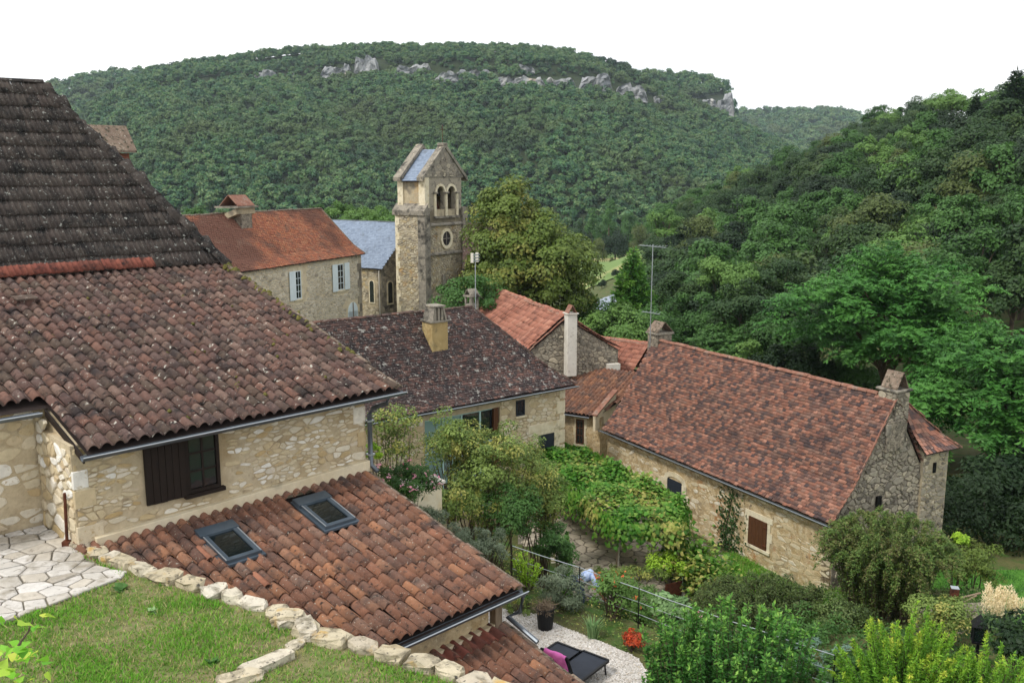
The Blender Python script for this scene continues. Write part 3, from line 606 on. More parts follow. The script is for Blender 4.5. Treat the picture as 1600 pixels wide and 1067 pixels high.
for i, (x, yt, Y, kd, s, lb) in enumerate((
  (962, 356, 300, 'dark', 1.15, 'round dark tree standing alone in the valley meadow'), (1003, 350, 330, 'turn', 1.0, 'rounded olive green tree at the far meadow edge'), (935, 372, 270, 'turn', .75, 'low brownish tree beside the meadow, just right of the big round tree'),
  (922, 365, 320, 'dark', .8, 'dark rounded tree in the valley left of the lone meadow tree'), (985, 335, 370, 'mid', 1.2, 'green tree at the foot of the long hill behind the meadow'), (945, 340, 375, 'mid', 1.1, 'green tree behind the two poplars'), (1020, 370, 310, 'oak', .95, 'dull green tree at the right end of the meadow'),
  (1015, 338, 380, 'oak', 1.2, 'dull green tree at the hill foot above the meadow'), (900, 350, 360, 'oak', 1.2, 'dull green tree showing beside the big round tree crown'), (1050, 345, 360, 'mid', 1.2, 'green tree where the right wood meets the long hill'),
  (957, 402, 285, 'turn', .45, 'little bare looking tree by the meadow fence'), (940, 446, 190, 'dark', .55, 'dark hedge tree between the meadow and the lane'), (962, 452, 200, 'dark', .5, 'dark bush beside the pointed conifer by the lane'), (978, 445, 200, 'oak', .6, 'dull bush left of the pointed conifer'),
  (535, 318, 120, 'lite', .85, 'pale green tree behind the slate church roof, left one'), (560, 322, 118, 'lite', .8, 'pale green tree behind the slate church roof, middle one'), (585, 325, 122, 'lite', .8, 'pale green tree behind the slate church roof, right one'), (607, 322, 110, 'lite', .75, 'bright green round tree touching the church tower'),
  (500, 320, 130, 'mid', .9, 'green tree behind the ridge of the orange tiled roof'), (300, 330, 135, 'mid', .9, 'green tree behind the left end of the orange roof'), (350, 330, 140, 'oak', .9, 'dull green tree behind the chimney of the orange roof'), (440, 325, 140, 'oak', .9, 'dull green tree above the orange roof ridge'))):
    kk = KT[kd]; p = at(x, yt, Y); z0_ = float(gz(p[0], p[1]))
    if Y > 180: sv = max(.3, (p[2] - z0_) / 6.7); sh_ = min(sv, s * 1.15); put_tree(kk[i % len(kk)], 'valley_tree', lb, (p[0], p[1], z0_ - 2.3 * sv), sh_, i * 1.3, sz=sv)
    else: put_tree(kk[i % len(kk)], 'valley_tree', lb, (p[0], p[1], p[2] - 9.2 * s), s, i * 1.3)
# meadow fence
fe = thing('meadow_fence', 'low white rail fence across the valley meadow', 'fence', at(945, 425, 290))
for i in range(9):
    p = at(926 + i * 8, 424 + .2 * i, 290); MB().box(p[0] - .08, p[0] + .08, p[1] - .08, p[1] + .08, p[2] - 1, p[2] + 1.0).build('post', m_white, fe)
p0, p1 = at(926, 424, 290), at(990, 425.6, 290); MB().tube([p0 + Zv * .8, p1 + Zv * .8], .12, 4).build('rail', m_white, fe)
# big round tree by the church
def big_tree(name, label, c, rad, K, n, rc, size, m, base, tr, g, cat='tree', **k):
    t = thing(name, label, cat, base); cm, C = crown_mesh('crown', g, c, rad, K, n, rc, size, m, **k); obj('crown', cm, t)
    trunk_mb(g, base, np.array(c) + np.array([0, 0, rad[2] * .2]), tr, C, 14).build('trunk', m_bark, t); return t
g = np.random.default_rng(41)
c1, c2, c3 = at(800, 372, 58), at(858, 425, 57.5), at(785, 430, 57.5); base_ = np.array([c1[0] + .6, c1[1], -13.]); lt_ = thing('linden_tree', 'big round tree with yellowing leaves beside the church tower', 'tree', base_); PP = []
for c, rad, K, n in ((c1, (2.7, 2.7, 3.9), 70, 26000), (c2, (3.0, 3.0, 3.4), 70, 24000), (c3, (2.4, 2.6, 3.0), 40, 14000)):
    P, Nn, ids, C = crown_pts(g, c, rad, K, n, .85, low=-.9, fill=.25); PP.append((P, Nn, tint_of(ids, g), C))
V, Fq = leaves(np.concatenate([q[0] for q in PP]), np.concatenate([q[1] for q in PP]), .23, g, .6); obj('crown', mesh_np('crown', V, Fq, lf_lin, np.concatenate([q[2] for q in PP])), lt_); trunk_mb(g, base_, c1, .35, np.concatenate([q[3] for q in PP]), 22).build('trunk', m_bark, lt_)
c = at(735, 465, 52); big_tree('village_shrub_tree', 'light green bushy tree in front of the church tower foot', c, (2.2, 1.8, 1.5), 30, 6000, .6, .17, lf_mid, (c[0], c[1], -11.5), .1, g, low=-.6)
# ailanthus-like trees: layered compound leaves
def frond_tree(name, label, c, rad, nfr, ln, m, base, tr, g, low=-.5):
    t = thing(name, label, 'tree', base); K = 130; d = sph(K * 3, g); d = d[d[:, 2] > low][:K]; C = np.array(c) + d * np.array(rad) * g.uniform(.4, .95, K)[:, None]
    ids = g.integers(0, K, nfr); o = sph(nfr, g); o[:, 2] = np.abs(o[:, 2]) * .8; P = C[ids] + o * (rad[0] * .2) * g.uniform(.2, 1, nfr)[:, None]
    D = unit(d[ids] * np.array([1, 1, .3]) + o * .8 + g.normal(0, .3, (nfr, 3)) + Zv * .15); nl = 9; S = unit(np.cross(D, Zv)); Pa, Na, Ta = [], [], []
    for j in range(nl):
        f = (j + 1) / nl; q = P + D * (ln * f) - Zv * (ln * .38 * f * f)
        for sgn in (-1, 1): Pa.append(q); Ta.append(S * sgn + D * .45 - Zv * .25); Na.append(Zv + D * .4 + S * sgn * .3 + g.normal(0, .4, (nfr, 3)))
    P3, N3, T3 = np.concatenate(Pa), np.concatenate(Na), np.concatenate(Ta); V, Fq = leaves(P3, N3, ln * .33, g, .42, .1, .2, T3)
    obj('crown', mesh_np('crown', V, Fq, m, np.tile(tint_of(ids, g, .2), nl * 2)), t); trunk_mb(g, base, np.array(c), tr, C, 22).build('trunk', m_bark, t)
c = at(1385, 515, 50); frond_tree('ailanthus_tree', 'large fresh green tree with drooping feathery leaves behind the long roof', c, (6.0, 5.0, 4.3), 4200, .75, lf_sumac, (c[0], c[1], gz(c[0], c[1]) + 0), .3, g)
c = at(1560, 640, 40); frond_tree('ailanthus_tree', 'dark glossy green feathery tree at the right edge beside the turret', c, (4.2, 4, 3.6), 3200, .7, lf_sumac, (c[0] + .5, c[1] + 1, gz(c[0], c[1])), .25, g)
c = at(1130, 560, 58); frond_tree('ailanthus_tree', 'small feathery green tree above the middle of the long roof ridge', c, (2.4, 2.4, 2.2), 700, .7, lf_mid, (c[0], c[1], gz(c[0], c[1])), .14, g)
c = at(1175, 553, 55); big_tree('bright_shrub', 'bright yellow green shrub tips just above the long roof ridge', c, (1.3, 1.2, 1.5), 14, 1600, .45, .18, lf_lite, (c[0], c[1], gz(c[0], c[1])), .07, g, cat='shrub', low=-.8)
for x, y, Y, rx, rz, m, lb in ((955, 520, 56, 2.6, 1.5, lf_lite, 'broad light green tree between the red gable house and the antenna mast'), (1010, 520, 57, 1.7, 1.3, lf_mid, 'green tree under the pointed conifer'), (1075, 545, 62, 2.4, 2.0, lf_mid, 'green tree behind the far chimney of the long roof'), (920, 500, 60, 1.8, 1.6, lf_mid, 'green tree behind the white chimney'), (1240, 590, 52, 2.2, 2.0, lf_dark, 'dark tree low behind the long roof ridge'), (1512, 790, 35, 1.7, 2.2, lf_dark, 'added tree coloured dark for the deep shade beyond the turret'), (1590, 800, 36, 2.2, 2.2, lf_dark, 'added tree coloured dark for the shade at the right edge above the grass bank'), (1550, 780, 37, 2.0, 2.4, lf_dark, 'added dark coloured tree for the shade between turret and right edge above grass bank'), (1620, 740, 38, 2.4, 2.4, lf_dark, 'tree coloured dark for shade, cut by the right edge under the feathery tree'), (1330, 600, 54, 2.4, 2.2, lf_mid, 'green tree showing just above the roof near the stone chimney'), (1100, 500, 64, 2.6, 2.4, lf_mid, 'green tree right of the tall antenna mast'), (1165, 500, 60, 2.6, 2.6, lf_oak, 'dull green tree left of the large feathery tree'), (1070, 470, 68, 2.2, 2.6, lf_oak, 'dull green tree directly behind the antenna mast'), (1215, 540, 57, 2.4, 2.2, lf_mid, 'rounded green tree under the large feathery tree, left side'), (1140, 440, 66, 2.6, 2.6, lf_lite, 'lighter green tree at the foot of the wood above the long roof'), (1205, 450, 66, 2.8, 2.6, lf_oak, 'dull green tree left above the large feathery tree')):  # right-edge trees added, dark leaf colour standing in for deep shade
    c = at(x, y, Y); big_tree('village_tree', lb, c, (rx, rx, rz), 40, 11000, .7, .2, m, (c[0], c[1], gz(c[0], c[1])), .12, g, low=-.8)
# ================================================================== BUILDINGS
def gutter(parent, fr, a0, a1, b, c, r=.075, name='gutter', m=None):
    th = np.linspace(math.pi, 2 * math.pi, 9); prof = [(b + r * math.cos(t), c + r * math.sin(t)) for t in th] + [(b + (r - .012) * math.cos(t), c + (r - .012) * math.sin(t)) for t in th[::-1]]
    mb = MB().prism([fr.p(a0, x, y) for x, y in prof], fr.u * (a1 - a0)); o = mb.build(name, m or m_zinc, parent)
    MB().tube([fr.p(a0, b + r, c), fr.p(a1, b + r, c)], .012, 5).build('bead', m_alu, o); return o
def deck(parent, pts, name='roof_deck', m=None, dz=-.03):
    mb = MB().add([np.array(p) + Zv * dz for p in pts], [tuple(range(len(pts)))]); return mb.build(name, m or m_deck, parent)
def window(parent, fr, a0, a1, b, c0, c1, m, nx=2, ny=3, name='window', gl=None, fw=.05, sill=None):
    mb = MB(); mb.fbox(fr, a0, a0 + fw, b - .06, b, c0, c1).fbox(fr, a1 - fw, a1, b - .06, b, c0, c1).fbox(fr, a0 + fw, a1 - fw, b - .06, b, c0, c0 + fw).fbox(fr, a0 + fw, a1 - fw, b - .06, b, c1 - fw, c1)
    o = mb.build(name, m, parent); A = np.linspace(a0 + fw, a1 - fw, nx + 1); Cc = np.linspace(c0 + fw, c1 - fw, ny + 1); bw = fw * .3
    for x in A[1:-1]: MB().fbox(fr, x - bw, x + bw, b - .045, b - .012, c0 + fw, c1 - fw).build('glazing_bar', m, o)
    for y in Cc[1:-1]: MB().fbox(fr, a0 + fw, a1 - fw, b - .04, b - .016, y - bw, y + bw).build('glazing_bar', m, o)
    for i in range(nx):
        for j in range(ny): MB().fbox(fr, A[i] + bw, A[i + 1] - bw, b - .035, b - .028, Cc[j] + bw, Cc[j + 1] - bw).build('pane', gl or m_glass, o)
    if sill: MB().fbox(fr, a0 - .06, a1 + .06, b - .05, b + .06, c0 - .07, c0 - .002).build('sill', sill, o)
    return o
def planks(parent, fr, a0, a1, b, c0, c1, m, n=5, name='shutter'):
    o = MB().fbox(fr, a0, a1, b - .02, b, c0, c1).build(name, m, parent); w_ = (a1 - a0) / n
    for i in range(n): MB().fbox(fr, a0 + i * w_ + .004, a0 + (i + 1) * w_ - .004, b + .002, b + .018, c0 - .004 * (i % 3), c1 + .003 * (i % 2)).build('plank', m, o)
    return o
def surround(parent, fr, a0, a1, b, c0, c1, m, w_=.16, d=.02, sill=True):
    MB().fbox(fr, a0 - w_ * 1.3, a1 + w_ * 1.3, b - .05, b + d, c1, c1 + w_ * 1.2).build('lintel', m, parent, bevel=.006)
    n = max(2, int((c1 - c0) / .32)); h = (c1 - c0) / n
    for i in range(n):
        for s_, x in ((-1, a0), (1, a1)):
            k = w_ * (1.35 if (i + (s_ > 0)) % 2 else .8); MB().fbox(fr, min(x, x + s_ * k), max(x, x + s_ * k), b - .05, b + d + .003 * i, c0 + i * h + .004, c0 + (i + 1) * h - .004).build('jamb_stone', m, parent)
    if sill: MB().fbox(fr, a0 - w_, a1 + w_, b - .05, b + d + .05, c0 - .12, c0 - .003).build('sill', m, parent, bevel=.006)
def tent_cap(parent, fr, a0, a1, b0, b1, c, h, m, along='a'):
    """two leaning slabs over a chimney"""
    am, bm_ = (a0 + a1) / 2, (b0 + b1) / 2; o = None
    for s_ in (-1, 1):
        if along == 'a': q = [fr.p(a0, bm_ + s_ * (b1 - b0) / 2, c), fr.p(a1, bm_ + s_ * (b1 - b0) / 2, c), fr.p(a1, bm_ + s_ * .02, c + h), fr.p(a0, bm_ + s_ * .02, c + h)]
        else: q = [fr.p(am + s_ * (a1 - a0) / 2, b0, c), fr.p(am + s_ * (a1 - a0) / 2, b1, c), fr.p(am + s_ * .02, b1, c + h), fr.p(am + s_ * .02, b0, c + h)]
        MB().prism(q, (0, 0, .05)).build('cap_slab', m, parent)
# ---------------------------------------------------------------- main house at the left
H = Fr((-6.6148, 13.6, -4.1911), 45.15)
mh = thing('tiled_house', 'stone house at left under a mossy canal tile roof and steep black tiles', 'house', H.p(2, -4, -1.7))
wl = MB().fbox(H, -.12, 5.5, -1.9, -.35, -9, 0.06).fbox(H, -9, 5.5, -14, -1.903, -9, .42).build('wall', m_mortar, mh)
MB().prism([H.p(5.48, -1.9, .06), H.p(5.48, -.36, .06), H.p(5.48, -1.9, .44)], H.u * -5.5).build('wall_top', m_mortar, mh)
MB().prism([H.p(5.46, -7, .4), H.p(5.46, -1.95, .4), H.p(5.46, -7, 1.9)], H.u * -12).build('wall_top', m_mortar, mh)
stones(wl, 'stone', lambda a, c: H.p(a, -.35, c), H.v, (-.1, 5.48, -1.45, .02), 560, m_stone, 2.1, .008, .016, hole=lambda a, c: .93 < a < 2.42 and -1.3 < c < -.05, seed=3, keep=.86, maxobj=290)
stones(wl, 'stone', lambda b, c: H.p(-.12, b, c), -H.u, (-1.88, -.36, -1.7, .3), 60, m_stone, 1.6, .014, .03, seed=9, maxobj=60, hole=lambda b, c: c > .02 - (b + .35) * .28)
stones(wl, 'stone', lambda a, c: H.p(a, -1.903, c), H.v, (-4, -.13, -1.6, .4), 110, m_stone, 1.7, .012, .01, seed=12, maxobj=110, keep=.85)
for i, (a0_, c0_, w_, h_) in enumerate(((-.13, -.98, .34, .3), (-.13, -1.62, .42, .34), (-.13, -.66, .24, .3), (5.22, -.62, .29, .34), (5.3, -1.1, .21, .3))):
    MB().fbox(H, a0_, a0_ + w_, -.5, -.325, c0_, c0_ + h_).build('quoin', m_stone[0], wl, bevel=.012)
MB().prism([H.p(.12, -.36, -1.9), H.p(5.52, -.36, -1.85), H.p(5.52, -.36, -1.40), H.p(.12, -.36, -1.50)], H.v * .13).build('base_ledge', m_render, mh, bevel=.01)
planks(mh, H, 1.0, 1.71, -.30, -1.2, -.1, m_dark, 6)
MB().fbox(H, 1.72, 2.36, -.8, -.347, -1.2, -.1).build('window_black_block', m_black_depth, mh)  # black block on the solid wall, painted for the shade of a recess
window(mh, H, 1.72, 2.34, -.31, -1.18, -.1, m_dark, 2, 3, sill=m_dark, fw=.06)
# roof planes
T16, T50 = R(16), R(50); lowp = [(0, 0), (7.11, 2.04)]
dk = deck(mh, [H.p(0, .02, 0), H.p(6.13, .02, 0), H.p(6.13, -7.11, 2.04), H.p(-9, -7.11, 2.04), H.p(-9, -1.6, .46), H.p(0, -1.6, .46)])
lay_tiles(mh, 'canal_tile', H.o, H.u, lowp, .2045, .37, lambda s, t: ((0.02 if s < 1.55 else -7), 6.1), CANAL, m_canal, 300, 1.0, 2, outd=-H.v)
EB = H.p(0, -7.05, 2.06); stp = [(0, 0), (3.74, 4.45)]
deck(mh, [H.p(6.13, -7.0, 2.06), H.p(3.35, -10.8, 6.5), H.p(-9, -10.8, 6.5), H.p(-9, -7.0, 2.06)], dz=-.03)
deck(mh, [H.p(6.13, -7.0, 2.06), H.p(6.13, -14.6, 2.06), H.p(3.35, -10.8, 6.5)], dz=-.03); deck(mh, [H.p(6.13, -14.6, 2.06), H.p(-9, -14.6, 2.06), H.p(-9, -10.8, 6.5), H.p(3.35, -10.8, 6.5)], dz=-.03)
lay_tiles(mh, 'ribbed_tile', EB + Zv * .03, H.u, stp, .24, .415, lambda s, t: (-4, 6.1 - 2.78 * s / t), MECH, m_mech, 300, .8, 4, outd=-H.v)
lay_tiles(mh, 'red_ribbed_tile', EB + Zv * .055 + H.v * .05, H.u, [(0, 0), (.25, .28)], .24, .38, lambda s, t: (-4, 4.35), MECHR, m_mechred, 60, .8, 5, outd=-H.v)
cap_line(mh, 'hip_cap', H.p(6.14, -6.98, 2.05), H.p(3.33, -10.8, 6.52), m_mech[0], .17, .40); cap_line(mh, 'ridge_cap', H.p(3.4, -10.8, 6.56), H.p(-5, -10.8, 6.56), m_mech[0], .11, .42)
cap_line(mh, 'verge_tile', H.p(6.1, .0, .04), H.p(6.1, -7.1, 2.1), m_ridge, .085, .37)
g = np.random.default_rng(3); mb = MB(); 
for i in range(46):
    t = g.uniform(.1, 1) ** .8; c = H.p(6.05 + g.normal(0, .05), -7.1 * t, 2.08 * t + .06); r_ = g.uniform(.03, .085)
    mb.tube([c - H.u * r_ + g.normal(0, .02, 3), c + Zv * r_ * .4, c + H.u * r_ + g.normal(0, .02, 3)], [r_ * .4, r_, r_ * .3], 6)
for i in range(40):
    s_ = g.uniform(.3, 6.8); c = H.p(g.uniform(.3, 6), -s_ * .96, s_ * .276 + .07); r_ = g.uniform(.02, .05); mb.tube([c - H.u * r_, c + Zv * r_ * .3, c + H.u * r_], [r_ * .4, r_, r_ * .3], 6)
mb.build('moss', m_moss, mh)['kind'] = 'stuff'
gutter(mh, H, -.1, 6.2, .07, -.03); gutter(mh, H, -7, -.14, -1.52, .40)
MB().prism([H.p(-.06, .0, -.04), H.p(-.06, -1.6, .42), H.p(-.06, -1.6, .3), H.p(-.06, .0, -.16)], H.u * .03).build('verge_board', m_dark, mh)
MB().tube([H.p(5.8, .07, -.08), H.p(5.75, .07, -.2), H.p(5.6, -.2, -.32), H.p(5.56, -.27, -.45), H.p(5.56, -.27, -1.5), H.p(5.6, -.1, -1.62)], .05, 10).build('downpipe', m_zinc, mh, smooth=True)
for c_ in (-.6, -1.3): MB().fbox(H, 5.49, 5.63, -.345, -.21, c_, c_ + .03).build('pipe_clip', m_alu, mh)
vb = H.p(1.01, -5.67, 1.63); MB().prism([vb + H.u * -.12 + H.v * .1, vb + H.u * .12 + H.v * .1, vb + H.u * .12 - H.v * .12, vb - H.u * .12 - H.v * .12], (0, 0, .16)).build('roof_vent', m_canal[0], mh); MB().prism([vb + H.u * -.2 + H.v * .18 + Zv * .16, vb + H.u * .2 + H.v * .18 + Zv * .16, vb + H.u * .2 - H.v * .2 + Zv * .2, vb - H.u * .2 - H.v * .2 + Zv * .2], (0, 0, .03)).build('vent_cap', m_canal[0], mh)
# brick chimney with stone tile cap behind the hip
pc = at(163, 240, 27.5); FC = Fr(pc, 45.15); ch = MB().fbox(FC, -.55, .55, -.45, .45, -3, 0).build('chimney', m_brick, mh)
for s_ in (-1, 1):
    for i in range(2):
        q = [FC.p(-.72, s_ * (.62 - .3 * i), .02 + .34 * i), FC.p(.72, s_ * (.62 - .3 * i), .02 + .34 * i), FC.p(.70, s_ * (.28 - .3 * i + .02), .42 + .34 * i), FC.p(-.70, s_ * (.28 - .3 * i + .02), .42 + .34 * i)]
        MB().prism(q, (0, 0, .06)).build('cap_slab', m_ridge, ch)
ip = thing('iron_post', 'thin rusty iron post beside the house corner', 'post', H.p(-.3, -.4, -1.7)); MB().tube([at(105, 850, 13.9), at(101, 770, 13.9)], .025, 6).build('bar', m_rust, ip)
MB().box(*[x for q in zip(at(105, 850, 13.9) - .06, at(105, 850, 13.9) + .06) for x in q]).build('foot_plate', m_rust, ip)
# ---------------------------------------------------------------- lean-to with skylights
an = thing('lean_to', 'low red canal tile lean-to with two skylights below the stone house', 'building', H.p(3, 2, -5))
P13 = [(0, 0), (4.455, 1.025)]; EO = H.p(0, 4.11, -2.686)
def lw(b): return -.1 + (b + .65) * .234
deck(an, [H.p(-1, 4.15, -2.69), H.p(5.4, 4.15, -2.69), H.p(5.4, -.34, -1.66), H.p(-1, -.34, -1.66)])
lay_tiles(an, 'canal_tile', EO, H.u, P13, .2045, .36, lambda s, t: (lw(4.11 - s * .974) - .3, 5.38), CANAL, m_canal2, 330, 1.1, 6, outd=-H.v)
cap_line(an, 'verge_tile', H.p(5.36, 4.1, -2.64), H.p(5.36, -.2, -1.65), m_canal2[0], .085, .36); cap_line(an, 'mortar_verge', H.p(5.47, 4.1, -2.68), H.p(5.47, -.2, -1.68), m_ridge, .07, .36)
for o_ in [c for c in an.children if c.name.startswith('canal_tile')]:      # no tiles under the skylights
    q = np.array(o_.matrix_basis.translation) - H.o; a_, b_ = q @ H.u, q @ H.v
    if any(x - .02 < a_ < x + .66 and y - 1.0 < b_ < y + .28 for x, y in ((1.56, 1.28), (3.5, 1.2))) and o_.type == 'MESH' and len(o_.data.polygons) < 60: bpy.data.objects.remove(o_)
for (a0_, b0_) in ((1.56, 1.28), (3.5, 1.2)):
    def pl(a, b, h): return H.p(a, b, -2.665 + (4.11 - b) * .23 + h)
    a1_, b1_ = a0_ + .64, b0_ - .95; o = None
    def bar(n, A0, A1, B0, B1, h0, h1, m, par): return MB().prism([pl(A0, B0, h0), pl(A1, B0, h0), pl(A1, B1, h0), pl(A0, B1, h0)], (0, 0, h1 - h0)).build(n, m, par)
    sk = bar('skylight', a0_ - .05, a1_ + .05, b0_ + .05, b1_ - .12, .06, .10, m_skyfr, an)
    for nm, q in (('frame_bar', (a0_, a0_ + .09, b0_, b1_)), ('frame_bar', (a1_ - .09, a1_, b0_, b1_)), ('frame_bar', (a0_ + .09, a1_ - .09, b0_, b0_ - .08)), ('hood', (a0_ - .03, a1_ + .03, b1_ + .16, b1_ - .08))): bar(nm, *q, .102, .15 if nm != 'hood' else .165, m_skyfr, sk)
    for x in (a0_, a1_ - .02): bar('trim', x, x + .02, b0_ - .01, b1_ + .17, .151, .158, m_alu, sk)
    bar('pane', a0_ + .09, a1_ - .09, b0_ - .08, b1_ + .16, .102, .125, m_sky, sk)
m_fresh = mat('fresh_orange_tile', ['#946550'], var=.25)
om = mesh_np('fresh_tile', CANAL[0], CANAL[1], m_fresh)
for a_, b_ in ((1.43, .98), (1.84, 2.05)):
    q = H.p(a_, b_, -2.686 + (4.11 - b_) * .23 + .03); ud = -H.v * .974 + Zv * .224; nn = np.cross(H.u, ud); nn *= np.sign(nn[2])
    obj('fresh_tile', om, an, Matrix([[H.u[j] * (1 if a_ < 2 else .3), ud[j], nn[j], q[j]] for j in range(3)] + [[0, 0, 0, 1]]))
gutter(an, H, .4, 5.5, 4.17, -2.7, .085)
w2 = MB().fbox(H, 0, 5.02, -.3, 3.76, -9.2, -2.72).build('wall', m_wallwarm, an)
MB().prism([H.p(5.0, 3.75, -2.73), H.p(5.0, -.3, -2.73), H.p(5.0, -.3, -1.74)], H.u * -5).build('wall_top', m_wallwarm, an)
MB().fbox(H, 5.08, 5.24, 3.72, 3.88, -6.3, -2.86).build('post', m_wood, an, bevel=.01); MB().fbox(H, 4.9, 5.3, 3.66, 3.98, -2.86, -2.75).build('wall_plate', m_wood, an)
MB().fbox(H, 5.10, 5.22, 2.9, 3.02, -6.3, -2.6).build('post', m_wood, an)
MB().tube([H.p(5.45, 4.17, -2.78), H.p(5.45, 4.1, -3.1), H.p(5.3, 3.95, -3.2), H.p(5.36, 4.6, -3.45)], .045, 8).build('downpipe', m_zinc, an)
lo = thing('lower_lean_to', 'lowest canal tile lean-to roof at the bottom edge, bright orange top tiles', 'building', H.p(3.5, 5, -6))
E3 = H.p(0, 6.9, -4.12); lay_tiles(lo, 'canal_tile', E3, H.u, [(0, 0), (3.12, .72)], .2045, .36, lambda s, t: (lw(6.9 - s) - .3, 5.2), CANAL, m_canal2, 150, 1.1, 8, outd=-H.v)
me_t = mesh_np('bright_tile', CANAL[0], CANAL[1], m_mechred[0])
for k in range(7, 25):
    q = H.p((k + .5) * .2045, 4.12, -3.46 + .012); ud = -H.v * .974 + Zv * .224; nn = np.cross(H.u, ud); nn *= np.sign(nn[2]); obj('bright_tile', me_t, lo, Matrix([[H.u[j], ud[j], nn[j], q[j]] for j in range(3)] + [[0, 0, 0, 1]]))
deck(lo, [H.p(0, 6.95, -4.13), H.p(5.2, 6.95, -4.13), H.p(5.2, 3.77, -3.4), H.p(0, 3.77, -3.4)]); cap_line(lo, 'verge_tile', H.p(5.2, 6.9, -4.07), H.p(5.2, 3.8, -3.36), m_canal2[0], .085, .36); cap_line(lo, 'mortar_verge', H.p(5.31, 6.9, -4.1), H.p(5.31, 3.8, -3.38), m_ridge, .07, .36)
MB().fbox(H, 1.2, 5.05, 3.762, 6.6, -9.2, -4.2).build('wall', m_wallwarm, lo); MB().prism([H.p(1.5, 3.765, -3.62), H.p(5.1, 3.765, -3.56), H.p(5.1, 3.765, -3.3), H.p(1.5, 3.765, -3.36)], H.v * .1).build('base_ledge', m_render, lo)
MB().prism([H.p(5.03, 3.8, -3.46), H.p(5.03, 6.6, -4.15), H.p(5.03, 3.8, -4.15)], H.u * -3.5).build('wall_top', m_wallwarm, lo)
# ---------------------------------------------------------------- middle house with glazed front
Mf = Fr(at(900, 601, 36), 52.4); md = thing('glazed_house', 'stone house with dark flat tile roof, stucco chimney and glazed front', 'house', Mf.p(-5, -3, -5))
mp_ = [(0, 0), (.9, .66), (3.1, 3.07)]
def mz(bk): return float(np.interp(bk, [0, .9, 3.1], [0, .66, 3.07]))
GA0, GA1, GC0, GC1 = -7.05, -3.65, -4.3, -.42
wm = MB().fbox(Mf, -.35, GA1, -5.9, -.3, -5.4, .1).fbox(Mf, GA0, -10.8, -5.9, -.3, -5.4, .1).fbox(Mf, GA1 + .001, GA0 - .001, -5.9, -.9, -5.4, .08).fbox(Mf, GA1, GA0, -.899, -.3, GC1, .1).fbox(Mf, GA1, GA0, -.899, -.3, -5.4, GC0).build('wall', m_mortar, md)
DA0, DA1 = -1.75, -.9
hl = lambda a, c: (-2.95 < a < -2.35 and -1.05 < c < -.2) or (DA0 - .1 < a < DA1 + .1 and -4.2 < c < -1.75) or (-2.6 < a < -1.9 and -4.1 < c < -3.2)
stones(wm, 'stone', lambda a, c: Mf.p(a, -.3, c), Mf.v, (GA1 + .05, -.37, -5.0, .05), 420, m_stonemid, 1.9, .012, .02, hole=hl, seed=21, maxobj=0)
stones(wm, 'stone', lambda a, c: Mf.p(a, -.3, c), Mf.v, (-10.7, GA0 - .05, -5.0, .05), 330, m_stonemid, 1.9, .012, .02, seed=22, maxobj=0)
stones(wm, 'stone', lambda b, c: Mf.p(-.35, b, c), Mf.u, (-5.8, -.32, -5.0, .05), 400, m_stonemid, 1.9, .012, .02, seed=23, maxobj=0)
for i in range(7): MB().fbox(Mf, -.35 - (.42 if i % 2 else .26), -.325, -.7 if i % 2 else -.9, -.272, -.55 - .62 * i, -.02 - .62 * i).build('quoin', m_ashlar, wm, bevel=.012)
MB().fbox(Mf, -2.86, -2.44, -.5, -.29, -.92, -.3).build('window_black_block', m_black_depth, md); window(md, Mf, -2.86, -2.44, -.25, -.92, -.3, m_slatew, 2, 1, sill=m_ashlar)
MB().fbox(Mf, -2.52, -2.02, -.5, -.29, -3.95, -3.35).build('window_black_block', m_black_depth, md); window(md, Mf, -2.52, -2.02, -.25, -3.95, -3.35, m_slatew, 2, 2, sill=m_ashlar); surround(md, Mf, -2.52, -2.02, -.3, -3.95, -3.35, m_ashlar, .12)
dr = MB().fbox(Mf, DA0, DA1, -.42, -.285, -4.05, -1.9).build('door', m_slatew, md); MB().fbox(Mf, DA0 + .06, DA0 + .1, -.284, -.24, -3.0, -2.86).build('handle', m_alu, dr)
surround(md, Mf, DA0, DA1, -.3, -4.05, -1.9, m_ashlar, .2, .03, False); MB().fbox(Mf, DA0 - .5, DA1 + .45, -.32, -.262, -1.74, -1.42).build('lintel', m_ashlar, md, bevel=.01)
gz_ = MB().fbox(Mf, GA0, GA1, -.895, -.86, GC0, GC1).build('room_back', m_black_depth, md)  # black sheet painted for the unlit room behind the panes
gla = np.linspace(GA0, GA1, 5); glc = [GC0, -3.0, -1.75, GC1]
gf = MB().fbox(Mf, GA0, GA1, -.5, -.4, GC1 - .07, GC1).build('glazing_frame', m_frame, md)
for x in gla: MB().fbox(Mf, x - .035, x + .035, -.5, -.398, GC0, GC1 - .07).build('mullion', m_frame, gf)
for y in glc[:3]: MB().fbox(Mf, GA0, GA1, -.49, -.405, y, y + .06).build('transom', m_frame, gf)
for i in range(4):
    for j in range(3): MB().fbox(Mf, gla[i] + .035, gla[i + 1] - .035, -.455, -.445, glc[j] + .06, glc[j + 1]).build('pane', m_white if (i, j) in ((0, 2), (1, 2), (0, 1)) and False else (m_glass_skytint if (i < 2 and j > 0) else m_glass), gf)  # upper left panes paler, sky reflection put into their colour
MB().fbox(Mf, GA1 - .28, GA1 - .04, -.42, -.31, GC0, GC1).build('timber_jamb', m_brown, md)
deck(md, [Mf.p(0, 0, 0), Mf.p(-10.9, 0, 0), Mf.p(-10.9, -.9, .66), Mf.p(-.8, -.9, .66)]); deck(md, [Mf.p(-.8, -.9, .66), Mf.p(-10.9, -.9, .66), Mf.p(-10.9, -3.1, 3.07), Mf.p(-3.0, -3.1, 3.07)])
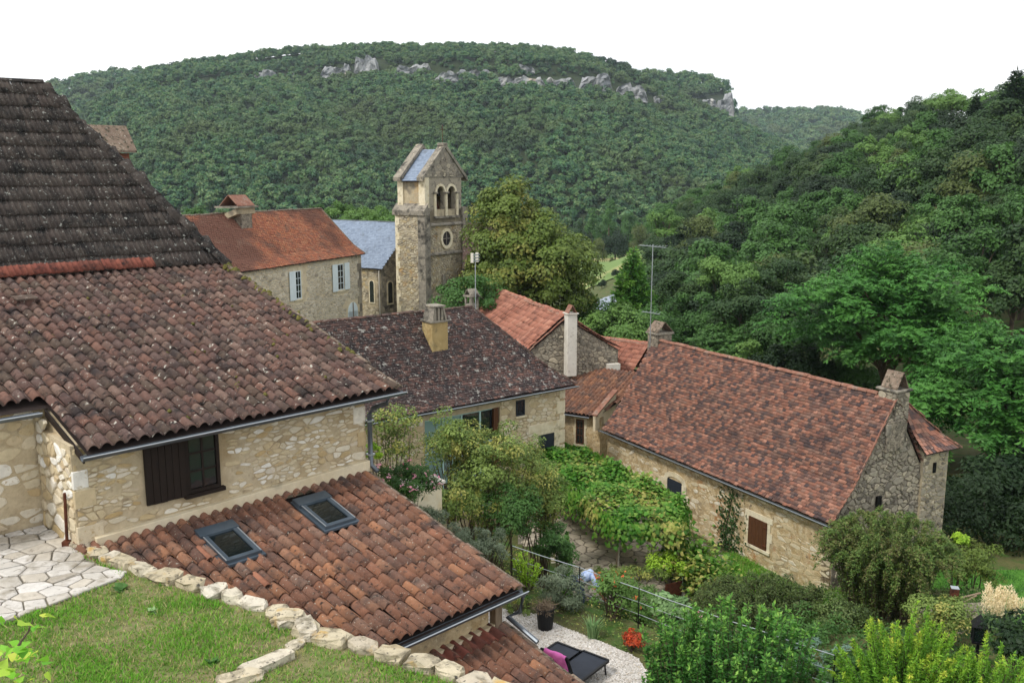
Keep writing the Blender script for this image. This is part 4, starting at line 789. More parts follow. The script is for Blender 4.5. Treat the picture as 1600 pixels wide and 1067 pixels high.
deck(md, [Mf.p(0, 0, 0), Mf.p(-.8, -.9, .66), Mf.p(-.8, -5.3, .66), Mf.p(0, -6.2, 0)], m=m_flatdark); deck(md, [Mf.p(-.8, -.9, .66), Mf.p(-3, -3.1, 3.07), Mf.p(-.8, -5.3, .66)], m=m_flatdark)
deck(md, [Mf.p(0, -6.2, 0), Mf.p(-10.9, -6.2, 0), Mf.p(-10.9, -3.1, 3.07), Mf.p(-3, -3.1, 3.07)], m=m_flatdark)
lay_tiles(md, 'flat_tile', Mf.o, Mf.u, mp_, .165, .112, lambda s, t: (-10.9, -float(np.interp(s, [0, 1.12, t], [0, .8, 3.0]))), FLAT, m_flatdark, 0, 1.2, 10, .5, -Mf.v)
pts = [Mf.p(.02, .02, .03), Mf.p(-.8, -.9, .7), Mf.p(-3, -3.1, 3.12)]
for i in range(2): cap_line(md, 'hip_cap', pts[i], pts[i + 1], m_flatdark and m_canal[0], .08, .3)
cap_line(md, 'ridge_cap', Mf.p(-3, -3.1, 3.1), Mf.p(-10.9, -3.1, 3.1), m_canal[0], .09, .34); gutter(md, Mf, -10.9, .05, .06, -.04, .07)
c0 = at(688, 553, 34.2); FK = Fr(c0, 52.4); k1 = MB().fbox(FK, -.36, .36, -.7, 0, -.9, 1.22).build('chimney', m_stucco, md, bevel=.01)
MB().fbox(FK, -.41, .41, -.75, .05, 1.223, 1.28).build('cap_ledge', m_weath, k1)
for s_ in (-1, 1): MB().prism([FK.p(s_ * .34, -.7, 1.28), FK.p(s_ * .34, .0, 1.28), FK.p(s_ * .22, -.03, 1.8), FK.p(s_ * .22, -.66, 1.8)], FK.u * (-s_ * .07)).build('cap_slab', m_weath, k1)
for x in (-.16, 0, .16): MB().fbox(FK, x - .05, x + .05, -.64, -.06, 1.282, 1.77).build('flue_slab', m_weath, k1)
MB().fbox(FK, -.27, .27, -.7, .0, 1.80, 1.86).build('cap_top', m_weath, k1)
MB().prism([FK.p(-.37, -.76, .9), FK.p(-.37, .02, -.12), FK.p(-.37, .02, -.35), FK.p(-.37, -.76, .6)], FK.u * -.03).build('flashing', m_white, k1)
# ---------------------------------------------------------------- gabled red roofed house with grey gable and white chimney
Rd = Fr((2.6, 43.0, -6.54), -18.4); rh = thing('red_roof_house', 'house with wavy orange red tiled roof and grey rubble gable', 'house', Rd.p(4, 0, -6.5))
MB().prism([Rd.p(0, -3.1, -6.8), Rd.p(0, -3.1, -2.5), Rd.p(0, 0, -.1), Rd.p(0, 2.75, -1.72), Rd.p(0, 2.75, -6.8)], Rd.u * 11.8).build('wall', m_grey, rh)
stones(rh, 'stone', lambda b, c: Rd.p(0, b, c), -Rd.u, (-3.0, 2.7, -5, -.1), 620, m_greyst, 1.3, .012, .03, hole=lambda b, c: c > -.12 - (abs(b) * .79 if b < 0 else b * .6), seed=31, maxobj=0)
def rl(s, t): return (.0, 12.0)
for sd_, pr, nm in ((-1, 3.6, 2.85), (1, 2.9, 1.75)):
    deck(rh, [Rd.p(-.08, 0, 0), Rd.p(12, 0, .1), Rd.p(12, sd_ * pr, -nm), Rd.p(-.08, sd_ * pr, -nm)])
    lay_tiles(rh, 'ribbed_tile', Rd.p(0, sd_ * pr, -nm), Rd.u, [(0, 0), (pr, nm)], .24, .34, lambda s, t: (-.05, 12), RIB, m_mechor, 0, 1.6, 14, 0, -Rd.v * sd_, sag=.16)
cap_line(rh, 'ridge_cap', Rd.p(-.05, 0, .05), Rd.p(12, 0, .12), m_ridger, .11, .36); cap_line(rh, 'verge_tile', Rd.p(0, -3.6, -2.8), Rd.p(0, 0, .03), m_ridger, .06, .3); cap_line(rh, 'verge_tile', Rd.p(12, -3.6, -2.8), Rd.p(12, 0, .08), m_ridge, .07, .3)
wc = MB().fbox(Rd, -.5, -.02, -.12, .36, -2.75, .25).build('chimney', m_white, rh, bevel=.01); tent_cap(wc, Rd, -.5, -.02, -.1, .34, .26, .36, m_ridger); MB().fbox(Rd, -.56, .04, -.18, .42, .251, .29).build('cap_ledge', m_white, wc)
MB().fbox(Rd, -.3, -.03, 2.1, 2.75, -2.75, -2.35).build('wall_box', m_white, rh)
# concrete flue at the end of the middle house ridge + panel antenna
pf = at(737, 478, 40); Ff = Fr(pf, 52.4); fl = thing('concrete_flue', 'grey concrete flue with slotted head behind the dark roof ridge', 'chimney', pf - Zv)
MB().fbox(Ff, -.22, .22, -.22, .22, -1.6, .1).build('shaft', m_weath, fl)
for s_ in (-1, 1):
    for t_ in (-1, 1): MB().fbox(Ff, s_ * .18 - .04, s_ * .18 + .04, t_ * .18 - .04, t_ * .18 + .04, .1, .42).build('pillar', m_weath, fl)
MB().fbox(Ff, -.28, .28, -.28, .28, .42, .5).build('cap_slab', m_weath, fl); tent_cap(fl, Ff, -.24, .24, -.22, .22, .5, .22, m_weath)
ta = thing('panel_antenna', 'white panel television antenna on a thin mast above the grey flue', 'antenna', pf + Ff.v * .3 - Zv * .3); q0 = pf + Ff.v * .3 - Zv * .6
MB().tube([q0, q0 + Zv * 2.95], .022, 6).build('mast', m_alu, ta)
for i in range(3): MB().fbox(Fr(q0 + Zv * 2.6, 30), -.26, .26, .04, .07, i * .13, i * .13 + .05).build('reflector_bar', m_alu, ta)
for x in (-.2, .2): MB().fbox(Fr(q0 + Zv * 2.55, 30), x - .02, x + .02, -.1, .04, 0, .42).build('dipole', m_white, ta)
# ---------------------------------------------------------------- connecting wing
A_, B_ = at(880, 640, 40.0), at(928, 657, 39.2); A_[2] = B_[2] = (A_[2] + B_[2]) / 2; du = (B_ - A_) / np.linalg.norm(B_ - A_); azw = math.degrees(math.atan2(du[0], du[1])); Wf = Fr(A_, azw)
wg = thing('linking_wing', 'small wing with weathered canal tiles linking the two big houses', 'building', Wf.p(.5, -2, -3))
MB().fbox(Wf, -1.2, 1.75, -4, -.25, -4, -.05).build('wall', m_wallwarm, wg); deck(wg, [Wf.p(-1.4, 0, 0), Wf.p(1.6, 0, 0), Wf.p(2.8, -4, 1.2), Wf.p(-1.4, -4, 1.2)])
lay_tiles(wg, 'canal_tile', Wf.o, Wf.u, [(0, 0), (4, 1.2)], .19, .33, lambda s, t: (-1.4, 1.6 + s * .3), CANAL, m_canal2[1], 0, 1.3, 16, 0, -Wf.v); gutter(wg, Wf, -1.2, 1.3, .06, -.03, .06)
MB().fbox(Wf, .55, .95, -.4, -.24, -1.4, -.25).build('window_black_block', m_black_depth, wg); window(wg, Wf, .55, .95, -.2, -1.4, -.25, m_brown, 2, 3); surround(wg, Wf, .55, .95, -.25, -1.4, -.25, m_ashlar, .1)
MB().prism([Wf.p(1.55, .1, -.6), Wf.p(1.55, .1, .1), Wf.p(1.75, -1.6, .9), Wf.p(1.75, -1.6, -.2)], Wf.u * .12).build('abutment', m_render, wg); MB().prism([Wf.p(1.5, .12, .1), Wf.p(1.7, -1.6, .92), Wf.p(1.95, -1.6, .92), Wf.p(1.75, .12, .1)], (0, 0, .06)).build('verge_strip', m_ridger, wg)
# small red roof behind
A_, B_ = at(928, 524, 48), at(1012, 549, 46); B_[2] = A_[2] - .25; du = (B_ - A_); du[2] = 0; Sf = Fr(A_, math.degrees(math.atan2(du[0], du[1]))); ln = float(np.linalg.norm(du)); Sf.o[2] -= .1
sr = thing('small_red_roof_house', 'low house with red tiled roof behind the grey gable', 'house', Sf.p(1, 0, -5)); MB().fbox(Sf, 0, ln, -2.4, 2.4, -7, -2).build('wall', m_grey, sr)
deck(sr, [Sf.p(0, 0, 0), Sf.p(ln, 0, -.1), Sf.p(ln, 2.6, -1.9), Sf.p(0, 2.6, -1.9)]); deck(sr, [Sf.p(0, 0, 0), Sf.p(ln, 0, -.1), Sf.p(ln, -2.6, -1.9), Sf.p(0, -2.6, -1.9)], m=m_mechor)
lay_tiles(sr, 'ribbed_tile', Sf.p(0, 2.6, -1.9), Sf.u, [(0, 0), (2.6, 1.85)], .24, .3, lambda s, t: (0, ln), RIB, m_mechor, 0, 1.6, 17, 0, -Sf.v); cap_line(sr, 'ridge_cap', Sf.p(0, 0, .03), Sf.p(ln, 0, -.05), m_ridger, .1, .34)
# ---------------------------------------------------------------- long house at the right
G = Fr((9.96, 27, -10.63), -29, -1); rg = thing('long_tiled_house', 'long stone house with mottled red brown flat tile roof and stone gable', 'house', G.p(6, -2.6, -3))
rp = [(0, 0), (.9, 1.0), (2.65, 3.7)]; LN = 12.45
wr = MB().fbox(G, .06, LN, -5.2, -.25, -4, 0).build('wall', m_wallwarm, rg)
MB().prism([G.p(.02, -.25, -4), G.p(.02, -.25, .12), G.p(.02, -.95, .95), G.p(.02, -2.65, 3.62), G.p(.02, -4.35, .95), G.p(.02, -5.2, .1), G.p(.02, -5.2, -4)], G.u * .45).build('gable_wall', m_grey, rg)
MB().prism([G.p(LN - .3, -.3, 0), G.p(LN - .3, -2.65, 3.6), G.p(LN - .3, -5.0, 0)], G.u * .3).build('gable_wall', m_grey, rg)
def gab(b, c):
    x = -b; return c > min(np.interp(x, [0, .95, 2.65, 4.35, 5.3], [.0, .9, 3.55, .9, 0]), 9) or x < .3 or (2.0 < x < 2.32 and -.05 < c < .65)
stones(rg, 'gable_stone', lambda b, c: G.p(.02, b, c), -G.u, (-5.2, -.26, -3.2, 3.6), 900, m_greyst, 1.5, .012, .035, hole=gab, seed=41, maxobj=0)
hr = lambda a, c: (2.65 < a < 3.98 and -2.15 < c < -.85) or (7.1 < a < 8.6 and -3.5 < c < -.55)
stones(wr, 'stone', lambda a, c: G.p(a, -.25, c), G.v, (.1, LN - .1, -3.2, -.08), 900, m_stonemid, 2.2, .016, .010, hole=hr, seed=43, maxobj=0, keep=.62)
MB().fbox(G, -.06, .5, -2.26, -2.06, .05, .55).build('gable_slit_block', m_black_depth, rg)  # black block on the gable, painted for the shade inside a slit
hs = planks(rg, G, 2.86, 3.74, -.21, -2.0, -1.0, m_brown, 5); surround(rg, G, 2.86, 3.74, -.25, -2.0, -1.0, m_ashlar, .17)
for y in (-1.85, -1.2): MB().fbox(G, 2.84, 3.0, -.19, -.165, y, y + .04).build('hinge', m_rust, hs)
MB().fbox(G, 7.4, 8.3, -.3, -.235, -3.2, -.95).build('door', m_slatew, rg)
ad = MB()
for t0, t1 in zip(np.linspace(0, math.pi, 7)[:-1], np.linspace(0, math.pi, 7)[1:]):
    f = lambda t, r, h: G.p(7.85 + r * math.cos(t), -.27, -.98 + h * math.sin(t)); ad.prism([f(t0, .45, .16), f(t1, .45, .16), f(t1, .68, .36), f(t0, .68, .36)], G.v * .05)
ad.build('arch', m_ashlar, rg)
for i in range(6):
    for s_ in (-1, 1):
        w_ = .26 if (i + (s_ > 0)) % 2 else .4; x = 7.4 if s_ < 0 else 8.3; MB().fbox(G, min(x, x + s_ * w_), max(x, x + s_ * w_), -.26, -.222 + .003 * i, -3.2 + i * .37, -2.84 + i * .37).build('jamb_stone', m_ashlar, rg)
for sd_ in (1, -1):
    q = lambda a, bk, c: G.p(a, -bk if sd_ > 0 else -5.3 + bk, c)
    deck(rg, [q(0, 0, 0), q(LN, 0, 0), q(LN, .9, 1.0), q(0, .9, 1.0)]); deck(rg, [q(0, .9, 1.0), q(LN, .9, 1.0), q(LN, 2.65, 3.7), q(0, 2.65, 3.7)])
    lay_tiles(rg, 'flat_tile', q(0, 0, 0), G.u, rp, .165, .108, lambda s, t: (-.02, LN), FLAT, m_flatmix, 0, 1.2, 18 + sd_, .5, -G.v * sd_)
cap_line(rg, 'ridge_cap', G.p(.7, -2.65, 3.74), G.p(LN, -2.65, 3.74), m_ridger, .11, .36); gutter(rg, G, -.02, LN + .2, .06, -.05, .06)
for i, (q0, q1) in enumerate(((G.p(-.03, .02, .02), G.p(-.03, -.9, 1.04)), (G.p(-.03, -.9, 1.04), G.p(-.03, -2.6, 3.68)))): MB().tube([q0, q1], .035, 5).build('verge_mortar', m_ridger, rg)
# near chimney and turret
k2 = MB().fbox(G, -.05, .65, -3.25, -2.6, 2.2, 3.92).fbox(G, -.09, .9, -3.1, -2.25, 2.0, 3.0).build('chimney', m_grey, rg, bevel=.02)
stones(k2, 'stone', lambda b, c: G.p(-.05, b, c), -G.u, (-3.24, -2.61, 3.0, 3.9), 22, m_greyst, 1.5, .012, .02, seed=51, maxobj=0); stones(k2, 'stone', lambda a, c: G.p(a, -2.6, c), G.v, (-.04, .64, 3.0, 3.9), 22, m_greyst, 1.5, .012, .02, seed=52, maxobj=0)
MB().fbox(G, -.12, .72, -3.32, -2.53, 3.92, 4.0).build('cap_ledge', m_weath, k2, bevel=.02); tent_cap(k2, G, -.02, .6, -3.2, -2.66, 4.0, .5, m_ridge)
MB().fbox(G, -.1, 1.0, -2.44, -2.2, 2.55, 2.95).build('shoulder_stone', m_weath, k2, bevel=.03)
tu = MB().fbox(G, -.07, 1.5, -5.45, -4.15, -4, 1.78).build('turret_wall', m_ochre, rg); stones(tu, 'stone', lambda b, c: G.p(-.07, b, c), -G.u, (-5.44, -4.16, -3, 1.7), 160, m_greyst, 1.6, .012, .025, seed=55, maxobj=0, hole=lambda b, c: -4.85 < b < -4.65 and .9 < c < 1.4)
MB().fbox(G, -.1, .2, -4.82, -4.68, .95, 1.3).build('turret_slit_block', m_black_depth, tu)  # solid black block, slit shade put into its colour
ap = [(0, 0), (.55, .5), (1.5, 1.72)]; tr_ = []
def ring(f, c, ins): return [G.p(-.32 + ins, -3.95, c), G.p(-.32 + ins, -5.7 + ins, c), G.p(1.8 - ins, -5.7 + ins, c), G.p(1.8 - ins, -3.95, c)]
mbt = MB(); r0, r1, r2 = ring(0, 1.72, 0), ring(0, 2.2, .5), [G.p(.62, -3.6, 3.5), G.p(.66, -3.75, 3.5), G.p(.75, -3.75, 3.5), G.p(.78, -3.6, 3.5)]
for lo_, hi_ in ((r0, r1), (r1, r2)): mbt.add(lo_ + hi_, [(0, 1, 5, 4), (1, 2, 6, 5), (2, 3, 7, 6)])
mbt.build('turret_roof_deck', m_deck, tu); gt = np.random.default_rng(8); tb = MB(); tt = []
for (e0, e1, m0, m1, t0, t1) in ((r0[1], r0[0], r1[1], r1[0], r2[1], r2[0]), (r0[2], r0[1], r1[2], r1[1], r2[2], r2[1])):
    for row in range(13):
        f0, f1 = row / 13, (row + 1.25) / 13
        def pt(f, k):
            L0 = e0 + (m0 - e0) * min(1, f / .35) if f < .35 else m0 + (t0 - m0) * (f - .35) / .65; L1 = e1 + (m1 - e1) * min(1, f / .35) if f < .35 else m1 + (t1 - m1) * (f - .35) / .65; return L0 + (L1 - L0) * k
        n_ = max(1, int(np.linalg.norm(pt(f0, 1) - pt(f0, 0)) / .17))
        for k in range(n_):
            d = Zv * (.035 + gt.normal(0, .006)); tb.prism([pt(f0, k / n_ + .01) + d, pt(f0, (k + 1) / n_ - .01) + d, pt(min(f1, 1), (k + 1) / n_ - .01) + Zv * .012, pt(min(f1, 1), k / n_ + .01) + Zv * .012], (0, 0, .014)); tt += [gt.random()] * 6
ot = tb.build('flat_tile_field', m_flatmix, tu); ot['kind'] = 'stuff'; a_ = ot.data.attributes.new('tint', 'FLOAT', 'FACE'); a_.data.foreach_set('value', np.array(tt, np.float32))
for q0, q1 in ((r0[1], r1[1]), (r1[1], r2[1])): cap_line(tu, 'hip_cap', q0 + Zv * .03, q1 + Zv * .03, m_ridger, .06, .28)
# far chimney of the long house, and the tall antenna
FK2 = Fr(G.p(LN - .15, -2.85, 3.4), -29, -1); k3 = MB().fbox(FK2, -.3, .4, -.4, .4, -.7, .6).build('chimney', m_grey, rg, bevel=.02)
MB().fbox(FK2, -.36, .46, -.46, .46, .6, .68).build('cap_ledge', m_weath, k3); tent_cap(k3, FK2, -.32, .42, -.42, .42, .68, .4, m_ridge, 'a')
q0 = G.p(LN - .45, -2.05, 4.0); an2 = thing('television_antenna', 'tall thin mast with two comb antennas above the far chimney', 'antenna', q0); tp = at(1036, 382, float(q0[1]) - .1); tp[0] = q0[0]
MB().tube([q0 - Zv * .5, tp], .02, 6).build('mast', m_alu, an2)
for z_, l_, n_ in ((tp[2] - .05, 1.15, 9), (q0[2] + 1.05, .75, 6)):
    bx = np.array([tp[0], tp[1], z_]); dd = np.array([.92, -.35, .0]); o = MB().tube([bx - dd * l_ * .5, bx + dd * l_ * .5 - Zv * .08], .016, 5).build('boom', m_alu, an2); e_ = np.array([.35, .92, 0])
    for i in range(n_): c_ = bx + dd * l_ * (i / (n_ - 1) - .5); MB().tube([c_ - e_ * .22, c_ + e_ * .22], .008, 4).build('element', m_alu, o)
# ---------------------------------------------------------------- orange roofed house with pale shutters
O = Fr(at(570, 397, 62), 21); oh = thing('orange_roof_house', 'grey stone house with orange tiled roof and pale blue shutters', 'house', O.p(-6, -3, -5))
op = [(0, 0), (.9, .58), (3.4, 3.0)]
wo_ = MB().fbox(O, -16, -.15, -6.6, -.25, -6, 0).build('wall', m_render, oh); MB().prism([O.p(-.16, -.3, 0), O.p(-.16, -3.4, 2.9), O.p(-.16, -6.5, 0)], O.u * -.4).build('gable_wall', m_grey, oh)
m_os = pair('house_stone', ['#b8b09e', '#c6beac', '#a8a090', '#d0c8b6', '#9c9484'], layers=[('#7e776a', 1.5, .58, .74)], bump=(25, .6, .02), var=.18)
ho = lambda a, c: any(x0 - .5 < a < x1 + .5 and -2.35 < c < -.2 for x0, x1 in ((-7.95, -7.3), (-3.2, -2.4))) or (-2.2 < a < -.6 and c < -3)
stones(wo_, 'stone', lambda a, c: O.p(a, -.25, c), O.v, (-13, -.2, -4.6, -.05), 1300, m_os, 2.0, .014, .02, hole=ho, seed=61, maxobj=0)
for i in range(8): MB().fbox(O, -.15 - (.5 if i % 2 else .3), -.13, -.6, -.222, -.6 - .55 * i, -.06 - .55 * i).build('quoin', m_greyst[0], wo_)
for sd_ in (1, -1):
    q = lambda a, bk, c: O.p(a, -bk if sd_ > 0 else -6.8 + bk, c); deck(oh, [q(0, 0, 0), q(-16, 0, 0), q(-16, .9, .58), q(0, .9, .58)]); deck(oh, [q(0, .9, .58), q(-16, .9, .58), q(-16, 3.4, 3.0), q(0, 3.4, 3.0)])
    if sd_ > 0: lay_tiles(oh, 'flat_tile', q(0, 0, 0), O.u, op, .19, .135, lambda s, t: (-16, .02 ), FLAT, m_flator, 0, 1.3, 63, .5, -O.v)
    else: deck(oh, [q(0, .05, .06), q(-16, .05, .06), q(-16, 3.4, 3.03), q(0, 3.4, 3.03)], m=m_flator)
cap_line(oh, 'ridge_cap', O.p(0, -3.4, 3.03), O.p(-16, -3.4, 3.03), m_ridge, .09, .4)
for q0, q1 in ((O.p(.02, .02, .03), O.p(.02, -.9, .62)), (O.p(.02, -.9, .62), O.p(.02, -3.4, 3.05))): MB().tube([q0, q1], .06, 5).build('verge_mortar', m_ridge, oh)
for a0_, a1_, sh in ((-7.95, -7.35, (-1,)), (-3.2, -2.45, (-1, 1))):
    MB().fbox(O, a0_, a1_, -.5, -.245, -2.15, -.45).build('window_black_block', m_black_depth, oh); window(oh, O, a0_, a1_, -.205, -2.15, -.45, m_blue, 2, 4, fw=.05); surround(oh, O, a0_, a1_, -.25, -2.15, -.45, m_ashlar, .16)
    for s_ in sh:
        x = a0_ - .66 if s_ < 0 else a1_ + .06; o = planks(oh, O, x, x + .6, -.16, -2.18, -.42, m_blue, 4)
MB().fbox(O, -2.0, -.75, -.4, -.22, -6, -3.75).build('arched_door', m_blue, oh); MB().tube([O.p(-1.375, -.4, -3.75), O.p(-1.375, -.22, -3.75)], .62, 20).build('door_head', m_blue, oh); MB().fbox(O, -1.42, -1.36, -.22, -.17, -5.5, -3.15).build('door_post', m_weath, oh)
pk = at(387, 370, 54.2); FO = Fr(pk, 21); k4 = MB().fbox(FO, -.5, .5, -1.2, 0, -1, 1.35).build('chimney', m_grey, oh); MB().prism([FO.p(-.95, -1.3, .85), FO.p(.8, -1.3, .85), FO.p(.8, 0.02, 1.35), FO.p(-.95, .02, 1.35)], (0, 0, .35)).build('chimney_head', m_ochre, k4)
MB().fbox(FO, -1.05, .95, -1.45, .2, 1.7, 1.8).build('cap_ledge', m_weath, k4); tent_cap(k4, FO, -.85, .75, -1.25, .05, 1.8, .6, m_ridger, 'a'); MB().fbox(FO, .5, .62, -.5, -.1, .2, 1.1).build('flue_box', m_weath, k4)
# ---------------------------------------------------------------- church
ch_ = thing('church', 'stone church with a gabled bell tower and slate roofed nave', 'church', at(660, 480, 65)); T = Fr(at(661, 323, 64), 34)
tw = MB().fbox(T, 0, 4.95, -2.55, 0, -9, -.25).build('tower_shaft', m_ochre, ch_)
for P_, nr, bd, n_, sd_ in ((lambda b, c: T.p(0, b, c), -T.u, (-2.5, -.45, -8.5, -.35), 330, 71), (lambda a, c: T.p(a, 0, c), T.v, (.6, 4.4, -8.5, -1.4), 560, 72)):
    stones(tw, 'stone', P_, nr, bd, n_, m_ochrest, 1.5, .014, .03, seed=sd_, maxobj=0, hole=(lambda a, c: (a - 2.55) ** 2 + (c + 2.35) ** 2 < .62) if sd_ == 72 else None)
for a0_, a1_ in ((-.03, .58), (4.38, 4.98)):
    for i in range(17): MB().fbox(T, a0_ - .012 * (i % 2), a1_, -.5, .15 + .01 * (i % 3), -8.6 + i * .5, -8.11 + i * .5).build('quoin', m_weath, tw)
for i in range(16): MB().fbox(T, -.035, .4, -2.58, -2.2 - .15 * (i % 2), -8.6 + i * .52, -8.09 + i * .52).build('quoin', m_ashlar, tw)
# weathered offset on the left face, and string courses
MB().prism([T.p(-.14, .2, -.62), T.p(-.14, .2, -.3), T.p(.34, .2, .22), T.p(.34, .2, -.62)], -T.v * 2.95).build('cornice', m_weath, tw)
for c_ in (-1.42, -3.5): MB().prism([T.p(.58, 0, c_), T.p(.58, .2, c_ + .04), T.p(.58, .2, c_ + .14), T.p(.58, 0, c_ + .24)], T.u * 3.8).build('string_course', m_weath, tw)
# belfry stage: piers, arches, gables
bf = MB().fbox(T, .32, 4.63, -2.4, -2.05, -.25, 2.2).fbox(T, .32, .7, -2.05, -.36, -.25, 1.9).fbox(T, 4.28, 4.63, -2.05, -.36, -.25, 1.9).build('belfry', m_ochre, ch_)
for b0_, b1_ in ((-2.5, -2.0), (-.55, .02)): MB().fbox(T, .2, .68, b0_, b1_, -.2, 2.02).build('pier', m_ashlar, bf, bevel=.01)
def arch_front(b0, b1, c0, c1, ops, a0, a1, m, par, nm):
    mb = MB(); x = a0
    for (ac, hw, sill, spr) in ops:
        mb.fbox(T, x, ac - hw, b0, b1, c0, c1); mb.fbox(T, ac - hw, ac + hw, b0, b1, c0, sill); th = np.linspace(math.pi, 0, 11)
        for t0, t1 in zip(th[:-1], th[1:]):
            p0, p1 = (ac + hw * math.cos(t0), spr + hw * math.sin(t0)), (ac + hw * math.cos(t1), spr + hw * math.sin(t1)); mb.prism([T.p(p0[0], b0, p0[1]), T.p(p1[0], b0, p1[1]), T.p(p1[0], b0, c1), T.p(p0[0], b0, c1)], T.v * (b1 - b0))
        x = ac + hw
    mb.fbox(T, x, a1, b0, b1, c0, c1); return mb.build(nm, m, par)
OPS = [(1.95, .44, -.72, .95), (3.2, .44, -.72, .95)]
arch_front(-.35, .0, -1.2, 2.0, OPS, .55, 4.42, m_greyst[0], bf, 'arcade')
for ac, hw, sill, spr in OPS:
    mbA = MB(); th = np.linspace(math.pi, 0, 9)
    for t0, t1 in zip(th[:-1], th[1:]):
        f = lambda t, r: T.p(ac + r * math.cos(t), -.1, spr + r * math.sin(t)); mbA.prism([f(t0, hw), f(t1, hw), f(t1, hw + .17), f(t0, hw + .17)], T.v * .17)
    mbA.build('arch_ring', m_ashlar, bf)
    MB().fbox(T, ac - hw - .15, ac + hw + .1, -.2, .12, sill - .16, sill).build('sill', m_weath, bf)
for x in (1.3, 2.575, 3.85): MB().tube([T.p(x, .03, -.7), T.p(x, .03, .85)], .11, 10).build('column', m_ashlar, bf); MB().fbox(T, x - .2, x + .2, -.12, .2, .85, 1.0).build('capital', m_weath, bf, bevel=.03); MB().fbox(T, x - .17, x + .17, -.1, .17, -.86, -.7).build('column_base', m_weath, bf)
MB().fbox(T, .7, 4.28, -2.04, -.37, -1.15, -1.0).build('belfry_floor', m_black_depth, bf)  # floor coloured black to paint the dark belfry interior
be = MB().tube([T.p(2.575, -1.2, .55), T.p(2.575, -1.2, .45), T.p(2.575, -1.2, .05), T.p(2.575, -1.2, -.25)], [.1, .3, .38, .52], 16).build('bell', m_rust, ch_); MB().tube([T.p(1, -1.2, .75), T.p(4.2, -1.2, .75)], .09, 6).build('headstock', m_dark, be)
for b0_, b1_ in ((-.36, .04), (-2.5, -2.02)):
    MB().prism([T.p(.2, b0_, 2.0), T.p(4.75, b0_, 2.0), T.p(2.475, b0_, 4.05)], T.v * (b1_ - b0_)).build('gable', m_weath, bf)
    for s_ in (-1, 1): MB().prism([T.p(2.475 + s_ * 2.6, b0_ - .08, 1.75), T.p(2.475 + s_ * 2.6, b0_ - .08, 2.02), T.p(2.475, b0_ - .08, 4.38), T.p(2.475, b0_ - .08, 4.08)], T.v * (b1_ - b0_ + .16)).build('coping', m_weath, bf)
stones(bf, 'gable_stone', lambda a, c: T.p(a, .04, c), T.v, (.5, 4.5, 2.05, 3.9), 90, m_greyst, 1.5, .014, .025, seed=77, maxobj=0, hole=lambda a, c: c > 3.9 - abs(a - 2.475) * .92)
MB().fbox(T, 2.22, 2.73, -.45, .12, 4.2, 4.42).build('apex_stone', m_weath, bf, bevel=.03); MB().tube([T.p(2.475, -.16, 4.4), T.p(2.475, -.16, 5.7)], .02, 5).build('cross_shaft', m_rust, bf); MB().tube([T.p(2.2, -.16, 5.35), T.p(2.75, -.16, 5.35)], .02, 5).build('cross_arm', m_rust, bf)
for s_ in (-1, 1):
    e_ = 2.475 + s_ * 2.42; q = [T.p(e_, -.4, 1.72), T.p(e_, -2.0, 1.72), T.p(2.475, -2.0, 3.98), T.p(2.475, -.4, 3.98)]; deck(bf, q)
    lay_tiles(bf, 'slate', T.p(e_, 0, 1.74), -T.v, [(0, 0), (2.42, 2.26)], .2, .17, lambda s, t: (.42, 1.98), SLATE, m_slate, 0, .5, 79 + s_, .5, -T.u * s_)
th = np.linspace(0, 2 * math.pi, 25); oc = MB()
for t0, t1 in zip(th[:-1], th[1:]):
    f = lambda t, r: T.p(2.55 + r * math.cos(t), 0.0, -2.35 + r * 1.1 * math.sin(t)); oc.prism([f(t0, .48), f(t1, .48), f(t1, .68), f(t0, .68)], T.v * .09)
ow = oc.build('oculus', m_ashlar, tw); MB().add([T.p(2.55 + .48 * math.cos(t), .012, -2.35 + .53 * math.sin(t)) for t in th[:-1]], [tuple(range(24))]).build('pane', m_glass, ow)
for q0, q1 in (((2.07, -2.35), (3.03, -2.35)), ((2.55, -2.88), (2.55, -1.82))): MB().tube([T.p(q0[0], .03, q0[1]), T.p(q1[0], .03, q1[1])], .025, 4).build('bar', m_weath, ow)
for s_ in (-1, 1): MB().prism([T.p(2.1, 0, -5.6), T.p(2.1 + s_ * 1.7, 0, -7.6), T.p(2.1 + s_ * 1.7, 0, -7.85), T.p(2.1, 0, -5.9)], T.v * .22).build('door_gable', m_weath, tw)
MB().fbox(T, 1.95, 2.25, .0, .15, -5.7, -4.9).build('finial', m_weath, tw); MB().fbox(T, -.2, .75, -.6, .35, -9, -8.2).build('plinth', m_weath, tw)
# nave
N_ = Fr(at(594, 421, 66), -56, -1); np_ = [(0, 0), (3.6, 3.2)]
nv = MB().fbox(N_, .12, 12, -7, -.2, -6, -.05).build('nave_wall', m_ochre, ch_); MB().prism([N_.p(.1, -.2, -6), N_.p(.1, -.2, 0), N_.p(.1, -3.6, 3.1), N_.p(.1, -7, 0), N_.p(.1, -7, -6)], N_.u * .4).build('nave_gable', m_weath, ch_)
stones(nv, 'stone', lambda a, c: N_.p(a, -.2, c), N_.v, (.4, 6, -4, -.1), 300, m_ochrest, 1.6, .014, .02, seed=81, maxobj=0, hole=lambda a, c: .7 < a < 1.35 and -2.7 < c < -.7); stones(nv, 'stone', lambda b, c: N_.p(.1, b, c), -N_.u, (-3.6, -.25, -4, 2.9), 300, m_greyst, 1.6, .014, .02, seed=82, maxobj=0, hole=lambda b, c: c > -.2 - b * .9 - .4 or (-1.5 < b < -.7 and -2.8 < c < -.8))
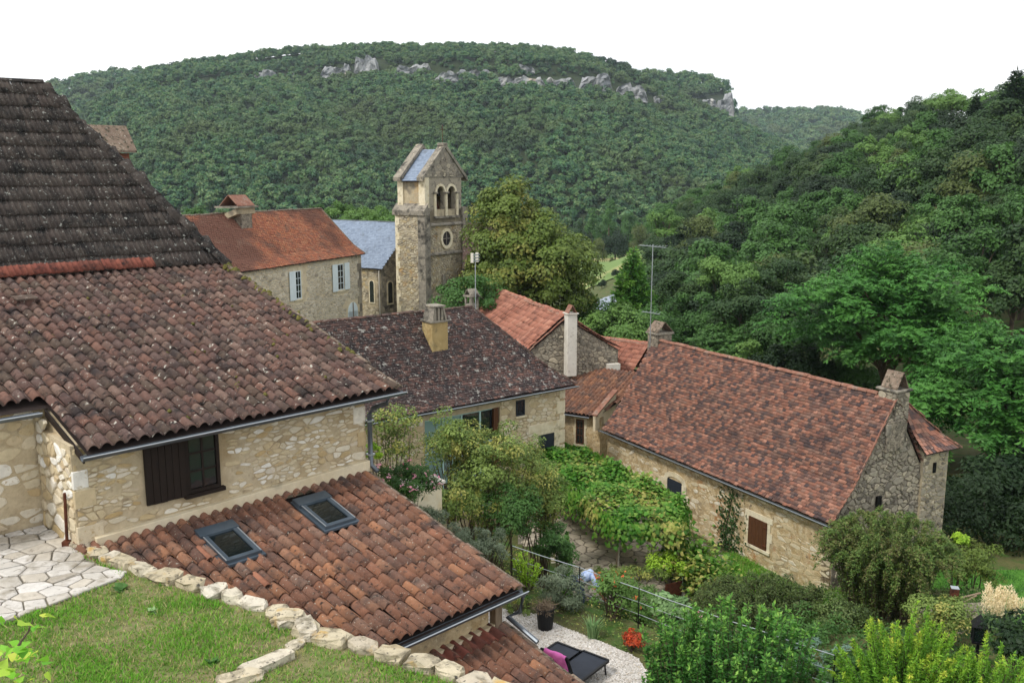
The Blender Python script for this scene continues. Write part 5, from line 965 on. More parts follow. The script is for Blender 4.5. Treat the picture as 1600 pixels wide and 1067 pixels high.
def lancet(fr, P_, nrm, x, c0, c1, hw, par):
    pts = [(x - hw, c0), (x + hw, c0), (x + hw, c1 - hw)] + [(x + hw * math.cos(t), c1 - hw + hw * math.sin(t)) for t in np.linspace(.3, math.pi - .3, 6)] + [(x - hw, c1 - hw)]; big = [(x + (p - x) * 1.45, c0 + (q - c0) * 1.1 - .1) for p, q in pts]
    o = MB().prism([P_(*p) for p in big], nrm * .05).build('lancet_window', m_ashlar, par); MB().prism([P_(*p) + nrm * .03 for p in pts], nrm * .03).build('pane', m_glass, o)
lancet(N_, lambda a, c: N_.p(a, -.2, c), N_.v, 1.02, -2.5, -.9, .2, nv); lancet(N_, lambda b, c: N_.p(.1, b, c), -N_.u, -1.1, -2.6, -1.0, .24, nv)
for sd_ in (1, -1):
    q = lambda a, bk, c: N_.p(a, -bk if sd_ > 0 else -7.2 + bk, c); deck(nv, [q(-.1, 0, 0), q(12, 0, 0), q(12, 3.6, 3.2), q(-.1, 3.6, 3.2)])
    lay_tiles(nv, 'slate', q(0, 0, 0.01), N_.u, np_, .2, .15, lambda s, t: (-.08, 12), SLATE, m_slate, 0, .6, 84 + sd_, .5, -N_.v * sd_)
MB().tube([N_.p(-.1, -3.6, 3.22), N_.p(12, -3.6, 3.22)], .06, 6).build('ridge', m_zinc, nv); MB().tube([N_.p(.12, .02, -.1), N_.p(.12, .0, -4)], .04, 6).build('downpipe', m_white, nv)
q = at(757, 400, 66); MB().box(q[0] - 1.2, q[0] + 1.2, q[1], q[1] + 5, -9, q[2] - .6).build('porch_wall', m_ochre, ch_); MB().prism([(q[0] - 1.6, q[1] - .3, q[2] - .9), (q[0] + 1.6, q[1] - .3, q[2] - .9), (q[0] + 1.0, q[1] + 2, q[2] + 2.2), (q[0] - 1.6, q[1] + 2, q[2] + 2.2)], (0, 0, .1)).build('porch_roof', m_canal[0], ch_)
# ================================================================== TERRACES
LZ, GZ_, CZ = -5.87, -10.5, -13.3
def inpoly(P, poly):
    P = np.atleast_2d(P); x, y = P[:, 0], P[:, 1]; ins = np.zeros(len(P), bool); n = len(poly)
    for i in range(n):
        (x0, y0), (x1, y1) = poly[i], poly[(i + 1) % n]
        c = ((y0 > y) != (y1 > y)) & (x < (x1 - x0) * (y - y0) / (y1 - y0 + 1e-12) + x0); ins ^= c
    return ins
edge_px = [(118, 852), (190, 882), (262, 905), (340, 930), (425, 955), (468, 975), (486, 997), (560, 1012), (640, 1036), (700, 1053), (760, 1075)]
edge = [atz(x, y, LZ)[:2] for x, y in edge_px]; e_last = edge[-1] + (edge[-1] - edge[-3]) * .9
lawn_poly = [tuple(q) for q in edge] + [tuple(e_last), (1.2, 5.5), (1.2, 2), (-14, 2), (-14, 17), tuple(H.p(-3, -2.2, 0)[:2]), tuple(H.p(-.2, -2.2, 0)[:2])]
lt = MB().prism([(x, y, -13.6) for x, y in lawn_poly], (0, 0, 13.6 + LZ)).build('lawn', m_lawn); struct(lt, 'patchy terrace lawn in the foreground')
# paving of the patio
pb = [atz(190, 905, LZ)[:2], atz(0, 978, LZ)[:2], atz(-260, 1075, LZ)[:2]]; pat_poly = [tuple(H.p(-.14, -.3, 0)[:2]), tuple(edge[0] + np.array([.0, -.1])), tuple(edge[1] + np.array([-.25, -.1])), tuple(pb[0]), tuple(pb[1]), tuple(pb[2]), (-13, 13), tuple(H.p(-3.6, -1.89, 0)[:2]), tuple(H.p(-.14, -1.89, 0)[:2])]
pt_ = struct(patch('patio', pat_poly, m_joint, LZ, .012), 'crazy paved patio of pale flat stones'); gP2 = np.random.default_rng(3)
xs_ = [q[0] for q in pat_poly]; ys_ = [q[1] for q in pat_poly]; S = poisson(420, min(xs_), max(xs_), min(ys_), max(ys_), 1.2, gP2)
for poly in voronoi(S, (min(xs_), max(xs_), min(ys_), max(ys_)), 1.2):
    nl_ = np.array([pb[1][1] - pb[0][1], pb[0][0] - pb[1][0]]); nl_ = nl_ if nl_ @ (np.array([0, 5.]) - pb[0]) > 0 else -nl_
    for p_, n_ in ((np.array(pb[0]), nl_), (H.p(-.14, -1.89, 0)[:2], -H.v[:2]), ):
        if len(poly) > 2 and np.mean([(q - p_) @ n_ for q in poly]) < .6: poly = clip(poly, p_ , n_)
    if len(poly) < 3 or not inpoly(np.mean(poly, 0)[None], pat_poly)[0] or not inview(np.array([*np.mean(poly, 0), LZ]), 200)[0]: continue
    sh = shrink(poly, gP2.uniform(.008, .017), .06)
    if sh is None: continue
    V, Fq = stone_mesh(sh[0], lambda x, y: np.array([x, y, LZ + .014]), Zv, gP2.uniform(.018, .032), gP2); me = bpy.data.meshes.new('paving_slab'); me.from_pydata([tuple(map(float, v)) for v in V], [], Fq); me.materials.append(m_paver[0]); me.update(); obj('paving_slab', me, pt_)
# rough edging stones along the lawn
rw = thing('lawn_edging', 'row of rough yellow limestone blocks edging the terrace lawn', 'low wall', (float(edge[4][0]), float(edge[4][1]), LZ))
def block(name, c, dx, dy, dz, rz, m, par, g):
    V = []; k = 8; r0 = g.uniform(0, 1)
    for lv, (h, s_) in enumerate(((-.6, .98), (.45, 1.0), (.9, .95), (1.0, .8))):
        for i in range(k):
            t = 2 * math.pi * (i + r0) / k; sq = 1 / max(abs(math.cos(t)), abs(math.sin(t))) ** .95; x, y = math.cos(t) * sq * dx * s_ * (1 + .1 * math.sin(3 * t + r0 * 9)), math.sin(t) * sq * dy * s_ * (1 + .1 * math.sin(2 * t + r0 * 5)); jj = g.normal(0, .055, 3) * min(dx, dy) * 2
            V.append((c[0] + x * math.cos(rz) - y * math.sin(rz) + jj[0], c[1] + x * math.sin(rz) + y * math.cos(rz) + jj[1], c[2] + dz * h + jj[2]))
    mb = MB(); mb.add(V, [(l * k + i, l * k + (i + 1) % k, (l + 1) * k + (i + 1) % k, (l + 1) * k + i) for l in range(3) for i in range(k)] + [tuple(range(3 * k, 4 * k))]); return mb.build(name, m, par)
gE = np.random.default_rng(14); pl_ = np.array(edge + [e_last]); seg = np.linalg.norm(np.diff(pl_, axis=0), axis=1); cum = np.concatenate([[0], np.cumsum(seg)]); s = .12
while s < cum[-1]:
    L_ = gE.uniform(.15, .27); i = min(len(seg) - 1, int(np.searchsorted(cum, s) - 1)); i = max(i, 0); c = pl_[i] + (pl_[i + 1] - pl_[i]) * (s - cum[i]) / seg[i]; d = pl_[i + 1] - pl_[i]
    block('edging_stone', (c[0], c[1], LZ + gE.uniform(-.02, .04)), L_, gE.uniform(.12, .17), gE.uniform(.07, .12), math.atan2(d[1], d[0]) + gE.normal(0, .1), m_edge[0], rw, gE); s += L_ * 2 + .015
for i_, (x, y, dx, dy, dz) in enumerate(((452, 972, .22, .15, .16), (445, 978, .12, .10, .1), (478, 988, .17, .14, .1), (462, 1010, .14, .09, .05))):
    q = atz(x, y, LZ); block('edging_stone', (q[0], q[1], LZ), dx, dy, dz, .4 * i_, m_edge[0], rw, gE)
st = thing('garden_step', 'two long stone blocks forming a step in the lawn', 'step', atz(400, 1055, LZ))
for x, y, dx, dy, rz in ((418, 1040, .34, .13, .75), (375, 1064, .26, .12, .4)):
    q = atz(x, y, LZ); block('step_block', (q[0], q[1], LZ), dx, dy, .1, rz, m_edge[0], st, gE)
# grass
def blades(name, poly, z, n, L_, g, m, label, dens=None, bounds=None):
    xs_ = [q[0] for q in poly]; ys_ = [q[1] for q in poly]; P = np.stack([g.uniform(min(xs_), max(xs_), n), g.uniform(min(ys_), max(ys_), n)], 1); k = inpoly(P, poly); P = P[k]
    z_ = z(P) if callable(z) else np.full(len(P), z); P3 = np.stack([P[:, 0], P[:, 1], z_], 1); k = inview(P3, 160); P3 = P3[k]
    f = .5 + .5 * np.sin(P3[:, 0] * 2.3 + 1.7 * np.sin(P3[:, 1] * 1.9)) * np.cos(P3[:, 1] * 2.9 + P3[:, 0] * .8); k = g.random(len(P3)) < (.3 + .7 * f); P3, f = P3[k], f[k]; n = len(P3)
    d = unit(np.stack([g.normal(0, .55, n), g.normal(0, .55, n), np.ones(n)], 1)); sd_ = unit(np.cross(d, g.normal(size=(n, 3)))); ln = L_ * g.uniform(.5, 1.3, n)[:, None] * (.6 + .6 * f)[:, None]; w_ = .0065 * (L_ / .05) ** .5
    V = np.stack([P3 - sd_ * w_, P3 + sd_ * w_, P3 + d * ln + sd_ * w_ * .3, P3 + d * ln - sd_ * w_ * .3], 1).reshape(-1, 3); o = obj(name, mesh_np(name, V, np.arange(4 * n).reshape(-1, 4), m, np.clip(g.normal(.45, .25, n) + (.35 - .5 * f) * .8, 0, 1))); tag(o, label, 'grass', kind='stuff')
lawn_in = [tuple(np.array(q) + np.array([-.12, -.12])) for q in edge] + [(-.9, 6.5), (-.9, 4), (-9, 4), tuple(pb[2]), tuple(pb[1]), tuple(pb[0])]
blades('grass', lawn_in, LZ, 190000, .065, np.random.default_rng(2), lf_grass, 'short patchy grass of the terrace lawn')
gs = [(6.3, 22.5), (10.4, 22.5), (10.4, 26), (8.2, 30.8), (6.3, 31)]
blades('grass', gs, lambda P: gz(P[:, 0], P[:, 1]), 30000, .16, np.random.default_rng(4), lf_grass, 'rough grass below the shuttered wall of the long house')
blades('grass', [(13.5, 22), (24, 22), (24, 29.5), (13.5, 29.5)], lambda P: gz(P[:, 0], P[:, 1]), 40000, .14, np.random.default_rng(5), lf_sumac, 'green grass bank at the right edge under dark trees')
# gravel terrace
ter = [(-3.2, 25.2), (0, 22.95), (3.05, 20.3), (5.75, 17.95), (9, 15.2), (9, 9), (-1.2, 9), (-3.2, 16)]
struct(MB().prism([(x, y, -13.6) for x, y in ter], (0, 0, 3.1 - .01)).build('terrace', m_ground), 'raised garden terrace with planted soil')
gp = [(-2.2, 21.8), (-.5, 21.25), (-.05, 20.95), (.57, 20.78), (1.25, 20.1), (2.09, 19.41), (2.58, 18.94), (2.81, 18.69), (3.02, 17.67), (3.15, 15), (3.2, 12), (-.9, 12), (-2.2, 17)]
gv = struct(patch('gravel', gp, m_gravel, GZ_, .004), 'white gravel terrace with sun loungers'); g = np.random.default_rng(6)
n = 26000; P = np.stack([g.uniform(-2.2, 3.2, n), g.uniform(14, 21.6, n)], 1); P = P[inpoly(P, gp)]; n = len(P); cube = np.array([(x, y, z) for z in (-.5, .5) for x, y in ((-1, -1), (1, -1), (1, 1), (-1, 1))]) * np.array([1, .8, 1]); cf = np.array([(4, 5, 6, 7), (0, 1, 5, 4), (1, 2, 6, 5), (2, 3, 7, 6), (3, 0, 4, 7)])
th = g.uniform(0, 6.28, n); s = g.uniform(.008, .02, n); ct, st_ = np.cos(th), np.sin(th); V = cube[None] * s[:, None, None] * g.uniform(.6, 1.3, (n, 8, 1)); V = np.stack([V[..., 0] * ct[:, None] - V[..., 1] * st_[:, None] + P[:, :1], V[..., 0] * st_[:, None] + V[..., 1] * ct[:, None] + P[:, 1:], V[..., 2] + GZ_ + .012], -1)
m_peb = mat('pebbles', ['#d8d3cd', '#c2bbb2', '#e6e2dd', '#a39c92', '#cfc4b4'], 'attr', var=.1)
o = obj('pebbles', mesh_np('pebbles', V.reshape(-1, 3), (cf[None] + (np.arange(n) * 8)[:, None, None]).reshape(-1, 4), m_peb, np.repeat(g.random(n), 5)), gv); o['kind'] = 'stuff'
# courtyard
cp = [(.3, 35.6), (1.9, 38.6), (3.2, 38), (8.0, 30.5), (6.6, 27.6), (4.4, 26.5), (1.5, 27.5), (0.2, 31)]
cy = struct(patch('courtyard', cp, m_joint, CZ, .02), 'courtyard paved with irregular stone slabs'); g = np.random.default_rng(15)
S = poisson(620, .2, 8, 26.5, 38.6, 1, g, 4); mass = MB(); tt = []
for poly in voronoi(S, (.2, 8, 26.5, 38.6)):
    if len(poly) < 3 or not all(inpoly(np.array(poly), cp)): continue
    sh = shrink(poly, .022)
    if sh: V, Fq = stone_mesh(sh[0], lambda x, y: np.array([x, y, CZ + .022]), Zv, g.uniform(.015, .035), g); mass.add(V, Fq); tt += [g.random()] * len(Fq)
me = bpy.data.meshes.new('paving'); me.from_pydata(mass.V, [], mass.F); me.materials.append(m_cobble[1]); a_ = me.attributes.new('tint', 'FLOAT', 'FACE'); a_.data.foreach_set('value', np.array(tt, np.float32)); me.update(); obj('paving', me, cy)['kind'] = 'stuff'
# ================================================================== GARDEN THINGS
# loungers
def lounger(label, foot, back_up):
    """foot: midpoint of the foot edge on the bed; bed runs towards the camera-left"""
    t = thing('sun_lounger', label, 'sun lounger', (foot[0], foot[1], GZ_), 'sun loungers on the gravel'); ln = np.array([-.62, -.785]); F_ = Fr((foot[0], foot[1], GZ_), math.degrees(math.atan2(ln[0], ln[1]))); hw = .33
    for s_ in (-1, 1): MB().fbox(F_, 0, 1.2, s_ * hw - .025, s_ * hw + .025, .29, .34).build('side_rail', m_black, t)
    MB().fbox(F_, -.03, .02, -hw, hw, .29, .345).build('foot_rail', m_black, t); MB().fbox(F_, .02, 1.2, -hw + .026, hw - .026, .315, .325).build('seat', m_mesh, t)
    for a_ in (.62,): MB().fbox(F_, a_ - .02, a_ + .02, -hw, hw, .27, .29).build('cross_bar', m_black, t)
    for a_ in (.12, 1.08):
        for s_ in (-1, 1): MB().tube([F_.p(a_, s_ * hw * .95, .3), F_.p(a_ - .06, s_ * hw * .95, 0)], .022, 6).build('leg', m_black, t)
    th = R(66 if back_up else 4); c_, s2 = math.cos(th), math.sin(th); q = lambda l, b, h: F_.p(1.22 + l * c_ - h * s2, b, .325 + l * s2 + h * c_)
    MB().prism([q(0, -hw, 0), q(.78, -hw, 0), q(.78, hw, 0), q(0, hw, 0)], (q(0, 0, -.015) - q(0, 0, 0))).build('backrest', m_mesh, t)
    for s_ in (-1, 1): MB().tube([q(0, s_ * hw, 0), q(.8, s_ * hw, 0)], .022, 6).build('back_rail', m_black, t)
    MB().tube([q(.8, -hw, 0), q(.8, hw, 0)], .02, 6).build('head_rail', m_black, t); return F_, q
fA = (atz(872.5, 1001 + 7, GZ_ + .33) + atz(906, 1018 + 7, GZ_ + .33)) / 2; fB = (atz(913, 1016, GZ_ + .33) + atz(948, 1031, GZ_ + .33)) / 2; fA = (atz(872.5, 1002, GZ_ + .33) + atz(906, 1018, GZ_ + .33)) / 2
lounger('black sun lounger lying flat on the gravel, the left one', fA, False); FB_, qB = lounger('black sun lounger with raised backrest on the gravel, the right one', fB, True)
tw_ = thing('towel', 'pink towel hung over the raised lounger backrest', 'towel', qB(.8, 0, 0)); grid = []
gq = np.random.default_rng(5)
for i, (l, h) in enumerate(((.5, .035), (.62, .034), (.74, .034), (.815, .03), (.825, -.0), (.80, -.045), (.66, -.05), (.52, -.05), (.42, -.055))): grid.append([qB(l + gq.normal(0, .006), b, h + .012 * math.sin(b * 17 + i)) for b in np.linspace(-.29, .24, 9)])
ob = MB().sheet(grid).build('cloth', m_pink, tw_, smooth=True); md_ = ob.modifiers.new('thick', 'SOLIDIFY'); md_.thickness = .008
# pot
pc_ = atz(852, 981, GZ_); pot = thing('plant_pot', 'tall black plastic plant pot with dried stems on the gravel', 'plant pot', pc_)
prof = [(0, .17), (.02, .175), (.46, .215), (.5, .225), (.53, .225), (.53, .20), (.46, .19)]
mb = MB(); k = 20; V = [(pc_[0] + r * math.cos(t), pc_[1] + r * math.sin(t), GZ_ + z) for z, r in prof for t in np.linspace(0, 2 * math.pi, k, False)]; mb.add(V, [(l * k + i, l * k + (i + 1) % k, (l + 1) * k + (i + 1) % k, (l + 1) * k + i) for l in range(len(prof) - 1) for i in range(k)] + [tuple(range(6 * k, 7 * k))]); mb.build('tub', m_black, pot, smooth=False)
g = np.random.default_rng(77); P = np.stack([pc_[0] + g.normal(0, .1, 500), pc_[1] + g.normal(0, .1, 500), GZ_ + .47 + np.abs(g.normal(0, .08, 500))], 1); V, Fq = leaves(P, g.normal(size=(500, 3)), .16, g, .09); obj('dried_stems', mesh_np('dried_stems', V, Fq, m_wood), pot)
# railing
rl_ = thing('cable_railing', 'thin black posts with steel cables along the terrace edge', 'railing', (3.0, 20.2, GZ_)); rpts = [atz(x, y, GZ_) for x, y in ((800, 908), (905, 945), (997, 981), (1086, 1016), (1185, 1052), (1300, 1094))]
for q in rpts: MB().tube([q, q + Zv * 1.02], .015, 6).build('post', m_black, rl_)
for h_ in (1.0, .66, .36):
    for q0, q1 in zip(rpts[:-1], rpts[1:]): MB().tube([q0 + Zv * h_, (q0 + q1) / 2 + Zv * (h_ - .015), q1 + Zv * h_], .011 if h_ == 1 else .007, 5).build('cable', m_alu, rl_)
# shrubs -----------------------------------------------------------------
gS = np.random.default_rng(91)
def shrub(name, label, cpx, Y, rad, n, leaf, m, base_z, K=22, rc=None, asp=.5, cat='shrub', low=-.8, flower=None, stems=8, droop=0., fill=.45):
    c = at(cpx[0], cpx[1], Y) if len(cpx) == 2 else np.array(cpx, float); base = np.array([c[0], c[1], base_z]); t = thing(name, label, cat, base); rc = rc or min(rad) * .38
    cm, C = crown_mesh('foliage', gS, c, rad, K, n, rc, leaf, m, low=low, asp=asp, droop=droop, fill=fill); obj('foliage', cm, t); mb = MB()
    for i in gS.choice(len(C), min(stems, len(C)), False): e = C[i]; b0 = base + np.array([*gS.normal(0, .1, 2), -.1]); mb.tube([b0, (b0 + e) / 2 + np.array([*gS.normal(0, .08, 2), .1]), e], [.022, .016, .006], 5)
    mb.build('stems', m_bark, t)
    if flower:
        fm, nf, fs = flower; ids = gS.integers(0, len(C), nf); o = sph(nf, gS); o[:, 2] = np.abs(o[:, 2]); P = C[ids] + o * rc * 1.1; V, Fq = leaves(np.repeat(P, 3, 0), gS.normal(size=(nf * 3, 3)) + Zv, fs, gS, .8); obj('flowers', mesh_np('flowers', V, Fq, fm, gS.random(nf * 3)), t)
    return t
def shoots(name, label, cx, rad, h, nst, nl, leaf, m, base_z, g, asp=.3, lean=.25, cat='shrub', tipm=None, along_up=.8, cut=.15, bend=0.):
    """upright stems carrying leaves along their length"""
    c = np.array(cx, float); t = thing(name, label, cat, (c[0], c[1], base_z)); mb = MB(); P, N_2, A_2, ids = [], [], [], []
    for i in range(nst):
        r_ = math.sqrt(g.random()); a_ = g.uniform(0, 6.28); b0 = np.array([c[0] + rad[0] * r_ * math.cos(a_), c[1] + rad[1] * r_ * math.sin(a_), base_z]); hh = h * g.uniform(.7, 1.12) * (1 - .3 * r_); out = np.array([math.cos(a_), math.sin(a_), 0]) * r_
        d = unit(out * lean + Zv + g.normal(0, .08, 3)); tt = g.uniform(cut, 1, nl); p = b0 + d * hh * tt[:, None] + out * (bend * hh * tt ** 2)[:, None] - Zv * (bend * .5 * hh * tt ** 2)[:, None]
        rd = unit(np.stack([g.normal(size=nl), g.normal(size=nl), np.full(nl, along_up)], 1)); P.append(p); A_2.append(rd); N_2.append(unit(Zv * .6 + g.normal(0, .5, (nl, 3)))); ids.append(np.clip(.15 + .55 * tt ** 3 + g.normal(0, .12, nl), 0, 1))
        e = b0 + d * hh + out * bend * hh - Zv * bend * .5 * hh; mb.tube([b0, b0 + d * hh * .5 + out * bend * hh * .25, e], [.012, .009, .004], 4)
    P, N_2, A_2, ids = map(np.concatenate, (P, N_2, A_2, ids)); V, Fq = leaves(P, N_2, leaf, g, asp, 0, .2, A_2); obj('foliage', mesh_np('foliage', V, Fq, m, ids), t); mb.build('stems', m_bark, t); return t
def spot(x, y, z): return atz(x, y, z)
shrub('oleander', 'oleander with pink flowers behind the lean-to roof', (628, 765), 19.2, (.95, .6, .55), 3400, .13, lf_mid, -11.4, asp=.22, flower=(lf_pinkf, 70, .07))
shrub('loose_tree', 'thin airy young tree in front of the glazed house, beside the downpipe', (612, 680), 25.5, (.78, .7, 1.15), 2600, .085, lf_pear, -11.6, K=30, rc=.3, asp=.6, cat='tree', stems=16, fill=.5)
shrub('bright_bush', 'small bright green bush beside the downpipe', (583, 702), 22, (.28, .25, .3), 700, .08, lf_yel, -11.4, K=8)
shrub('pear_tree', 'loose pear tree with many fine stems before the glazed front', (752, 735), 26, (1.75, 1.3, 1.9), 17000, .085, lf_pear, -12.6, K=90, rc=.34, asp=.6, cat='tree', stems=40, fill=.55, low=-1)
shrub('pear_tree', 'yellow tinged leafy tree beside the vine pergola', (845, 775), 26.5, (.85, .8, 1.15), 7000, .085, lf_pear, -13.2, K=44, rc=.32, asp=.6, cat='tree', stems=20, low=-1)
shrub('dark_bush', 'dense green bush at the courtyard edge below the slim cypress', (868, 850), 25.5, (.72, .6, .6), 5200, .08, lf_mid, -13.2, K=30, low=-1)
shrub('garden_bush', 'mid green bush between the pear tree and the grey shrubs', (800, 800), 25, (.9, .7, .8), 5200, .085, lf_mid, -12.8, K=30, low=-1)
shrub('garden_bush', 'leafy green bush under the pear tree near the lavender', (700, 790), 23.8, (.8, .6, .7), 4200, .085, lf_pear, -12.4, K=26, low=-1)
cyp = at(886, 800, 26.2); t = thing('cypress', 'slim dark green columnar cypress by the pergola', 'tree', (cyp[0], cyp[1], -13.2)); n = 4000; zz = gS.random(n); rr = .24 * np.sin(np.pi * np.clip(zz * .85 + .15, 0, 1)) ** .6 * gS.uniform(.6, 1, n); aa = gS.uniform(0, 6.28, n)
P = np.stack([cyp[0] + rr * np.cos(aa), cyp[1] + rr * np.sin(aa), -13.1 + zz * 2.5], 1); V, Fq = leaves(P, np.stack([np.cos(aa), np.sin(aa), .4 * np.ones(n)], 1), .09, gS, .3, 0, .2, np.tile(Zv, (n, 1))); obj('foliage', mesh_np('foliage', V, Fq, lf_con, gS.random(n)), t); MB().tube([(cyp[0], cyp[1], -13.3), (cyp[0], cyp[1], -11)], .04, 6).build('trunk', m_bark, t)
shrub('grey_shrub', 'silvery grey green shrub behind the lean-to verge', (752, 850), 21.5, (.85, .6, .42), 5200, .075, lf_grey, -11.3, K=30, asp=.3)
shrub('lavender', 'grey lavender clump beside the oleander', (668, 805), 20.6, (.5, .4, .32), 2000, .09, lf_grey, -11.3, K=16, asp=.16)
shrub('lavender', 'grey lavender clump just right of the lean-to roof edge', (715, 835), 20.3, (.4, .4, .28), 1600, .09, lf_grey, -11.3, K=14, asp=.16)
shoots('golden_shrub', 'upright yellow green shrub at the end of the lean-to', spot(824, 918, GZ_), (.16, .16), 1.15, 18, 70, .075, lf_yel, GZ_, gS, .5, .35)
shrub('oleaster', 'rounded silver leaved shrub behind the black pot', (880, 925), 21.2, (.62, .5, .66), 5600, .085, lf_grey, GZ_, K=34, asp=.26, low=-.9)
shrub('herb_clump', 'low green herbs beside the black pot', (818, 948), 20.9, (.42, .3, .22), 1700, .05, lf_pear, GZ_, K=14)
shrub('hibiscus', 'loose open shrub with orange red flowers beside the railing post', (958, 925), 20.7, (.62, .5, .62), 2600, .075, lf_lite, GZ_, K=34, rc=.2, asp=.6, flower=(lf_or, 26, .06), stems=22, fill=.5, low=-.7)
shrub('hibiscus', 'low leafy plant with yellow green leaves below the pergola', (1048, 880), 27.8, (1.0, .6, .35), 2600, .08, lf_yel, CZ, K=24, rc=.2)
shrub('herb_clump', 'green ground plants along the courtyard edge', (985, 895), 27.2, (1.3, .5, .28), 3000, .07, lf_pear, CZ, K=26, rc=.2)
shrub('garden_bush', 'blue green broad leaved plant at the railing', (1045, 950), 20.6, (.5, .4, .38), 1700, .11, lf_iris, GZ_, K=18, asp=.7)
ir = spot(925, 996, GZ_); t = thing('iris_clump', 'clump of long strappy grey green leaves at the gravel edge', 'plant', ir); mbv, mbf = [], []
for i in range(70):
    a_ = gS.uniform(0, 6.28); o = np.array([math.cos(a_), math.sin(a_), 0]); L_ = gS.uniform(.3, .6); b0 = ir + o * gS.uniform(0, .14); sd_ = np.array([-o[1], o[0], 0]) * .014; ln_ = gS.uniform(.2, .7)
    pts = [b0, b0 + o * L_ * .25 * ln_ + Zv * L_ * .6, b0 + o * L_ * .7 * ln_ + Zv * L_ * .85]; k = len(mbv); mbv += [pts[0] - sd_, pts[0] + sd_, pts[1] + sd_, pts[1] - sd_, pts[2] + sd_ * .2, pts[2] - sd_ * .2]; mbf += [(k, k + 1, k + 2, k + 3), (k + 3, k + 2, k + 4, k + 5)]
obj('leaves', mesh_np('leaves', mbv, mbf, lf_iris, gS.random(len(mbf))), t)
shrub('nandina', 'small shrub with fiery red leaves at the gravel edge', tuple(spot(990, 1015, GZ_) + Zv * .26), 0, (.24, .22, .24), 1100, .065, lf_red, GZ_, K=16)
lr = atz(1120, 1120, GZ_)
shoots('laurel_hedge', 'mass of upright laurel shoots with pale green tips in the foreground', (4.35, 16.7, GZ_), (1.55, .9), 2.3, 125, 130, .115, lf_laur, GZ_, gS, .38, .15)
shoots('laurel_hedge', 'shorter laurel shoots beside the white gravel', (3.05, 16.4, GZ_), (.3, .6), 1.5, 18, 80, .11, lf_laur, GZ_, gS, .38, .2)
shrub('rose_bush', 'rose bush with a few pale pink blooms behind the laurel', tuple(atz(1085, 1010, GZ_) + Zv * .35), 0, (.6, .4, .4), 1800, .07, lf_lite, GZ_, K=22, flower=(lf_pinkf, 8, .08))
shrub('grey_shrub', 'low pale grey green ground conifer at right of the laurel', tuple(atz(1275, 1035, -11.0) + Zv * .1), 0, (1.1, .7, .32), 3600, .1, lf_juni, -11.3, K=26, asp=.2)
shrub('garden_bush', 'green low shrub filling the corner below the golden juniper', tuple(atz(1330, 1060, -10.9) + Zv * .1), 0, (1.2, .6, .5), 4200, .09, lf_mid, -11.4, K=26)
# weeping mound
def mound(name, label, c, rad, n, leaf, m, g, droop=.6, cat='shrub', asp=.4, up=0.):
    c = np.array(c, float); t = thing(name, label, cat, c); K = 260; a_ = g.uniform(0, 6.28, K); rr = np.sqrt(g.random(K)); mb = MB(); P, N_2, A_2, ids = [], [], [], []
    for i in range(K):
        o = np.array([math.cos(a_[i]) * rad[0], math.sin(a_[i]) * rad[1], 0]); tt = g.uniform(.1, 1, n // K); top = rad[2] * g.uniform(.7, 1.08)
        f = lambda x: c + o[None] * (rr[i] * (.5 + .5 * x ** 1.15))[:, None] + Zv * (top * (np.sin(np.clip(x, 0, 1) * math.pi * (.5 + (.42 - up) * rr[i])) * (1 - .25 * rr[i])))[:, None]
        p = f(tt); d = unit(f(tt + .02) - p); P.append(p + g.normal(0, .03, p.shape)); A_2.append(d + g.normal(0, .5, p.shape)); N_2.append(Zv + g.normal(0, .5, p.shape)); ids.append(np.full(len(tt), i)); q = f(np.array([.0, .35, .7, 1.0])); mb.tube(list(q), [.012, .009, .006, .003], 3)
    P, N_2, A_2, ids = map(np.concatenate, (P, N_2, A_2, ids)); V, Fq = leaves(P, N_2, leaf, g, asp, 0, .2, A_2); obj('foliage', mesh_np('foliage', V, Fq, m, tint_of(ids, g, .5)), t); mb.build('stems', m_bark, t)
c = atz(1190, 975, CZ); mound('cotoneaster', 'dark fine leaved weeping mound below the long house wall', (c[0] - .1, c[1] - .2, CZ), (2.3, 1.7, 1.55), 26000, .08, lf_wire, gS)
mound('arching_shrub', 'large arching shrub with purplish shoots covering the gable foot', (10.8, 24.7, -12.4), (2.2, 1.8, 3.0), 60000, .09, lf_spir, gS, up=.2)
shrub('yellow_shrub', 'yellow green shrub right of the arching shrub', (1525, 880), 26.5, (.8, .7, .75), 4600, .09, lf_lin, CZ, K=28)
shrub('green_shrub', 'bright leafy sprig above the yellow shrub by the dark wood', (1500, 840), 27, (.3, .3, .35), 800, .1, lf_yel, CZ, K=8)
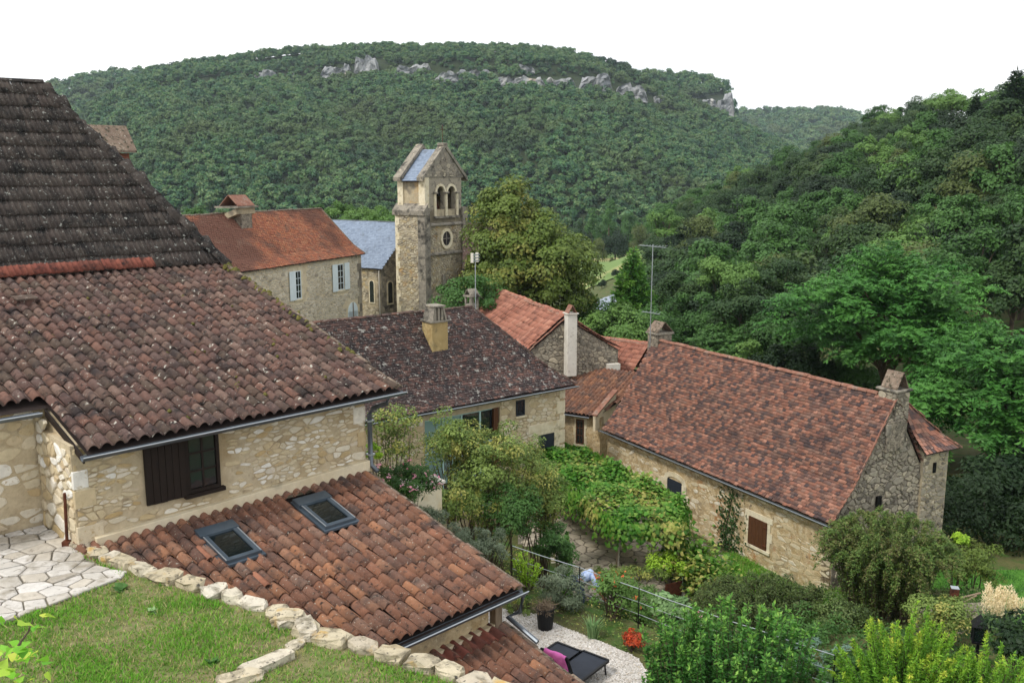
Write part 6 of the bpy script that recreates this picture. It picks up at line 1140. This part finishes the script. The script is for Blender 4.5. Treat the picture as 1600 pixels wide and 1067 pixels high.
# golden juniper: feathery upright plumes
def juniper(name, label, c, rad, h, npl, m, g):
    c = np.array(c, float); t = thing(name, label, 'shrub', c); P, N_2, A_2, ids = [], [], [], []; mb = MB()
    for i in range(npl):
        a_ = g.uniform(0, 6.28); r_ = math.sqrt(g.random()); o = np.array([math.cos(a_) * rad[0], math.sin(a_) * rad[1], 0]) * r_; hh = h * (1 - .45 * r_) * g.uniform(.55, 1.2); b0 = c + o * .35; tip = c + o + Zv * hh; nl = 330; tt = g.uniform(.1, 1, nl) ** .75; ax = tip - b0; w_ = (.19 * (1 - tt) + .02) * (.6 + .5 * np.abs(np.sin(tt * 26 + i)))
        sd_ = sph(nl, g); P.append(b0 + ax * tt[:, None] + sd_ * w_[:, None]); A_2.append(unit(ax) * 1.0 + sd_ * .6); N_2.append(sd_ + Zv * .5); ids.append(np.clip(.12 + .6 * tt ** 3 * g.uniform(.2, 1.25) + g.normal(0, .1, nl), 0, 1)); mb.tube([b0, tip], [.02, .004], 4)
    P, N_2, A_2, ids = map(np.concatenate, (P, N_2, A_2, ids)); V, Fq = leaves(P, N_2, .075, g, .26, 0, .2, A_2); obj('foliage', mesh_np('foliage', V, Fq, m, ids), t); mb.build('stems', m_bark, t)
c = at(1395, 1075, 16.5); juniper('golden_juniper', 'golden green feathery juniper in the right foreground', (c[0] + .1, c[1], c[2] - .5), (1.35, .8), 2.3, 120, lf_gold, gS)
c = at(1510, 1100, 16.2); juniper('golden_juniper', 'lower spreading golden juniper in the bottom right corner', (c[0] + .2, c[1], c[2] - .5), (1.35, .8), 1.75, 95, lf_gold, gS)
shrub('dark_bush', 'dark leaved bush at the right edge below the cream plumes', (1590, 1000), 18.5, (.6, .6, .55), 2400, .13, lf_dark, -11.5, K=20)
shrub('undergrowth', 'added undergrowth coloured black green for the deep shade under trees beside the turret', (1560, 815), 31.5, (4.2, 1.0, 1.7), 9000, .16, lf_dark, CZ, K=60, rc=.7, low=-1)  # shrub added with dark leaves to stand in for black shade
# ground under the right corner: low garden bank
struct(MB().prism([(5.6, 17.9, -13.6), (7.6, 21.5, -13.6), (12.5, 21.5, -13.6), (13, 12, -13.6), (9.1, 12, -13.6), (9.1, 15.1, -13.6)], (0, 0, 2.2)).build('garden_bank', m_ground), 'planted bank in the right foreground')
# pampas plumes, lantern, posts and wall
c = atz(1563, 985, -11.4); t = thing('pampas_grass', 'pampas grass with dense cream plumes at the right edge', 'plant', c); P, A_2 = [], []
for i in range(26):
    b0 = c + np.array([gS.normal(0, .3), gS.normal(0, .2), 0]); tip = b0 + np.array([gS.normal(0, .08), gS.normal(0, .08), gS.uniform(.85, 1.15)]); tt = gS.uniform(.52, 1, 130); P.append(b0 + (tip - b0) * tt[:, None] + sph(130, gS) * (.085 * np.sin(np.clip((tt - .5) * 2, 0, 1) * math.pi) + .012)[:, None]); A_2.append(np.tile(unit(tip - b0), (130, 1)))
P, A_2 = np.concatenate(P), np.concatenate(A_2); V, Fq = leaves(P, gS.normal(size=P.shape), .09, gS, .16, 0, .2, A_2); obj('plumes', mesh_np('plumes', V, Fq, lf_plume, gS.random(len(P))), t)
P = c + np.stack([gS.normal(0, .22, 900), gS.normal(0, .18, 900), np.abs(gS.normal(0, .2, 900))], 1); V, Fq = leaves(P, gS.normal(size=P.shape), .4, gS, .04, 0, .1, np.tile(Zv, (900, 1)) + gS.normal(0, .4, (900, 3))); obj('leaves', mesh_np('leaves', V, Fq, lf_iris, gS.random(900)), t)
c = at(1530, 985, 19.5); t = thing('lantern', 'black metal lantern with pyramid top among the foreground plants', 'lantern', c - Zv * .9); F_ = Fr(c, 20); MB().fbox(F_, -.03, .03, -.03, .03, -1.2, -.25).build('post', m_black, t)
MB().fbox(F_, -.15, .15, -.15, .15, -.27, -.23).build('base', m_black, t); MB().fbox(F_, -.12, .12, -.12, .12, -.23, .12).build('glass_box', m_sky, t)
for s_ in (-1, 1):
    for u_ in (-1, 1): MB().fbox(F_, s_ * .13 - .015, s_ * .13 + .015, u_ * .13 - .015, u_ * .13 + .015, -.23, .14).build('frame_post', m_black, t)
mb = MB(); mb.add([F_.p(-.17, -.17, .14), F_.p(.17, -.17, .14), F_.p(.17, .17, .14), F_.p(-.17, .17, .14), F_.p(0, 0, .42)], [(0, 1, 4), (1, 2, 4), (2, 3, 4), (3, 0, 4), (3, 2, 1, 0)]); mb.build('roof', m_black, t)
c = at(1492, 918, 21.5); t = thing('steel_post', 'square rusty steel post with pale top by the low stone wall', 'post', c - Zv * 1.1); F_ = Fr(c, 15); MB().fbox(F_, -.09, .09, -.09, .09, -1.6, 0).build('shaft', m_rust, t); MB().fbox(F_, -.095, .095, -.095, .095, .001, .012).build('cap', m_alu, t)
bt = thing('timber_rail', 'pale timber poles leaning beside the rusty post', 'poles', at(1515, 935, 21.6)); MB().tube([at(1497, 935, 21.6), at(1532, 926, 21.9)], .025, 6).build('pole', m_wood, bt); MB().tube([at(1497, 945, 21.6), at(1526, 930, 21.7)], .022, 6).build('pole', m_wood, bt)
c = at(1480, 978, 22.8); sw = thing('low_stone_wall', 'low grey dry stone wall between the arching shrub and the plumes', 'wall', c - Zv); F_ = Fr(c, 85); bw = MB().fbox(F_, -.9, 1.1, -.2, .15, -2, .55).build('core', m_grey, sw); stones(bw, 'stone', lambda a, z: F_.p(a, .15, z), F_.v, (-.9, 1.1, -.9, .55), 60, m_greyst, 1.8, .012, .04, seed=99, maxobj=60)
# pergola with vine
pg = thing('vine_pergola', 'pergola roofed with a green and yellow vine over the courtyard', 'pergola', (3.2, 31.5, CZ)); PG = [(0.75, 34.7), (2.0, 37.0), (3.0, 36.2), (5.95, 30.0), (5.5, 27.6), (3.35, 28.0), (1.45, 32.2)]
for x, y in ((3.45, 28.2), (5.4, 27.9), (5.8, 29.9), (1.55, 32.3), (3.0, 35.9), (1.1, 34.6)): MB().tube([(x, y, CZ), (x, y, -11.1)], .035, 6).build('post', m_wood, pg)
for (x0, y0), (x1, y1) in zip(PG, PG[1:] + PG[:1]): MB().tube([(x0, y0, -11.1), (x1, y1, -11.1)], .03, 5).build('beam', m_wood, pg)
def vine_leaves(P, N_2, size, g):
    """lobed leaf: five-point star-ish outline from three quads"""
    n = len(P); N_2 = unit(N_2); t_ = g.normal(size=(n, 3)); T_ = unit(t_ - (t_ * N_2).sum(1, keepdims=True) * N_2); B_ = np.cross(N_2, T_); s = (size * g.uniform(.7, 1.25, n))[:, None]
    prof = [(0, 0), (.18, .5), (.5, .42), (.62, .3), (1, 0), (.62, -.3), (.5, -.42), (.18, -.5)]; V = np.stack([P + T_ * s * a + B_ * s * b - N_2 * s * .35 * abs(b) ** 1.2 for a, b in prof], 1).reshape(-1, 3)
    f = np.array([(0, 1, 2, 3), (0, 3, 4, 5), (0, 5, 6, 7)]); return V, (f[None] + (np.arange(n) * 8)[:, None, None]).reshape(-1, 4)
def vine(name, P, N_2, size, m, par, g, patchy=True):
    f = .5 + .5 * np.sin(P[:, 0] * 1.9 + 1.3 * np.sin(P[:, 1] * 1.4)) * np.cos(P[:, 1] * 1.3 + P[:, 0]); V, Fq = vine_leaves(P, N_2, size, g); return obj(name, mesh_np(name, V, Fq, m, np.repeat(np.clip(f * .75 + g.normal(.1, .2, len(P)), 0, 1), 3)), par)
g = np.random.default_rng(55); n = 17000; P = np.stack([g.uniform(.6, 6, n), g.uniform(27.4, 37.2, n)], 1); P = P[inpoly(P, PG)]; n = len(P); hb = .16 * np.sin(P[:, 0] * 2.6 + P[:, 1]) + .14 * np.sin(P[:, 1] * 2.1 - P[:, 0] * 1.7)
P3 = np.stack([P[:, 0], P[:, 1], -11.0 + hb + g.uniform(-.12, .16, n)], 1); ed = []; gg = []
for (x0, y0), (x1, y1) in zip(PG, PG[1:] + PG[:1]):
    k = int(260 * math.hypot(x1 - x0, y1 - y0)); tt = g.random(k); ed.append(np.stack([x0 + (x1 - x0) * tt + g.normal(0, .12, k), y0 + (y1 - y0) * tt + g.normal(0, .12, k), -10.95 - np.abs(g.normal(0, .33, k))], 1)); gg.append(np.tile(np.array([(y1 - y0), -(x1 - x0), 0]) * -.5, (k, 1)))
P3 = np.concatenate([P3] + ed); N3 = np.concatenate([np.tile(Zv, (n, 1))] + gg) + g.normal(0, .45, P3.shape); N3[:, 2] = np.abs(N3[:, 2]) + .2
vine('vine_foliage', P3, N3, .15, lf_vine, pg, g); mb = MB()
for i in range(14): a_, b_ = P[g.integers(n)], P[g.integers(n)]; b_ = a_ + (b_ - a_) / max(1, np.linalg.norm(b_ - a_)) * 1.6; mb.tube([(*a_, -11.1), (*((a_ + b_) / 2), -11.05), (*b_, -11.12)], .015, 4)
mb.build('vine_stems', m_bark, pg)
hv = thing('trailing_vine', 'vine trailing down from the pergola towards the grey box', 'vine', atz(1100, 890, CZ)); n = 3600; tt = g.random(n); a0_, a1_ = np.array([5.5, 28.6]), np.array([6.6, 27.0]); P3 = np.stack([a0_[0] + (a1_ - a0_)[0] * tt + g.normal(0, .38, n), a0_[1] + (a1_ - a0_)[1] * tt + g.normal(0, .38, n), -12.2 - .55 * tt + g.normal(0, .36, n)], 1); P3[:, 2] = np.maximum(P3[:, 2], CZ + .05); vine('vine_foliage', P3, np.tile(Zv, (n, 1)) + g.normal(0, .5, (n, 3)), .14, lf_vine, hv, g); MB().tube([(5.5, 28.6, CZ), (6, 27.8, -12.3), (6.6, 27, -13)], .03, 5).build('vine_stem', m_bark, hv)
# ivy on the long house wall
iv = thing('ivy', 'dark ivy climbing the wall of the long house between door and shutter', 'ivy', G.p(4.9, -.2, -3)); n = 1000; a_ = 4.75 + .35 * np.sin(np.linspace(0, 9, n)) + g.normal(0, .16, n) - .5 * g.random(n) ** 3; c_ = g.uniform(-3.0, -.15, n); k = g.random(n) < np.interp(c_, [-3, -1.6, -1, -.15], [1, .9, .5, .45]); a_, c_ = a_[k], c_[k]; n = len(a_); P3 = G.o + G.u * a_[:, None] + G.v * (-.22 + np.abs(g.normal(0, .04, n)))[:, None] + Zv * c_[:, None]
V, Fq = leaves(P3, np.tile(G.v, (n, 1)) + g.normal(0, .4, (n, 3)), .1, g, .8); obj('foliage', mesh_np('foliage', V, Fq, lf_ivy, g.random(n)), iv); MB().tube([G.p(4.8, -.22, -3.1), G.p(4.9, -.22, -2), G.p(4.6, -.22, -.4)], .02, 5).build('stem', m_bark, iv)
# white stakes, tank, rusty sheet, slab wall
q = atz(965, 884, CZ); t = thing('white_stake', 'short square white post standing in the courtyard', 'post', q); MB().box(q[0] - .05, q[0] + .05, q[1] - .05, q[1] + .05, CZ, CZ + .85).build('shaft', m_white, t); MB().box(q[0] - .055, q[0] + .055, q[1] - .055, q[1] + .055, CZ + .851, CZ + .87).build('cap', m_alu, t)
q = atz(1078, 915, CZ); t = thing('garden_box', 'grey box with dark flat lid beside the trailing vine', 'box', q); F_ = Fr(q, -35); MB().fbox(F_, -.45, .45, -.32, .32, 0, .62).build('body', m_tankb, t); MB().prism([F_.p(-.5, -.37, .7), F_.p(.5, -.37, .7), F_.p(.5, .37, .625), F_.p(-.5, .37, .625)], (0, 0, .04)).build('lid', m_tank, t)
q = atz(1052, 935, CZ + .1); t = thing('rusty_panel', 'rusty steel sheet standing upright beside the grey box', 'panel', q); F_ = Fr(q, 62); MB().fbox(F_, -.33, .33, -.012, .012, 0, .55).build('sheet', m_rust, t); MB().tube([F_.p(.35, 0, -.3), F_.p(.35, 0, .68)], .016, 5).build('rod', m_alu, t)
q = at(658, 752, 21.2); t = thing('slab_pier', 'low wall topped by a pale flat slab beside the oleander', 'wall', q - Zv * 1.5); F_ = Fr(q, 52); MB().fbox(F_, -.45, .4, -.35, .3, -3, -.05).build('pier', m_ashlar, t); MB().fbox(F_, -.52, .47, -.42, .37, -.05, .03).build('slab', m_white, t, bevel=.01)
# person bending in the courtyard border
pp = at(911, 905, 23.2); person = thing('person', 'person in a pale blue shirt bending over behind the silver shrub', 'person', (pp[0], pp[1], pp[2] - .95)); Bz = pp[2] - .95
def skin_body(name, pts, edges, rad, m, par, root=0):
    me = bpy.data.meshes.new(name); me.from_pydata([tuple(map(float, p)) for p in pts], edges, []); o = obj(name, me, par); o.modifiers.new('skin', 'SKIN'); lay = me.skin_vertices[0].data
    for i, r_ in enumerate(rad): lay[i].radius = (r_, r_); lay[i].use_root = i == root
    s_ = o.modifiers.new('sub', 'SUBSURF'); s_.levels = 2; s_.render_levels = 2; me.materials.append(m); return o
px_, py_ = pp[0], pp[1]; J = lambda x, y, z: (px_ + x, py_ + y, Bz + z)
body = [J(-.12, .05, .86), J(.02, .03, 1.0), J(.2, .0, 1.08), J(.32, -.02, 1.05), J(.40, -.03, 1.02), J(.47, -.04, .98),           # pelvis .. head base
        J(-.13, -.07, .82), J(-.02, -.1, .46), J(-.1, -.1, .08), J(.06, -.11, .03), J(-.13, .16, .82), J(-.04, .18, .45), J(-.14, .18, .08), J(.02, .19, .03),
        J(.3, -.2, 1.0), J(.4, -.25, .74), J(.52, -.2, .55), J(.3, .17, 1.0), J(.42, .22, .75), J(.54, .14, .56)]
edg = [(0, 1), (1, 2), (2, 3), (3, 4), (4, 5), (0, 6), (6, 7), (7, 8), (8, 9), (0, 10), (10, 11), (11, 12), (12, 13), (3, 14), (14, 15), (15, 16), (3, 17), (17, 18), (18, 19)]
bo = skin_body('body', body, edg, [.15, .15, .16, .14, .065, .06, .1, .07, .05, .04, .1, .07, .05, .04, .065, .048, .036, .065, .048, .036], m_skin, person)
skin_body('shirt', [body[i] for i in (0, 1, 2, 3, 14, 15, 17, 18)], [(0, 1), (1, 2), (2, 3), (3, 4), (4, 5), (3, 6), (6, 7)], [.165, .17, .18, .16, .082, .062, .082, .062], m_shirt, person)
skin_body('trousers', [body[i] for i in (0, 6, 7, 8, 10, 11, 12)], [(0, 1), (1, 2), (2, 3), (0, 4), (4, 5), (5, 6)], [.168, .12, .09, .07, .12, .09, .07], m_trous, person)
hc = np.array(J(.55, -.04, .95)); n = 900; d = sph(n, g)
hm = MB(); k = 14
hm.add([hc + np.array([math.cos(t) * math.sin(f) * .085, math.sin(t) * math.sin(f) * .075, math.cos(f) * .115]) for f in np.linspace(.05, math.pi - .05, 10) for t in np.linspace(0, 2 * math.pi, k, False)], [(i * k + j, i * k + (j + 1) % k, (i + 1) * k + (j + 1) % k, (i + 1) * k + j) for i in range(9) for j in range(k)]); hm.tube([hc + np.array([.08, 0, -.03]), hc + np.array([.115, 0, -.045])], [.02, .012], 6); hm.build('head', m_skin, person, smooth=True)
d = d[(d[:, 2] > -.1) | (d[:, 0] < -.1)]; V, Fq = leaves(hc + d * np.array([.092, .082, .122]), d + g.normal(0, .2, d.shape), .06, g, .4); obj('hair', mesh_np('hair', V, Fq, m_hair), person)
for y_, x_ in ((-.2, .52), (.14, .54)):
    hb_ = np.array(J(x_, y_, .55)); fm = MB(); fm.tube([hb_, hb_ + np.array([.04, 0, -.05]), hb_ + np.array([.06, 0, -.09])], [.034, .042, .036], 8)
    for i in range(4): f0 = hb_ + np.array([.06, (i - 1.5) * .02, -.085]); fm.tube([f0, f0 + np.array([.025, 0, -.035]), f0 + np.array([.03, 0, -.07 + .008 * abs(i - 1.5)])], [.0095, .009, .007], 6)
    f0 = hb_ + np.array([.03, .035, -.03]); fm.tube([f0, f0 + np.array([.03, .03, -.025]), f0 + np.array([.05, .035, -.05])], [.011, .010, .008], 6); fm.build('hand', m_skin, person, smooth=True)
# weeds in the lawn, foreground vine
for x, y, s_, lb in ((193, 922, .1, 'broad leaved weed in the lawn close to the patio'), (238, 956, .055, 'small blue green weed in the middle of the lawn'), (330, 1035, .06, 'low green weed tuft near the stone step')):
    q = atz(x, y, LZ); t = thing('weed', lb, 'weed', q); lm = None
    for i in range(7):
        a_ = i * .9; V, Fq = vine_leaves(np.array([[0, 0, 0]]), np.array([[0, -.3, 1.]]), s_ * 1.6, g)
        obj('leaf', mesh_np('leaf', V, Fq, lf_iris if 'blue' in lb else lf_mid, [.5] * 3), t, Matrix.Translation(Vector(q + np.array([0, 0, .03]))) @ Matrix.Rotation(a_, 4, 'Z') @ Matrix.Rotation(-.35, 4, 'Y'))
fv = thing('foreground_vine', 'bright green vine leaves and tendrils at the bottom left corner', 'vine', at(20, 1060, 6)); gv_ = np.random.default_rng(18)
V, Fq = vine_leaves(np.array([[0, 0, 0.]]), np.array([[.05, 0, 1.]]), 1.0, gv_); V[:, :] = V; lms = [mesh_np('leaf', V, Fq, lf_near, [x] * 3) for x in (.05, .3, .55, .75, .95)]
stem = [at(-20, 1080, 5.6), at(20, 1020, 5.8), at(45, 985, 6.0), at(52, 965, 6.05)]; MB().tube(stem, [.012, .01, .007, .003], 5).build('stem', m_bark, fv); MB().tube([at(52, 1000, 6), at(57, 990, 6), at(58, 975, 6)], .003, 4).build('tendril', lf_yel, fv)
for i in range(74):
    if i < 50: x, y = gv_.uniform(-40, 78), gv_.uniform(1000, 1085); x = min(x, (y - 985) * 1.1 + 10)
    else: t_ = gv_.random(); x, y = 15 + 52 * t_ + gv_.normal(0, 9), 1040 - 80 * t_ + gv_.normal(0, 10)
    if i in (70, 71): x, y = 28, 968
    if i in (72, 73): x, y = -2, 970
    q = at(x, y, gv_.uniform(5.5, 6.2)); s_ = gv_.uniform(.07, .13); mw = Matrix.Translation(Vector(q)) @ Matrix.Rotation(gv_.uniform(0, 6.28), 4, 'Z') @ Matrix.Rotation(gv_.normal(.2, .5), 4, 'X') @ Matrix.Rotation(gv_.normal(0, .4), 4, 'Y') @ Matrix.Scale(s_, 4)
    obj('leaf', lms[int(gv_.integers(5))], fv, mw)

# ground cover filling the beds
def cover(name, poly, z, n, leaf, h, m, label, seed, asp=.5):
    g = np.random.default_rng(seed); xs_ = [q[0] for q in poly]; ys_ = [q[1] for q in poly]; P = np.stack([g.uniform(min(xs_), max(xs_), n), g.uniform(min(ys_), max(ys_), n)], 1); P = P[inpoly(P, poly)]; n = len(P)
    f = .5 + .5 * np.sin(P[:, 0] * 3.1 + 2 * np.sin(P[:, 1] * 2.3)) * np.sin(P[:, 1] * 3.7 + P[:, 0]); zz = z(P[:, 0], P[:, 1]) if callable(z) else z
    P3 = np.stack([P[:, 0], P[:, 1], zz + g.random(n) ** 1.3 * h * (.25 + f)], 1); V, Fq = leaves(P3, np.tile(Zv, (n, 1)) + g.normal(0, .7, (n, 3)), leaf, g, asp); tag(obj(name, mesh_np(name, V, Fq, m, np.clip(f * .6 + g.normal(.2, .2, n), 0, 1))), label, 'ground cover', kind='stuff')
bed = [(-.5, 21.25), (-.05, 20.98), (.57, 20.82), (1.25, 20.14), (2.09, 19.45), (2.6, 18.96), (2.85, 18.7), (3.1, 17.6), (3.3, 14), (9, 14), (5.7, 17.95), (3.0, 20.3), (0, 22.9), (-2, 24.2)]
cover('ground_cover', bed, GZ_, 16000, .07, .28, lf_pear, 'mixed low plants filling the terrace bed along the railing', 61)
cover('ground_cover', [(5.6, 17.9), (7.6, 21.5), (12.5, 21.5), (13, 12), (9.1, 12), (9.1, 15.1)], -11.4, 16000, .1, .5, lf_mid, 'low green plants covering the right foreground bank', 62)
cover('ground_cover', [(2.2, 23.5), (4.2, 20.5), (7, 18.5), (13, 21.5), (14.5, 27), (11, 26.5), (6.4, 27.4), (4.4, 26.6), (1.5, 27.5), (1, 25)], lambda x, y: gz(x, y), 30000, .1, .3, lf_wire, 'rough low plants on the slope between railing and courtyard', 63)
cover('ground_cover', [(-3.5, 19), (-.5, 21.5), (0, 23), (1.5, 27.4), (.2, 31), (-2, 29.5), (-5, 26)], lambda x, y: np.maximum(gz(x, y), np.where(y < 23, -10.6, -99)), 20000, .09, .4, lf_pear, 'leafy low plants below the glazed front', 64)
# the air of the valley
hz = MB().box(-1500, 1500, -60, 1850, -60, 190).build('haze', m_white); hz['kind'] = 'stuff'; hz['label'] = 'thin pale haze filling the valley air'
mh_ = bpy.data.materials.new('haze'); mh_.use_nodes = True; t_ = mh_.node_tree; t_.nodes.clear(); vo = t_.nodes.new('ShaderNodeVolumePrincipled'); vo.inputs['Color'].default_value = (.75, .88, 1, 1); vo.inputs['Density'].default_value = .00011; vo.inputs['Anisotropy'].default_value = .1
ou = t_.nodes.new('ShaderNodeOutputMaterial'); t_.links.new(vo.outputs[0], ou.inputs['Volume']); hz.data.materials.clear(); hz.data.materials.append(mh_)

# more planting between railing and courtyard and before the glazed front
for i, (x, y, Y, r_, m, lb) in enumerate(((705, 690, 27.2, (.8, .6, 1.2), lf_pear, 'airy leafy tree screening the middle of the glazed front'), (820, 720, 28.5, (.8, .6, 1.1), lf_pear, 'airy leafy tree screening the right end of the glazed front'), (1000, 945, 24.0, (.9, .6, .5), lf_lite, 'light green bush just behind the railing post'), (1120, 985, 22.5, (1.0, .6, .5), lf_wire, 'olive green bush below the weeping mound'), (1250, 985, 21.5, (1.2, .6, .55), lf_mid, 'mid green bush between laurel and golden juniper'), (1470, 960, 20.8, (.9, .5, .5), lf_pear, 'olive bush in front of the low stone wall'), (1320, 960, 22.4, (.8, .5, .5), lf_wire, 'fine leaved bush at the foot of the arching shrub'))):
    b = at(x, y, Y); shrub('garden_bush' if i > 1 else 'loose_tree', lb, (x, y), Y, r_, 5200, .075, m, b[2] - r_[2] * (1.15 if i > 1 else 2.2), K=36, rc=.26, asp=.55, cat='shrub' if i > 1 else 'tree', stems=18, low=-.9)
